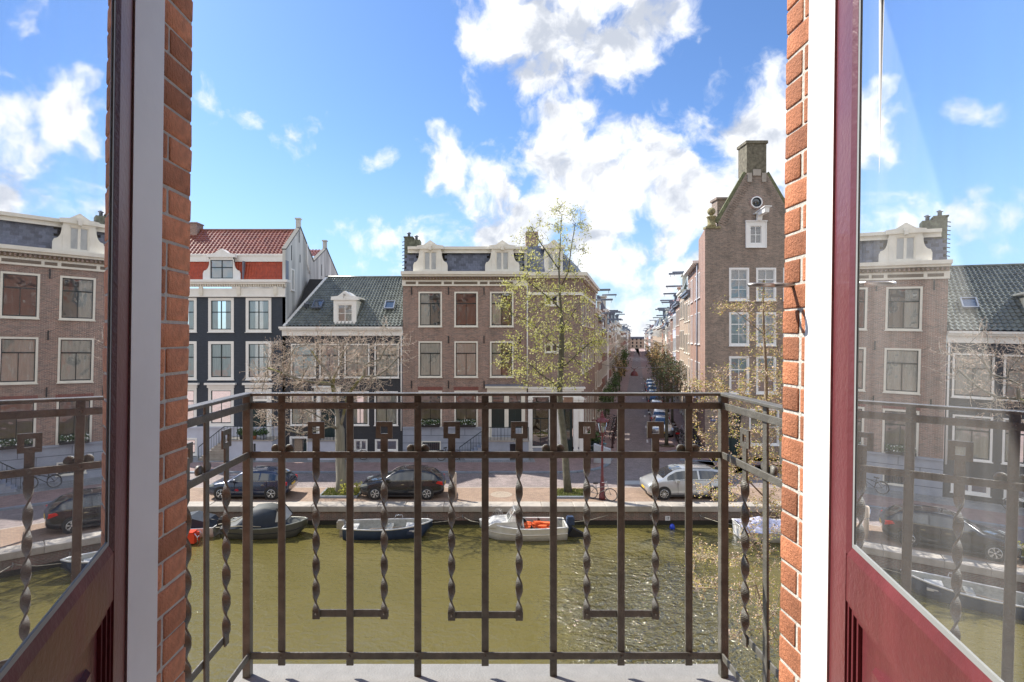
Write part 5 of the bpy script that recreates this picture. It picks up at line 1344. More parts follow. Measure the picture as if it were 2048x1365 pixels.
def key_bar(cx, cy, along, zt, zb_, twist0, phase, n_half=6):
    """square eyelet, flat bar, twisted length; 'along' is the horizontal direction of the railing face"""
    A = Vector(along); N = Vector((-A.y, A.x, 0)); hw = .0137; th = .0032; b = MB()
    def pt(u, v, z): return Vector((cx, cy, z)) + A * u + N * v
    # eyelet: four members butted
    sq = .0318; hi = .0135; z1 = zt; z0 = zt - sq * 2
    for (u0, u1, za_, zb2) in ((-sq, sq, z1 - (sq - hi), z1), (-sq, sq, z0, z0 + (sq - hi)), (-sq, -hi, z0 + (sq - hi), z1 - (sq - hi)), (hi, sq, z0 + (sq - hi), z1 - (sq - hi))):
        vs = [pt(u0, -th, za_), pt(u1, -th, za_), pt(u1, th, za_), pt(u0, th, za_), pt(u0, -th, zb2), pt(u1, -th, zb2), pt(u1, th, zb2), pt(u0, th, zb2)]
        b.add(vs, [(0, 3, 2, 1), (4, 5, 6, 7), (0, 1, 5, 4), (1, 2, 6, 5), (2, 3, 7, 6), (3, 0, 4, 7)])
    part('eyelet', b, M_rail, rail)
    b = MB(); n_ = 90; vs = []; fs = []; tz1 = twist0; tz0 = zb_ + .028
    zs = [z0] + [tz1 + (tz0 - tz1) * i / n_ for i in range(n_ + 1)] + [zb_]
    for i, z in enumerate(zs):
        u = min(1, max(0, (tz1 - z) / (tz1 - tz0))); a = phase * math.pi * n_half * u; ca, sa = math.cos(a), math.sin(a)
        for (p, q) in ((-hw, -th), (hw, -th), (hw, th), (-hw, th)):
            vs.append(pt(p * ca - q * sa, p * sa + q * ca, z))
    for i in range(len(zs) - 1):
        for k_ in range(4): fs.append((i * 4 + k_, i * 4 + (k_ + 1) % 4, (i + 1) * 4 + (k_ + 1) % 4, (i + 1) * 4 + k_))
    fs += [(3, 2, 1, 0), tuple(len(vs) - 4 + k_ for k_ in range(4))]
    b.add(vs, fs, 0, False); part('twisted_bar', b, M_rail, rail)
keys = [(632.3, 768.5, 1221, 1236), (903.4, 1038.4, 1225, 1239), (1173.8, 1311, 1222.5, 1236.5)]
for gi, (ka, kb, yt, yb_) in enumerate(keys):
    for j, k_ in enumerate((ka, kb)):
        key_bar(rx(k_), YP + .0005, (1, 0, 0), rzz(843.8), rzz(yb_ + 2.5), rzz(936), 1 if (gi + j) % 2 else 1, 6)
        rivet(rx(k_), YP - .0118, sum(zr['r3']) / 2)
    rbox('link_bar', rx(ka) - .0155, YP + .0045, rzz(yb_), rx(kb) + .0155, YP + .0105, rzz(yt))
    for k_ in (ka, kb): rivet(rx(k_), YP - .004, rzz((yt + yb_) / 2))
for x_, s_ in ((xl, 1), (xr, -1)):
    yb1 = 1.785
    rbox('bar', x_ - .004, yb1 - w, rzz(1331) - .2, x_ + .004, yb1 + w, zh0 - .0005)
    scroll(x_ - s_ * .011, yb1, (0, 1, 0))
    rbox('bar', x_ - .004, 1.52 - w, rzz(1331), x_ + .004, 1.52 + w, zh0 - .0005)
    for yy in (1.925, 1.665):
        key_bar(x_, yy, (0, 1, 0), rzz(843.8), rzz(1239), rzz(936), 1, 6)
    rbox('link_bar', x_ - s_ * .0105, 1.665 - .0155, rzz(1236), x_ - s_ * .0045, 1.925 + .0155, rzz(1222))

# ================================================================== CARS
def make_car(name, label, paint, L=4.3, H=1.45, Wd=1.8, style='hatch', loc=(0, 0, 0), rotz=0, spokes=5, group=None, plate=True, roofm=None):
    """front of the car points to -x; origin at ground centre"""
    t_ = thing(name, label, 'car', loc, rotz, group)
    # stations: x (0 front .. 1 rear), bottom z, hood/belt z, top z, half width factor
    if style == 'hatch':
        S = [(0, .42, .60, .60, .70), (.012, .26, .68, .70, .84), (.05, .20, .74, .78, .93), (.12, .18, .80, .86, .98), (.20, .18, .86, .93, 1), (.27, .18, .90, .99, 1), (.335, .18, .92, 1.18, 1), (.40, .18, .93, 1.35, 1), (.46, .18, .94, 1.43, 1), (.55, .18, .95, 1.46, 1), (.65, .18, .96, 1.455, 1), (.75, .18, .97, 1.42, 1), (.83, .18, .98, 1.36, .99), (.88, .20, .99, 1.28, .97), (.93, .24, .99, 1.12, .94), (.965, .28, .95, 1.02, .90), (.99, .34, .80, .86, .86), (1, .45, .70, .70, .78)]
        ws, rs, re_, we = 5, 8, 12, 14
    elif style == 'mpv':
        S = [(0, .42, .62, .62, .72), (.012, .26, .72, .74, .85), (.04, .20, .80, .85, .94), (.09, .18, .88, .95, .98), (.15, .18, .94, 1.04, 1), (.19, .18, .97, 1.10, 1), (.27, .18, .99, 1.34, 1), (.35, .18, 1.0, 1.52, 1), (.43, .18, 1.01, 1.58, 1), (.55, .18, 1.02, 1.60, 1), (.68, .18, 1.03, 1.59, 1), (.80, .18, 1.04, 1.55, .99), (.90, .20, 1.05, 1.48, .97), (.94, .24, 1.05, 1.36, .95), (.97, .28, 1.02, 1.14, .92), (.99, .34, .86, .92, .88), (1, .45, .70, .70, .8)]
        ws, rs, re_, we = 5, 8, 11, 13
    hw = Wd / 2; b = MB(); rows = []
    sc = H / (1.46 if style == 'hatch' else 1.6)
    for (u, zb_, zbelt, zt, f) in S:
        x = -L / 2 + u * L; w_ = hw * f; zb_, zbelt, zt = zb_, zbelt * sc, zt * sc
        up_ = max(0, zt - zbelt); tw = w_ * (.93 - .30 * min(1, up_ / .5)) if up_ > .08 else w_ * .90
        rows.append([(x, 0, zb_), (x, -w_ * .88, zb_), (x, -w_ * .97, zb_ + .10), (x, -w_, .45 * sc + .02), (x, -w_ * .985, .66 * sc if zbelt > .7 * sc else zbelt * .9), (x, -w_ * .95, zbelt - .03), (x, -w_ * .93, zbelt + .0), (x, -tw, max(zt - .055, zbelt + .01)), (x, -tw * .90, max(zt - .015, zbelt + .02)), (x, -tw * .5, zt + .004), (x, 0, zt + .012)])
    n = len(rows[0])
    full = [r_ + [(p[0], -p[1], p[2]) for p in r_[-2:0:-1]] for r_ in rows]; m_ = len(full[0])
    vs = [p for r_ in full for p in r_]; fs = []
    for i in range(len(full) - 1):
        for k_ in range(m_): fs.append((i * m_ + k_, (i + 1) * m_ + k_, (i + 1) * m_ + (k_ + 1) % m_, i * m_ + (k_ + 1) % m_))
    fs.append(tuple(range(m_))); fs.append(tuple(len(vs) - m_ + k_ for k_ in range(m_))[::-1])
    b.add(vs, fs, 0, True); body = part('body', b, paint, t_)
    def lerp_row(a, c, u, k_): p, q = Vector(rows[a][k_]), Vector(rows[c][k_]); return p.lerp(q, u)
    # windscreen / rear window from the top bands
    def glass_band(i0, i1, ks, name, off):
        b = MB(); vs = []; fs = []
        cols = [Vector(rows[i][k_]) for i in range(i0, i1 + 1) for k_ in ks]
        nk = len(ks) * 2 - 1
        for i in range(i0, i1 + 1):
            line = [Vector(rows[i][k_]) for k_ in ks]; line = line + [Vector((p.x, -p.y, p.z)) for p in line[-2::-1]]
            for p in line: vs.append(p + off)
        for i in range(i1 - i0):
            for k_ in range(nk - 1): fs.append((i * nk + k_, i * nk + k_ + 1, (i + 1) * nk + k_ + 1, (i + 1) * nk + k_))
        b.add(vs, fs, 0, True); return part(name, b, M_carglass, t_)
    glass_band(ws, rs, (8, 9, 10), 'windscreen', Vector((-.008, 0, .008)))
    glass_band(re_, we, (8, 9, 10), 'rear_window', Vector((.008, 0, .008)))
    # side windows: front, rear (between belt k=6 and roof edge k=7)
    for s_ in (-1, 1):
        for (a, c) in ((ws + .55, (rs + re_) / 2 - .12), ((rs + re_) / 2 + .05, we - .9)):
            us = [a] + [i for i in range(len(rows)) if a < i < c] + [c]; vs = []; fs = []
            for u in us:
                i = min(int(u), len(rows) - 2); f = u - i
                p, q = lerp_row(i, i + 1, f, 6), lerp_row(i, i + 1, f, 7)
                lo_, hi_ = p.lerp(q, .08), p.lerp(q, .86)
                for v in (lo_, hi_): vs.append((v.x, s_ * (abs(v.y) + .006) * -1 * -1, v.z))
            for i in range(len(us) - 1): fs.append((2 * i, 2 * i + 2, 2 * i + 3, 2 * i + 1))
            b = MB(); b.add(vs, fs, 0, True); part('side_window', b, M_carglass, t_)
        # chrome line under the glass, sill, door seams and handles
        b = MB(); y_ = s_ * (hw * .945)
        b.bar((-L / 2 + L * .30, y_, .955 * sc if style == 'hatch' else 1.0 * sc), (-L / 2 + L * .86, y_, (.975 if style == 'hatch' else 1.035) * sc), .012, .016); part('trim_strip', b, M_chrome if paint != P_silver else M_black, t_)
        b = MB(); b.box(-L / 2 + L * .24, s_ * hw * .955, .17, -L / 2 + L * .76, s_ * hw * .99, .26); part('sill', b, M_black, t_)
        b = MB()
        for u in (.355, .57, .74): b.box(-L / 2 + L * u - .005, s_ * hw * .9, .32, -L / 2 + L * u + .005, s_ * (hw + .001), .9 * sc)
        part('door_seam', b, M_black, t_)
        for u in (.52, .70):
            b = MB(); b.box(-L / 2 + L * u - .10, s_ * (hw * .985), .775 * sc, -L / 2 + L * u + .06, s_ * (hw + .028), .80 * sc); part('door_handle', b, M_chrome if paint in (P_navy, P_black) else paint, t_)
        b = MB(); b.box(-L / 2 + L * .325, s_ * hw * .94, .94 * sc, -L / 2 + L * .365, s_ * (hw + .20), 1.06 * sc); part('mirror', b, paint, t_)
        b = MB(); b.prism([(-L / 2 + .05, .64 * sc), (-L / 2 + .45, .72 * sc), (-L / 2 + .40, .82 * sc), (-L / 2 + .10, .74 * sc)], s_ * hw * .80, s_ * hw * .965); part('headlight', b, M_headlens, t_)
        b = MB(); b.prism([(L / 2 - .06, .74 * sc), (L / 2 - .42, .84 * sc), (L / 2 - .34, .93 * sc), (L / 2 - .09, .90 * sc)], s_ * hw * .78, s_ * hw * .985); part('tail_light', b, M_redlens, t_)
    # wheels
    R_ = .325
    for u in (.19, .80):
        for s_ in (-1, 1):
            cx_w = -L / 2 + L * u
            b = MB(); b.lathe((cx_w, s_ * hw * .80, R_ + .015), [(0, -.0), (R_ + .045, 0), (R_ + .045, s_ * hw * .205), (0, s_ * hw * .207)], 28, axis='y', smooth=False); part('wheel_arch', b, M_black, t_)
            wh = part('wheel', MB().lathe((0, 0, 0), [(.215, -.10), (.29, -.105), (R_, -.085), (R_, .085), (.29, .105), (.215, .10), (.205, 0)], 28, axis='y', caps=False), M_tyre, t_, (cx_w, s_ * (hw - .085), R_))
            b = MB(); o = s_ * .095
            b.lathe((0, o * .6, 0), [(0, 0), (.20, 0), (.20, s_ * .002), (0, s_ * .002)], 24, mi=1, axis='y')
            b.lathe((0, o, 0), [(.205, -.012), (.222, -.012), (.222, .012), (.205, .012), (.205, -.012)], 28, axis='y', caps=False); b.lathe((0, o, 0), [(0, -.012), (.05, -.012), (.04, s_ * .014), (0, s_ * .014)], 12, axis='y')
            for k_ in range(spokes):
                a = 2 * math.pi * k_ / spokes + .2
                for da in ((-.13, .13) if spokes <= 6 else (0,)):
                    b.bar((.04 * math.cos(a), o, .04 * math.sin(a)), (.205 * math.cos(a + da), o, .205 * math.sin(a + da)), .022, .018, up=(0, 1, 0))
            part('rim', b, [M_rim, M_black], wh)
    if plate:
        b = MB(); b.box(-L / 2 - .012, -.26, .42, -L / 2 + .02, .26, .53); part('number_plate', b, M_plate, t_); b = MB(); b.box(L / 2 - .01, -.26, .62, L / 2 + .015, .26, .73); part('number_plate', b, M_plate, t_)
    b = MB(); b.box(-L / 2 - .006, -.55, .30, -L / 2 + .05, .55, .40); b.box(-L / 2 + .002, -.5, .56, -L / 2 + .06, .5, .63); part('grille', b, M_black, t_)
    b = MB()
    for s_ in (-1, 1): b.tube([(-L / 2 + L * .48, s_ * hw * .60, 1.46 * sc if style == 'hatch' else 1.60 * sc), (-L / 2 + L * .78, s_ * hw * .60, (1.44 if style == 'hatch' else 1.575) * sc)], .014, 5)
    b.tube([(L * .26, 0, 1.43 * sc if style == 'hatch' else 1.56 * sc), (L * .29, 0, 1.5 * sc if style == 'hatch' else 1.63 * sc)], .012, 5)
    part('roof_rail', b, M_black, t_)
    return t_
def carx(p0, p1, D): return (gx(p0, D) + gx(p1, D)) / 2
yc = 28.95 + .9
navycar = make_car('navy_hatchback', 'navy blue hatchback parked at the quay left of the bare tree', P_navy, 4.35, 1.46, 1.8, 'hatch', (carx(415, 578, 29.2), yc, -.012), 0, 5)
b = MB(); b.box(-.62, -.905, .50, -.40, -.896, .53); b.box(-.58, -.905, .55, -.44, -.896, .575); b.box(-.55, -.905, .45, -.42, -.896, .475); part('door_emblem', b, M_redlens, navycar)
make_car('black_hatchback', 'shiny black hatchback parked at the quay right of the bare tree', P_black, 4.48, 1.5, 1.8, 'hatch', (carx(719, 889, 29.2), yc, -.012), 0, 6)
make_car('silver_people_carrier', 'silver people carrier parked at the quay beside the red lamp post', P_silver, 4.45, 1.6, 1.82, 'mpv', (carx(1291, 1462, 29.2) + .02, yc, -.012), 0, 10)
# cars parked down the side street
tl = PT + 3.65; angs = math.atan2(UY, UX)
cars = [(11.5, P_silver, 'silver car with wide windscreen parked first behind the kerb tree', math.pi), (17.2, P_white, 'pale estate car with red tail lights second in the side-street row', 0), (25.5, P_silver, 'silver-grey car third in the side-street row beneath the bronze trees', 0), (32, P_black, 'dark car parked fourth in the side-street row', 0), (38.5, P_white, 'white car parked fifth in the side-street row', 0), (45, P_blue, 'blue van-like car parked sixth in the side-street row', 0), (51, P_grey, 'grey car parked seventh in the side-street row', 0), (58, P_silver, 'small silver car parked eighth in the side-street row', 0)]
for i, (s_, p_, lab, flip) in enumerate(cars):
    make_car('parked_car', lab, p_, 4.2, 1.5, 1.74, 'hatch', tuple(st(s_, tl, -.008)), angs + math.pi + flip, 5, 'cars parked down the side street')

# ================================================================== BOATS
def make_boat(name, label, L, B, free, hullm, inm, loc, rotz=0, rim=.05, rub=M_white, cat='boat', stripe=None):
    """bow towards +x; open hull with interior"""
    t_ = thing(name, label, cat, loc, rotz); ns = 18; b = MB(); outer = []; inner = []
    for i in range(ns + 1):
        u = i / ns; x = -L / 2 + L * u; wf = (.80 + .20 * math.sin(min(1, u / .45) * math.pi / 2)) if u < .45 else math.cos((u - .45) / .55 * math.pi / 2) ** .62 if u < 1 else 0
        sheer = free * (1 + .10 * (1 - u) ** 2 + .55 * max(0, u - .35) ** 2 * 1.9); w_ = B / 2 * max(wf, .015)
        kz = -.22 if u < .8 else -.22 + (u - .8) / .2 * (.22 + sheer * .55)
        row = [(x - (0), 0, kz)]
        for (f, z) in ((.55, kz + .08), (.82, .02 if u < .9 else kz + .12), (.93, sheer * .45 + max(0, kz) * .3), (1.0, sheer)): row.append((x, w_ * f, max(z, kz)))
        outer.append(row)
        wi = max(w_ - rim, .004); inner.append([(x, wi, sheer), (x, wi * .9, min(sheer * .5, sheer - .05)), (x, wi * .75, .04 + max(0, kz + .15)), (x, 0, .02 + max(0, kz + .15))])
    def skin(rows, mi, close=False):
        n = len(rows[0]); fullr = [[(p[0], -p[1], p[2]) for p in r_[::-1]] + r_[1 if abs(r_[0][1]) < 1e-9 else 0:] for r_ in rows]
        m_ = len(fullr[0]); vs = [p for r_ in fullr for p in r_]; fs = []
        for i in range(len(rows) - 1):
            for k_ in range(m_ - 1): fs.append((i * m_ + k_, i * m_ + k_ + 1, (i + 1) * m_ + k_ + 1, (i + 1) * m_ + k_))
        fs.append(tuple(range(m_))); return vs, fs
    vs, fs = skin(outer, 0); b.add(vs, fs, 0, True); part('hull', b, hullm, t_)
    b = MB(); inn = [r_[::-1] for r_ in inner]; vs, fs = skin([[(p[0] + .0, p[1], p[2]) for p in r_] for r_ in inn], 0); b.add(vs, fs[:-1], 0, True)
    vs2 = [vs[k_] for k_ in range(len(inn[0]) * 2 - 1)]; b.add([(v[0] + .05, v[1], v[2]) for v in vs2], [tuple(range(len(vs2)))]); part('deck', b, inm, t_)
    b = MB()
    for s_ in (-1, 1): b.tube([(r_[-1][0], s_ * (r_[-1][1] - rim * .4), r_[-1][2] + .01) for r_ in outer], rim * .55, 6)
    b.tube([(outer[0][-1][0], -outer[0][-1][1], outer[0][-1][2] + .01), (outer[0][-1][0], outer[0][-1][1], outer[0][-1][2] + .01)], rim * .55, 6)
    part('gunwale', b, rub, t_)
    if stripe:
        b = MB()
        for s_ in (-1, 1): b.tube([(r_[3][0], s_ * (r_[3][1] + B / 2 * .035), r_[3][2] + .06) for r_ in outer[:-1]], .018, 5)
        part('rubbing_strake', b, stripe, t_)
    return t_
def outboard(t_, x, z, m1=M_black):
    b = MB(); b.box(x - .42, -.16, z + .10, x - .06, .16, z + .42); b.box(x - .38, -.13, z + .42, x - .10, .13, z + .48); b.box(x - .30, -.07, z - .55, x - .14, .07, z + .10); b.box(x - .1, -.1, z - .05, x + .03, .1, z + .12)
    b.tube([(x - .1, 0, z + .30), (x + .35, .1, z + .38)], .02, 6); part('outboard_motor', b, m1, t_)
def boat_at(p0, p1, D, z=WATER_Z): return ((gx(p0, D) + gx(p1, D)) / 2, D, z)
# canopy boat
L_ = gx(615, 26.4) - gx(455, 26.4)
bo = make_boat('canopy_boat', 'grey motorboat with a charcoal canvas canopy moored under the navy car', L_, 1.75, .52, mat('dark_grey_hull', (.09, .09, .08), .45, var=.2), M_hull_in, boat_at(455, 615, 26.5), R(1), rub=M_hull_g, stripe=M_black)
prof = [(-1.9, .62, .80), (-1.2, .80, .84), (-.55, 1.38, .72), (.05, 1.45, .66), (.55, 1.36, .60), (.95, .80, .55), (1.5, .62, .34)]
b = MB(); vs = []; fs = []
for (x, h, w_) in prof:
    vs += [(x, -w_ - .03, .56), (x, -w_ * .95, .56 + (h - .56) * .45), (x, -w_ * .74, h - .06), (x, -w_ * .35, h), (x, w_ * .35, h), (x, w_ * .74, h - .06), (x, w_ * .95, .56 + (h - .56) * .45), (x, w_ + .03, .56)]
for i in range(len(prof) - 1):
    for k_ in range(7):
        fs.append((i * 8 + k_, i * 8 + k_ + 1, (i + 1) * 8 + k_ + 1, (i + 1) * 8 + k_))
o = len(b.v); b.add(vs, fs, 0, True); cp = part('canopy', b, [M_tarp, M_tarp_b], bo)
for p in cp.data.polygons:
    k_ = p.index % 7
    if k_ in (0, 1, 5, 6): p.material_index = 1
b = MB(); b.add([(.60, -.48, 1.34), (1.0, -.50, .80), (1.0, .50, .80), (.60, .48, 1.34)], [(0, 1, 2, 3)]); b.add([(.62, -.53, 1.26), (1.0, -.56, .76), (.55, -.60, .76)], [(0, 1, 2)]); b.v = [(x + .03, y * 1.02, z + .03) for x, y, z in b.v]; part('canopy_window', b, mat('clear_vinyl', (.45, .47, .47), .15, coat=.5), bo)
b = MB(); b.bar((.63, -.5, 1.38), (1.05, -.53, .82), .05, .03); b.bar((.63, .5, 1.38), (1.05, .53, .82), .05, .03); b.bar((.63, -.5, 1.38), (.63, .5, 1.38), .05, .03); part('windscreen_frame', b, M_black, bo)
b = MB(); b.tube([(-2.0, -.75, .75), (-1.2, -.82, .92), (-.55, -.72, 1.3)], .02, 5); b.tube([(-2.1, -.8, .62), (-1.0, -.86, .70), (0, -.85, .66)], .02, 5); part('bow_rope', b, M_ropes, bo)
outboard(bo, -L_ / 2, .3)
# open white and navy boat
L_ = gx(864, 26.4) - gx(690, 26.4)
bo = make_boat('open_sloop', 'open white and navy rowing sloop moored under the black car', L_, 1.6, .48, M_hull_b, M_hull_in, boat_at(692, 864, 26.4), R(2.5), rim=.07, rub=M_hull_w)
b = MB(); b.box(-L_ / 2 + .1, -.6, .25, -L_ / 2 + .6, .6, .40); part('seat', b, M_hull_w, bo); b = MB(); b.box(-.1, -.72, .30, .18, .72, .36); part('seat', b, M_hull_in, bo); b = MB(); b.box(.8, -.6, .34, 1.35, .6, .42); part('seat', b, M_hull_w, bo)
b = MB(); b.tube([(-.9, -.1, .34), (.6, .1, .36)], .022, 5); part('oar', b, M_sand, bo)
b = MB(); b.tube([(.15, .74, .5), (.25, .76, .72), (.55, .76, .72), (.62, .72, .5)], .018, 5); part('rail_hoop', b, M_chrome, bo)
outboard(bo, -L_ / 2 + .05, .28, M_steel)
b = MB(); b.box(.9, -.66, .25, 1.15, -.6, .38); part('lettering_panel', b, M_hull_b, bo)
# white cabin boat
L_ = gx(1130, 26.2) - gx(958, 26.2)
bo = make_boat('cabin_boat', 'white cabin boat carrying orange life jackets, moored between tree and lamp', L_, 1.75, .55, M_hull_w, M_hull_in, boat_at(960, 1130, 26.3), math.pi - R(-1), rim=.08, rub=M_hull_w, stripe=M_cream)
b = MB(); b.prism([(.15, .55), (1.75, .62), (1.35, .82), (.45, .86), (.15, .80)], -.58, .58); part('foredeck', b, M_hull_w, bo)
b = MB()
for s_ in (-1, 1):
    b.bar((.75, s_ * .52, .84), (.42, s_ * .42, 1.32), .05, .04); b.bar((.0, s_ * .60, .62), (.12, s_ * .45, 1.30), .05, .04); b.bar((.42, s_ * .42, 1.32), (.12, s_ * .45, 1.30), .05, .04)
b.bar((.42, -.42, 1.32), (.42, .42, 1.32), .05, .04); b.bar((.12, -.45, 1.30), (.12, .45, 1.30), .05, .04); b.bar((.75, -.52, .84), (.75, .52, .84), .05, .04); b.bar((.58, 0, 1.08), (.43, 0, 1.32), .04, .03)
wf = part('windscreen_frame', b, M_hull_w, bo)
b = MB(); b.add([(.73, -.50, .86), (.73, .50, .86), (.43, .40, 1.31), (.43, -.40, 1.31)], [(0, 1, 2, 3)])
for s_ in (-1, 1): b.add([(.70, s_ * .53, .86), (.42, s_ * .43, 1.30), (.13, s_ * .46, 1.28), (.03, s_ * .60, .68)], [(0, 1, 2, 3)])
part('pane', b, M_lens, wf)
b = MB(); rr2 = random.Random(4)
for _ in range(16):
    x, y, z = rr2.uniform(-1.3, -.15), rr2.uniform(-.55, .55), rr2.uniform(.25, .55); a = rr2.uniform(0, 3)
    b.bar((x - .22 * math.cos(a), y - .15 * math.sin(a), z), (x + .22 * math.cos(a), y + .15 * math.sin(a), z + .05), .24, .11)
oj = single('life_jackets', b, M_orange, 'heap of orange life jackets in the white cabin boat', 'life jackets', tuple(bo.location), bo.rotation_euler.z)
b = MB()
for (px_, py_) in ((-.05, -.55), (-.75, -.6), (-.3, .5)): b.prism([(px_, .3), (px_ - .35, .33), (px_ - .05, .7)], py_ - .03, py_ + .03)
part('seat_back', b, M_green, bo)
b = MB()
for k_ in range(6):
    a = k_ * .5; b.tube([(.9 + k_ * .08, -.3, .85), (1.0 + k_ * .05, -.45, 1.15 + .06 * math.sin(a)), (.9 + k_ * .12, -.6, .7)], .008, 4)
part('bow_rail', b, M_steel, bo)
outboard(bo, -L_ / 2, .45, M_hull_b)
b = MB(); b.prism([(-L_ / 2 - .9, .1), (-L_ / 2 - .3, .42), (-L_ / 2 - .12, .05), (-L_ / 2 - .75, -.1)], -.2, .2); part('tilted_motor_leg', b, M_black, bo)
# tarpaulined boat, right
bo = make_boat('tarpaulined_boat', 'boat under a white and violet tarpaulin behind the budding tree on the right', 5.2, 1.8, .55, M_hull_w, M_tarp_v, boat_at(1478, 1700, 26.0), R(-4))
b = MB(); vs = []; fs = []
for i in range(15):
    u = i / 14; x = -2.6 + 5.1 * u; w_ = .95 * (1 if u < .6 else math.cos((u - .6) / .4 * 1.35)); h = .72 + .28 * math.sin(u * 7) ** 2 * (1 - u * .5)
    for k_ in range(7): v = k_ / 6 * 2 - 1; vs.append((x, v * w_, .52 + (h - .52) * (1 - abs(v) ** 1.6) + .02 * math.sin(i * 2.3 + k_ * 1.7)))
for i in range(14):
    for k_ in range(6): fs.append((i * 7 + k_, i * 7 + k_ + 1, (i + 1) * 7 + k_ + 1, (i + 1) * 7 + k_))
b.add(vs, fs, 0, True); part('tarpaulin', b, M_tarp_v, bo)
b = MB(); b.prism([(.6, .7), (1.9, .7), (1.5, 1.25), (.9, 1.3)], -.5, .5); part('cabin', b, M_tarp, bo)
# small boat at far left with fuel can, partly behind the brick
bo = make_boat('dinghy', 'dark covered dinghy at the left edge beside the brick reveal', 3.0, 1.4, .42, M_hull_w, M_tarp_b, boat_at(325, 425, 26.6), math.pi)
b = MB(); b.prism([(-1.4, .42), (1.2, .45), (.6, .8), (-.3, .95), (-1.1, .75)], -.55, .55); part('cover', b, M_tarp_b, bo)
outboard(bo, -1.5, .35)
fc = thing('fuel_can', 'bright red fuel can floating fender at the left edge of the water', 'fuel can', (gx(386, 25.6), 25.4, WATER_Z + .05)); b = MB(); b.box(-.45, -.25, 0, .28, .25, .40); b.box(-.4, -.2, .4, .2, .2, .5); part('tank', b, M_redcan, fc); b = MB(); b.tube([(.29, -.2, .45), (.42, -.22, .3), (.42, -.22, .0)], .018, 5); b.tube([(.29, .2, .45), (.42, .2, .3), (.42, .2, .0)], .018, 5); b.tube([(.42, -.22, .3), (.42, .2, .3)], .018, 5); part('frame', b, M_chrome, fc)
# small blue float by the quay
b = MB(); b.lathe((0, 0, 0), [(0, -.12), (.10, -.10), (.14, 0), (.10, .14), (.03, .18)], 10); single('buoy', b, mat('blue_plastic', (.02, .06, .5), .4), 'small bright blue buoy floating at the foot of the quay', 'buoy', (gx(1343, 27.4), 27.3, WATER_Z + .05))
b = MB()
for (a_, c_) in (((gx(864, 26.4), 26.4, -.35), (gx(925, QY), QY - .05, -.5)), ((gx(958, 26.3), 26.3, -.3), (gx(925, QY), QY - .05, -.5)), ((gx(1140, 26.3), 26.3, -.3), (gx(1215, QY), QY - .04, -.45)), ((gx(1480, 26.0), 26.0, -.35), (gx(1400, QY), QY - .05, -.5))):
    p, q = Vector(a_), Vector(c_); b.tube([p, p.lerp(q, .5) - Vector((0, 0, .08)), q], .014, 4)
    single('mooring_rope', b, M_ropes, {0: 'mooring rope from the sloop bow to the quay', 1: 'mooring rope from the cabin boat bow to the quay', 2: 'mooring rope from the cabin boat stern to the quay', 3: 'mooring rope of the tarpaulined boat tied to the quay'}[[864, 958, 1140, 1480].index(round(a_[0] * F / a_[1] + PX0))], 'rope'); b = MB()

# ================================================================== BICYCLES, LAMP, STREET FURNITURE
def make_bike(label, loc, rotz, m=M_black, lean=0.0, group=None, cat='bicycle'):
    t_ = thing('bicycle', label, cat, loc, rotz, group); t_.rotation_euler = (lean, 0, rotz)
    for x in (-.52, .52):
        b = MB(); pts = [(.33 * math.cos(2 * math.pi * i / 24), 0, .33 * math.sin(2 * math.pi * i / 24)) for i in range(25)]; b.tube(pts, .018, 5, caps=False)
        b.tube([(.3 * math.cos(2 * math.pi * i / 24), 0, .3 * math.sin(2 * math.pi * i / 24)) for i in range(25)], .010, 4, 1, caps=False)
        for i in range(10):
            a = math.pi * i / 10; b.tube([(-.3 * math.cos(a), .0, -.3 * math.sin(a)), (.3 * math.cos(a), 0, .3 * math.sin(a))], .0025, 3, 1, caps=False)
        part('wheel', b, [M_tyre, M_chrome], t_, (x, 0, .34))
    b = MB()
    for p, q in (((-.52, .34), (-.18, .30)), ((-.18, .30), (-.26, .80)), ((-.52, .34), (-.24, .72)), ((-.18, .30), (.36, .66)), ((-.25, .60), (.34, .78)), ((.52, .34), (.34, .86))): b.tube([(p[0], 0, p[1]), (q[0], 0, q[1])], .017, 5)
    part('frame', b, m, t_)
    b = MB(); b.tube([(.34, 0, .86), (.31, 0, 1.02)], .014, 5); b.tube([(.14, -.28, 1.04), (.27, -.26, 1.06), (.33, 0, 1.03), (.27, .26, 1.06), (.14, .28, 1.04)], .012, 5); part('handlebar', b, M_chrome, t_)
    b = MB(); b.prism([(-.40, .88), (-.14, .90), (-.14, .86), (-.38, .82)], -.07, .07); b.tube([(-.26, 0, .80), (-.27, 0, .86)], .014, 5); part('saddle', b, M_black, t_)
    b = MB(); b.box(-.86, -.07, .70, -.42, .07, .715); b.tube([(-.80, .06, .70), (-.54, .05, .36)], .008, 4); part('rack', b, m, t_)
    pts = [(-.52 + .36 * math.cos(R(a)), 0, .34 + .36 * math.sin(R(a))) for a in range(20, 170, 25)]; b = MB(); b.tube(pts, .02, 5); part('mudguard', b, m, t_)
    return t_
bike = make_bike('silver bicycle leaning on the red lamp post at the quay', (gx(1205, 29.1) - .1, 28.95, 0), R(-28), M_steel, R(6))
bk = make_bike('dark bicycle standing by the navy stair, seen past the bare tree', (gx(712, 38.0), 38.0, .08), 0, M_black)
copy_tree(bk, None, (gx(898, 37.9), 37.9, .08), R(15), 'black bicycle leaning at the foot of the townhouse steps')
for ch in (): pass
k = 0; gb = 'bicycles parked along the gabled house wall'
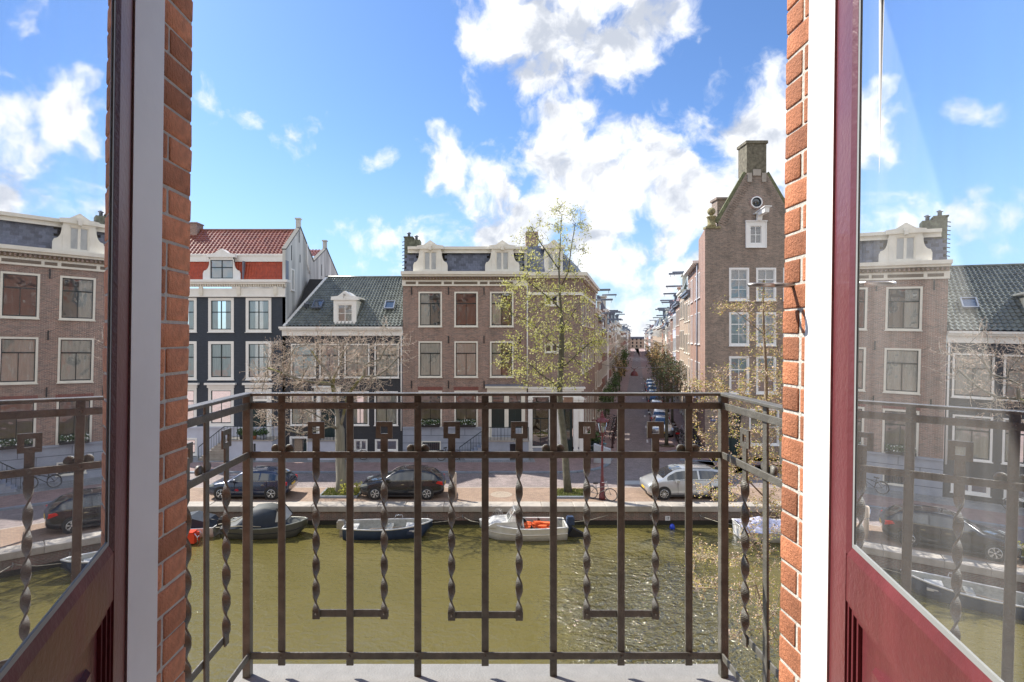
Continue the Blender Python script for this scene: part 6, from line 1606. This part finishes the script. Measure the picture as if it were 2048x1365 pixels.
words_ = ['bicycle nearest the corner of the gabled house wall', 'second bicycle from the corner along the gabled wall', 'third bicycle from the corner along the gabled wall', 'fourth bicycle from the corner along the gabled wall', 'fifth bicycle from the corner along the gabled wall', 'sixth bicycle from the corner along the gabled wall', 'seventh bicycle from the corner along the gabled wall', 'eighth bicycle from the corner along the gabled wall', 'ninth bicycle from the corner along the gabled wall', 'tenth bicycle from the corner along the gabled wall']
base = make_bike('teal-framed ' + words_[0], tuple(st(1.9, SW - .75, .07)), angs + R(30), mat('teal_frame', (.05, .30, .36), .4), R(4), gb)
base2 = make_bike('black ' + words_[1], tuple(st(3.0, SW - .8, .07)), angs + R(65), M_black, R(-3), gb)
q = random.Random(2)
for i in range(8):
    copy_tree(base2, None, tuple(st(3.9 + i * .85, SW - .8 + q.uniform(-.15, .15), .07)), angs + R(q.uniform(50, 100)), 'black ' + words_[i + 2])
copy_tree(bk, None, (gx(1182, 37.2), 37.4, .07), R(80), 'dark bicycle against the shopfront corner pilaster')
copy_tree(base, None, tuple(st(2.2, 1.4, .07)), angs + R(20), 'pale bicycle parked behind the electricity box at the street corner').pop('group')
for i in range(5):
    copy_tree(base2, None, tuple(st(6.5 + i * 2.3, 1.5, .07)), angs + R(q.uniform(60, 110)), f'black bicycle, {ordn[i]} in the row behind the shopfront bollards')['group'] = 'bicycles behind the shopfront bollards'
# red scooter by the bikes
sc_ = thing('scooter', 'black scooter with red tail light parked among the bicycles', 'scooter', tuple(st(8.5, SW - 1.5, .07)), angs)
b = MB(); b.lathe((-.5, 0, .25), [(0, -.06), (.25, -.06), (.25, .06), (0, .06)], 14, axis='y'); b.lathe((.55, 0, .25), [(0, -.06), (.25, -.06), (.25, .06), (0, .06)], 14, axis='y'); part('wheel', b, M_tyre, sc_)
b = MB(); b.prism([(-.85, .5), (-.2, .35), (.3, .3), (.5, .9), (.35, .95), (.2, .45), (-.1, .5), (-.15, .78), (-.8, .8)], -.16, .16); part('body', b, M_black, sc_); b = MB(); b.box(-.95, -.15, .62, -.85, .15, .75); part('tail_light', b, M_redlens, sc_); b = MB(); b.tube([(.42, -.3, 1.0), (.42, .3, 1.0)], .02, 5); part('handlebar', b, M_chrome, sc_)

# lamp post
DL = 29.05; lp_ = thing('street_lamp', 'red painted classic lamp post with glass lantern at the canal corner', 'street lamp', (gx(1204.5, DL), DL, 0))
b = MB(); b.lathe((0, 0, 0), [(.17, 0), (.17, .25), (.12, .32), (.13, .85), (.10, .95), (.085, 1.1), (.10, 1.15), (.07, 1.25), (.055, 2.7), (.075, 2.75), (.05, 2.82), (.04, 3.35), (.09, 3.42), (.03, 3.5)], 14); part('post', b, M_lamp_red, lp_)
b = MB(); b.tube([(-.28, 0, 3.28), (-.1, 0, 3.33), (.1, 0, 3.33), (.28, 0, 3.28)], .018, 6)
for s_ in (-1, 1): b.tube([(s_ * .03, 0, 3.35), (s_ * .18, 0, 3.42), (s_ * .12, 0, 3.55)], .016, 6)
part('ladder_arm', b, M_lamp_red, lp_)
zl0, zl1 = 3.50, 4.10; r0, r1 = .15, .29
b = MB(); c0 = [Vector((r0 * math.cos(R(45 + 60 * k_ - 45)), r0 * math.sin(R(60 * k_)), zl0)) for k_ in range(6)]; c1 = [Vector((r1 * math.cos(R(60 * k_)), r1 * math.sin(R(60 * k_)), zl1)) for k_ in range(6)]
for k_ in range(6): b.bar(c0[k_], c1[k_], .025, .025); b.bar(c0[k_], c0[(k_ + 1) % 6], .025, .03); b.bar(c1[k_], c1[(k_ + 1) % 6], .03, .04)
lf = part('lantern_frame', b, M_lamp_red, lp_)
for k_ in range(6):
    b = MB(); b.add([c0[k_] * .98 + Vector((0, 0, zl0 * .02)), c0[(k_ + 1) % 6] * .98 + Vector((0, 0, zl0 * .02)), c1[(k_ + 1) % 6] * .98 + Vector((0, 0, zl1 * .02)), c1[k_] * .98 + Vector((0, 0, zl1 * .02))], [(0, 1, 2, 3)]); part('pane', b, M_lens, lf)
b = MB(); b.lathe((0, 0, 0), [(.33, zl1), (.33, zl1 + .03), (.24, zl1 + .13), (.12, zl1 + .22), (.12, zl1 + .30), (.07, zl1 + .34), (.08, zl1 + .40), (.03, zl1 + .44), (.045, zl1 + .50), (.01, zl1 + .56)], 12, smooth=False)
for k_ in range(6): a = R(60 * k_); b.lathe((.32 * math.cos(a), .32 * math.sin(a), zl1 + .03), [(.03, 0), (.035, .05), (.01, .10)], 6)
part('lantern_roof', b, M_lamp_red, lp_)
b = MB(); b.lathe((0, 0, zl0 + .05), [(.02, 0), (.05, .08), (.06, .2), (.03, .3)], 8); part('lamp_bulb', b, M_purewhite, lp_)
# bollards
bb = MB(); bb.lathe((0, 0, 0), [(.10, 0), (.10, .1), (.075, .15), (.07, .72), (.09, .76), (.085, .86), (.04, .95), (.0, .97)], 10); bme = bb.mesh('bollard', mat('dark_brown_red', (.05, .022, .022), .5))
bd_names = ordn
for i in range(8):
    o = bpy.data.objects.new('bollard', bme); link(o, None, tuple(st(3.6 + i * 1.7, PT - .28, .07))); o['label'] = f'dark red bollard, {bd_names[i]} from the corner on the shopfront pavement'; o['category'] = 'bollard'; o['group'] = 'bollards lining the shopfront pavement'
for i in range(4):
    o = bpy.data.objects.new('bollard', bme); link(o, None, tuple(st(7.8 + i * 1.5, PT + 4.75, .07))); o['label'] = f'dark red bollard, {bd_names[i]} behind the kerb tree on the gabled side'; o['category'] = 'bollard'; o['group'] = 'bollards behind the kerb tree'
# pale electricity box and sandwich board near the shopfront corner
eb = thing('electricity_box', 'pale slanted utility cabinet behind the red lamp post', 'cabinet', (gx(1206, 37.0), 37.2, .07), R(-20)); b = MB(); b.prism([(-.55, 0), (.55, 0), (.55, .95), (-.55, 1.25)], -.2, .2); part('body', b, mat('cabinet_grey', (.48, .50, .52), .6), eb); b = MB(); b.box(-.5, -.215, .1, .0, -.203, .9); b.box(.03, -.215, .1, .5, -.203, .9); part('door', b, mat('cabinet_grey', (.5, .5, .5)), eb)
gb_ = thing('canvas_stall', 'low green topped planter stall at the shopfront corner', 'planter', tuple(st(3.0, .75, .07)), angs); b = MB(); b.box(-1, -.4, 0, 1, .4, .7); part('box', b, M_green, gb_)
b = MB(); rr2 = random.Random(9)
for _ in range(500):
    v = Vector((rr2.uniform(-1, 1), rr2.uniform(-.45, .45), rr2.uniform(.65, 1.3))); a = Vector((rr2.gauss(0, 1), rr2.gauss(0, 1), rr2.gauss(0, 1))).normalized() * .1; c_ = a.orthogonal().normalized() * .06; b.add([v - a, v + c_, v + a, v - c_], [(0, 1, 2, 3)])
part('leaves', b, M_leaf_g, gb_, kind='stuff')
# hanging lamp on a wire across the street
pL, pR = st(22, -.02, 5.6), st(22, SW + .02, 5.7); pm = st(22, 3.6, 5.2)
wl = thing('hanging_lamp', 'dome lamp hung on a wire across the side street', 'street lamp', tuple(pm)); b = MB(); b.tube([pL - pm, (pL - pm) * .5 + Vector((0, 0, -.12)), Vector((0, 0, 0)), (pR - pm) * .5 + Vector((0, 0, -.12)), pR - pm], .028, 5); part('wire', b, M_steel, wl)
b = MB(); b.lathe((0, 0, 0), [(.03, -.02), (.06, -.25), (.30, -.42), (.42, -.75), (.42, -.80), (.0, -.78)], 16); b.bar((-.4, 0, .12), (0, 0, -.15), .04, .04); b.bar((.4, 0, .12), (0, 0, -.15), .04, .04); part('lamp_shade', b, M_lamp_red, wl)
# quay-side bollard post and parking sign pole near the black car
sp = thing('mooring_post', 'brown wooden post standing by the black car tail', 'post', (gx(910, 29.3), 29.1, 0)); b = MB(); b.lathe((0, 0, 0), [(.10, 0), (.10, 1.35), (.07, 1.4)], 10); part('post', b, M_twig, sp); b = MB(); b.tube([(-.12, -.1, 1.3), (-.1, -.12, .9), (.1, -.12, .8)], .02, 5); part('lock_chain', b, M_chrome, sp)

# ================================================================== TREES
def colonize(att, nodes, parent, step=.3, infl=2.5, kill=.55, iters=90, trop=(0, 0, .0), seed=0):
    rs = np.random.RandomState(seed); att = np.array(att); P = [np.array(p, float) for p in nodes]; par = list(parent)
    for _ in range(iters):
        if len(att) == 0: break
        A = np.array(P); d = np.linalg.norm(att[:, None, :] - A[None], axis=2); near = d.argmin(1); dm = d[np.arange(len(att)), near]
        act = dm < infl
        if not act.any(): break
        dirs = {}
        for i in np.where(act)[0]:
            v = (att[i] - A[near[i]]) / (dm[i] + 1e-6); dirs.setdefault(near[i], []).append(v)
        newn = []
        for k_, vs in dirs.items():
            v = np.sum(vs, 0) + np.array(trop) + rs.normal(0, .25, 3); n_ = np.linalg.norm(v)
            if n_ < 1e-3: continue
            p = A[k_] + v / n_ * step; newn.append((p, k_))
        add = 0
        for p, k_ in newn:
            if np.min(np.linalg.norm(np.array(P) - p, axis=1)) < step * .35: continue
            P.append(p); par.append(int(k_)); add += 1
        if not add: break
        A = np.array(P); d = np.linalg.norm(att[:, None, :] - A[None, -add:], axis=2).min(1); att = att[d > kill]
    return P, par
def radii(P, par, tip=.012, expo=2.4, cap=None):
    n = len(P); acc = np.zeros(n); ch = [0] * n
    for i in range(n):
        if par[i] >= 0: ch[par[i]] += 1
    for i in range(n - 1, -1, -1):
        if ch[i] == 0: acc[i] = tip ** expo
        if par[i] >= 0: acc[par[i]] += acc[i]
    r = acc ** (1 / expo)
    if cap: r = np.minimum(r, cap)
    return r, ch
def tree_mesh(P, par, r, jit=.0, n_thick=7, seed=0):
    """chains that follow the thickest child"""
    kids = {}
    for i, p in enumerate(par):
        if p >= 0: kids.setdefault(p, []).append(i)
    b = MB(); stack = [(0, None)]; rr_ = random.Random(seed)
    while stack:
        i, fr = stack.pop(); chain = ([fr] if fr is not None else []) + [i]; k_ = i
        while k_ in kids:
            c = sorted(kids[k_], key=lambda q_: -r[q_]); chain.append(c[0])
            for o in c[1:]: stack.append((o, k_))
            k_ = c[0]
        pts = [P[c] for c in chain]; rs_ = [float(r[c]) for c in chain]
        if fr is not None: rs_[0] = min(rs_[0], rs_[1] * 1.15)
        if len(pts) > 1: b.tube(pts, rs_, 9 if rs_[0] > .12 else (5 if rs_[0] > .03 else 3))
    return b
def leaf_cluster(b, c, rr_, n, spread, size, mats=1):
    for _ in range(n):
        p = Vector(c) + Vector((rr_.gauss(0, 1), rr_.gauss(0, 1), rr_.gauss(0, 1))) * spread
        a = Vector((rr_.gauss(0, 1), rr_.gauss(0, 1), rr_.gauss(0, 1))).normalized(); s_ = size * rr_.uniform(.6, 1.3)
        c_ = a.orthogonal().normalized() * s_ * .5; a = a * s_; m_ = a.cross(c_).normalized() * s_ * .25
        b.add([p - a, p + c_ + m_, p + a, p - c_ + m_], [(0, 1, 2), (0, 2, 3)], rr_.randrange(mats))
def pts_in(rr_, n, c, r, surf=.4):
    out = []
    while len(out) < n:
        v = np.array([rr_.uniform(-1, 1) for _ in range(3)]); d = np.linalg.norm(v)
        if d > 1: continue
        if d < surf and rr_.random() < .6: continue
        out.append(np.array(c) + v * np.array(r))
    return out
def fine_twigs(bt, P, par, r, rr_, lmax, rmax, per=2, length=(.25, .6), rad=.006):
    """thin side shoots along the outer branches; returns their tips"""
    tips = []
    for i in range(1, len(P)):
        if r[i] > rmax: continue
        d = np.array(P[i]) - np.array(P[par[i]]); d = Vector(d / (np.linalg.norm(d) + 1e-6))
        for _ in range(per):
            if rr_.random() < .25: continue
            v = (d * .7 + Vector((rr_.gauss(0, .7), rr_.gauss(0, .7), rr_.gauss(.15, .6)))).normalized(); L = rr_.uniform(*length)
            p0 = Vector(P[par[i]]).lerp(Vector(P[i]), rr_.random()); p1 = p0 + v * L * .5; p2 = p1 + (v + Vector((rr_.gauss(0, .35), rr_.gauss(0, .35), rr_.gauss(.2, .3)))).normalized() * L * .5
            bt.tube([p0, p1, p2], [rad, rad * .75, rad * .4], 3, caps=False); tips.append((p1, v)); tips.append((p2, v))
    return tips

# --- bare knotty tree by the navy car
DB = 30.2; bx_ = gx(683, DB)
rr3 = random.Random(31)
T1 = thing('bare_tree', 'broad bare tree with pinkish buds and mossy limbs between the two dark cars', 'tree', (bx_, DB, 0))
def tp(px, py, dy=0): return np.array([gx(px, DB) - bx_, dy, gz(py, DB)])
nodes = [tp(684, 1000), tp(683, 960), tp(681, 920), tp(680, 880), tp(680, 860)]; par = [-1, 0, 1, 2, 3]
def limb(start, pts):
    k_ = start
    for p in pts: nodes.append(p); par.append(k_); k_ = len(nodes) - 1
    return k_
limb(4, [tp(665, 852, -.3), tp(640, 858, -.6), tp(610, 862, -.9), tp(580, 850, -1.2)])
a_ = limb(4, [tp(675, 835, .1), tp(668, 800, .2), tp(662, 770, .3)])
limb(a_, [tp(650, 745, .5), tp(632, 728, .7), tp(615, 705, .8), tp(600, 690, 1)]); limb(a_, [tp(668, 750, .2), tp(680, 730, 0), tp(688, 705, -.2), tp(700, 690, -.4)])
limb(a_, [tp(640, 765, -.4), tp(615, 758, -.9), tp(580, 745, -1.1), tp(550, 735, -1)])
c_ = limb(4, [tp(688, 830, -.1), tp(698, 790, -.3), tp(718, 765, -.5), tp(733, 752, -.6)])
limb(c_, [tp(734, 730, -.6), tp(745, 724, -.6), tp(765, 718, -.8), tp(778, 695, -1), tp(795, 680, -1.1)]); limb(c_, [tp(755, 752, -.3), tp(775, 738, 0), tp(795, 715, .3)])
limb(4, [tp(672, 840, .5), tp(650, 825, 1.0), tp(625, 815, 1.4)]); limb(4, [tp(668, 845, -.6), tp(640, 820, -1.3), tp(605, 800, -1.8)])
att = []
att += pts_in(rr3, 950, tp(650, 735), (4.3, 2.6, 2.2), .35); att += pts_in(rr3, 160, tp(590, 830), (2.3, 2.0, 1.2)); att += pts_in(rr3, 130, tp(765, 700), (1.9, 1.8, 1.6)); att += pts_in(rr3, 90, tp(540, 760), (1.7, 1.4, 1.4))
att = [p for p in att if p[2] > 2.6]
P, pr = colonize(att, nodes, par, .26, 2.4, .42, 70, seed=3)
r, ch = radii(P, pr, .0125, 2.25, .29); r[:5] = [.40, .30, .27, .26, .25]
part('trunk', tree_mesh(P, pr, r), M_bark, T1)
bt, bb_ = MB(), MB(); tips = fine_twigs(bt, P, pr, r, rr3, 1, .045, 3, (.3, .75), .011)
part('twigs', bt, M_twig, T1, kind='stuff')
for (p, v) in tips:
    leaf_cluster(bb_, p, rr3, 2, .05, .034)
part('buds', bb_, M_bud, T1, kind='stuff')
mb_ = MB()   # moss on the lit limbs
for i in range(1, len(P)):
    if .05 < r[i] < .2 and rr3.random() < .5 and i < 60:
        a, c = Vector(P[pr[i]]), Vector(P[i]); mb_.tube([a + Vector((0, 0, .012)), c + Vector((0, 0, .012))], [r[pr[i]] * .99, r[i] * .99], 7)
part('moss', mb_, M_moss, T1, kind='stuff')
low = single('ground_shrub', None or (lambda b: ([leaf_cluster(b, (rr3.uniform(-.5, .5), rr3.uniform(-.3, .3), rr3.uniform(.05, .7)), rr3, 3, .06, .06) for _ in range(110)], b)[1])(MB()), M_leaf_y, 'small yellow-green shrub at the foot of the bare tree', 'shrub', (gx(700, 29.6), 29.7, 0))

# --- young tree leafing pale yellow
DC = 30.0; cx0 = gx(1137, DC)
T2 = thing('leafing_tree', 'tall slender tree with sparse pale yellow young leaves before the corner house', 'tree', (cx0, DC, 0))
def tq(px, py, dy=0): return np.array([gx(px, DC) - cx0, dy, gz(py, DC)])
nodes = [tq(1137, 990), tq(1133, 950), tq(1130, 900), tq(1126, 860), tq(1121, 820), tq(1119, 780), tq(1121, 740), tq(1123, 700), tq(1123, 660), tq(1122, 620), tq(1119, 580), tq(1118, 540), tq(1120, 500), tq(1122, 460), tq(1124, 430)]; par = [-1] + list(range(14))
for (s_, pts) in ((5, [(1105, 765, -.4), (1080, 748, -.8), (1060, 730, -1)]), (6, [(1145, 715, -.4), (1170, 690, -.7)]), (7, [(1100, 680, .4), (1070, 650, .8)]), (8, [(1145, 630, .5), (1165, 605, .6)]), (9, [(1100, 600, -.5), (1070, 580, -.8), (1045, 560, -1)]), (10, [(1135, 545, -.3), (1140, 500, -.4), (1148, 450, -.4)]), (11, [(1100, 510, .3), (1080, 480, .4), (1062, 450, .4)])):
    limb_start = s_
    k_ = s_
    for q_ in pts: nodes.append(tq(*q_)); par.append(k_); k_ = len(nodes) - 1
att = []
for (px, py, rx_, rz_, n_) in ((1075, 690, 2.3, 1.6, 190), (1165, 690, 1.8, 1.7, 150), (1055, 600, 1.9, 1.4, 130), (1120, 600, 1.9, 1.8, 170), (1065, 500, 1.2, 1.8, 85), (1140, 480, 1.3, 2.0, 110), (1110, 760, 2.3, .9, 100), (1120, 425, 1.0, .6, 35), (1030, 745, 1.0, .6, 25)):
    att += pts_in(rr3, n_, tq(px, py), (rx_, 1.7, rz_), .2)
P, pr = colonize(att, nodes, par, .30, 2.2, .50, 70, trop=(0, 0, .25), seed=5)
r, ch = radii(P, pr, .010, 2.3, .16); r[:9] = [.24, .20, .19, .18, .17, .16, .155, .15, .14]
part('trunk', tree_mesh(P, pr, r), M_darkbark, T2)
bt, lb = MB(), MB(); tips = fine_twigs(bt, P, pr, r, rr3, 1, .04, 3, (.2, .55), .006); part('twigs', bt, M_darkbark, T2, kind='stuff')
for (p, v) in tips:
    z_ = p.z; n_ = 3
    if rr3.random() < .92: leaf_cluster(lb, p, rr3, n_, .10, .066, 2)
part('leaves', lb, [M_leaf_y, M_leaf_y2], T2, kind='stuff')

# --- near budding tree on our quay at the right
DN = 9.3; nx0 = gx(1533, DN)
T3 = thing('budding_tree', 'slim near tree with ochre buds rising beside the right brick reveal', 'tree', (nx0, DN, 0))
def tn(px, py, dy=0): return np.array([gx(px, DN) - nx0, dy, gz(py, DN)])
nodes = [np.array([.05, 0, -.1]), np.array([.04, 0, 1.5]), tn(1535, 1365), tn(1534, 1250), tn(1533, 1130), tn(1534, 1000), tn(1533, 900), tn(1533, 820), tn(1532, 740), tn(1528, 670), tn(1526, 610), tn(1528, 560)]; par = [-1] + list(range(11))
for (s_, pts) in ((4, [(1500, 1085, -.1), (1460, 1105, -.2), (1420, 1110, -.2), (1385, 1100, -.2)]), (3, [(1500, 1160, -.2), (1460, 1165, -.3), (1420, 1160, -.3), (1380, 1165, -.2)]), (5, [(1500, 960, .2), (1465, 950, .3), (1425, 990, .4)]), (7, [(1495, 790, .2), (1450, 775, .3), (1410, 765, .4)]), (9, [(1500, 640, .1), (1465, 615, .1), (1450, 612, .1)]), (6, [(1560, 870, .1), (1585, 850, .2)]), (8, [(1560, 700, .1), (1572, 640, .1)]), (3, [(1555, 1230, .1), (1575, 1190, .2)])):
    k_ = s_
    for q_ in pts: nodes.append(tn(*q_)); par.append(k_); k_ = len(nodes) - 1
att = []
for (px, py, rx_, rz_, n_) in ((1525, 640, .36, .55, 75), (1530, 740, .45, .7, 110), (1440, 775, .55, .45, 90), (1520, 860, .6, .7, 110), (1440, 880, .5, .5, 60), (1500, 960, .7, .6, 95), (1430, 985, .35, .3, 35), (1520, 1080, .6, .7, 80), (1410, 1110, .45, .35, 45), (1500, 1190, .6, .6, 70), (1410, 1170, .4, .35, 40), (1470, 1260, .4, .3, 30), (1560, 1250, .4, .5, 40), (1465, 615, .28, .14, 18), (1580, 900, .5, 1.5, 60)):
    att += pts_in(rr3, n_, tn(px, py), (rx_, .6, rz_), .1)
P, pr = colonize(att, nodes, par, .11, .8, .17, 60, trop=(0, 0, .15), seed=8)
r, ch = radii(P, pr, .0032, 2.25, .03); r[:12] = [.07, .06, .047, .044, .041, .038, .035, .031, .027, .022, .017, .012]
part('trunk', tree_mesh(P, pr, r), mat('beige_bark', (.27, .225, .165), .9, var=.3, vscale=20, bump=.5, bscale=60), T3)
bt, lb = MB(), MB(); tips = fine_twigs(bt, P, pr, r, rr3, 1, .016, 4, (.06, .2), .0026); part('twigs', bt, M_twig, T3, kind='stuff')
for (p, v) in tips:
    leaf_cluster(lb, p, rr3, 4 if p.z > 5.4 else 2, .028, .017, 3)
part('buds', lb, [M_ybud, M_leaf_y, M_bud], T3, kind='stuff')

# --- side-street trees
def street_tree(label, loc, h, cr, leafm, seed, n_att=220, per=3, size=.09, trunk_h=None, group=None):
    rr_ = random.Random(seed); t_ = thing('street_tree', label, 'tree', tuple(loc), 0, group); th = trunk_h or h * .45
    nodes = [np.array([0, 0, z]) for z in np.linspace(0, th, 6)]; att = pts_in(rr_, n_att, (0, 0, th + (h - th) * .55), (cr, cr, (h - th) * .58), .2)
    P, pr = colonize(att, nodes, [-1, 0, 1, 2, 3, 4], .32, 3.5, .55, 50, trop=(0, 0, .3), seed=seed); r, ch = radii(P, pr, .016, 2.3, .11); r[:6] = [.16, .13, .12, .12, .11, .10]
    part('trunk', tree_mesh(P, pr, r), M_darkbark, t_); lb = MB()
    bt = MB(); tips = fine_twigs(bt, P, pr, r, rr_, 1, .05, 2, (.25, .6), .010); part('twigs', bt, M_darkbark, t_, kind='stuff')
    for (p, v) in tips: leaf_cluster(lb, p, rr_, per, .13, size, len(leafm))
    part('crown', lb, leafm, t_, kind='stuff'); return t_
D1 = 43.0
tA = street_tree('dark bronze-leaved street tree in the round bed on the gabled side', (gx(1333, D1), D1, .07), 6.6, 1.7, [M_leaf_b, M_leaf_g, M_darkbark], 11, 240, 3, .08, 3.3)
b = MB(); b.lathe((gx(1333, D1), D1, .07), [(0, 0), (.62, 0), (.62, .03), (0, .05)], 16); struct('tree_pit', b, M_soil)
gt = 'street trees along the parking row'
tB = street_tree('bushy green-bronze street tree, second along the parking row', st(18, PT + 4.9), 6.4, 1.7, [M_leaf_b, M_leaf_g], 13, 240, 3, .10, 2.6, gt)
copy_tree(tB, None, st(26, PT + 4.9), 1.9, 'bushy green-bronze street tree, third along the parking row')
copy_tree(tB, None, st(36, PT + 4.9), 3.1, 'bushy green-bronze street tree, fourth along the parking row')
tC = street_tree('orange-bronze street tree, fifth along the parking row', st(48, PT + 4.9), 7.2, 1.9, [M_ybud, M_leaf_b], 14, 200, 3, .12, 2.6, gt)
copy_tree(tB, None, st(62, PT + 4.9), .7, 'bushy green-bronze street tree, sixth along the parking row')
gs = 'green shrubs against the shopfront-side houses'
tD = street_tree('fresh green shrub tree by the first terraced house on the shopfront side', st(15, .9), 3.4, .95, [M_leaf_g, mat('fresh_green', (.10, .20, .04), .6, var=.3)], 17, 120, 6, .10, 1.0, gs)
for i, s_ in enumerate((22, 33, 44, 72)):
    copy_tree(tD, None, st(s_, .9), i * 1.3, f'fresh green shrub tree, {ordn[i + 1]} along the shopfront-side houses')
tE = street_tree('orange-brown leaved tree half way down on the shopfront side', st(50, 1.2), 5.6, 1.4, [M_ybud, M_leaf_b], 19, 140, 4, .12, 2.0)
copy_tree(tC, None, st(84, PT + 4.9), 2.0, 'orange-bronze street tree, farthest along the parking row')
copy_tree(tD, None, st(84, 1.2), 2.2, 'tall dark shrub tree farthest down the shopfront side').scale = (1.6, 1.6, 1.8)
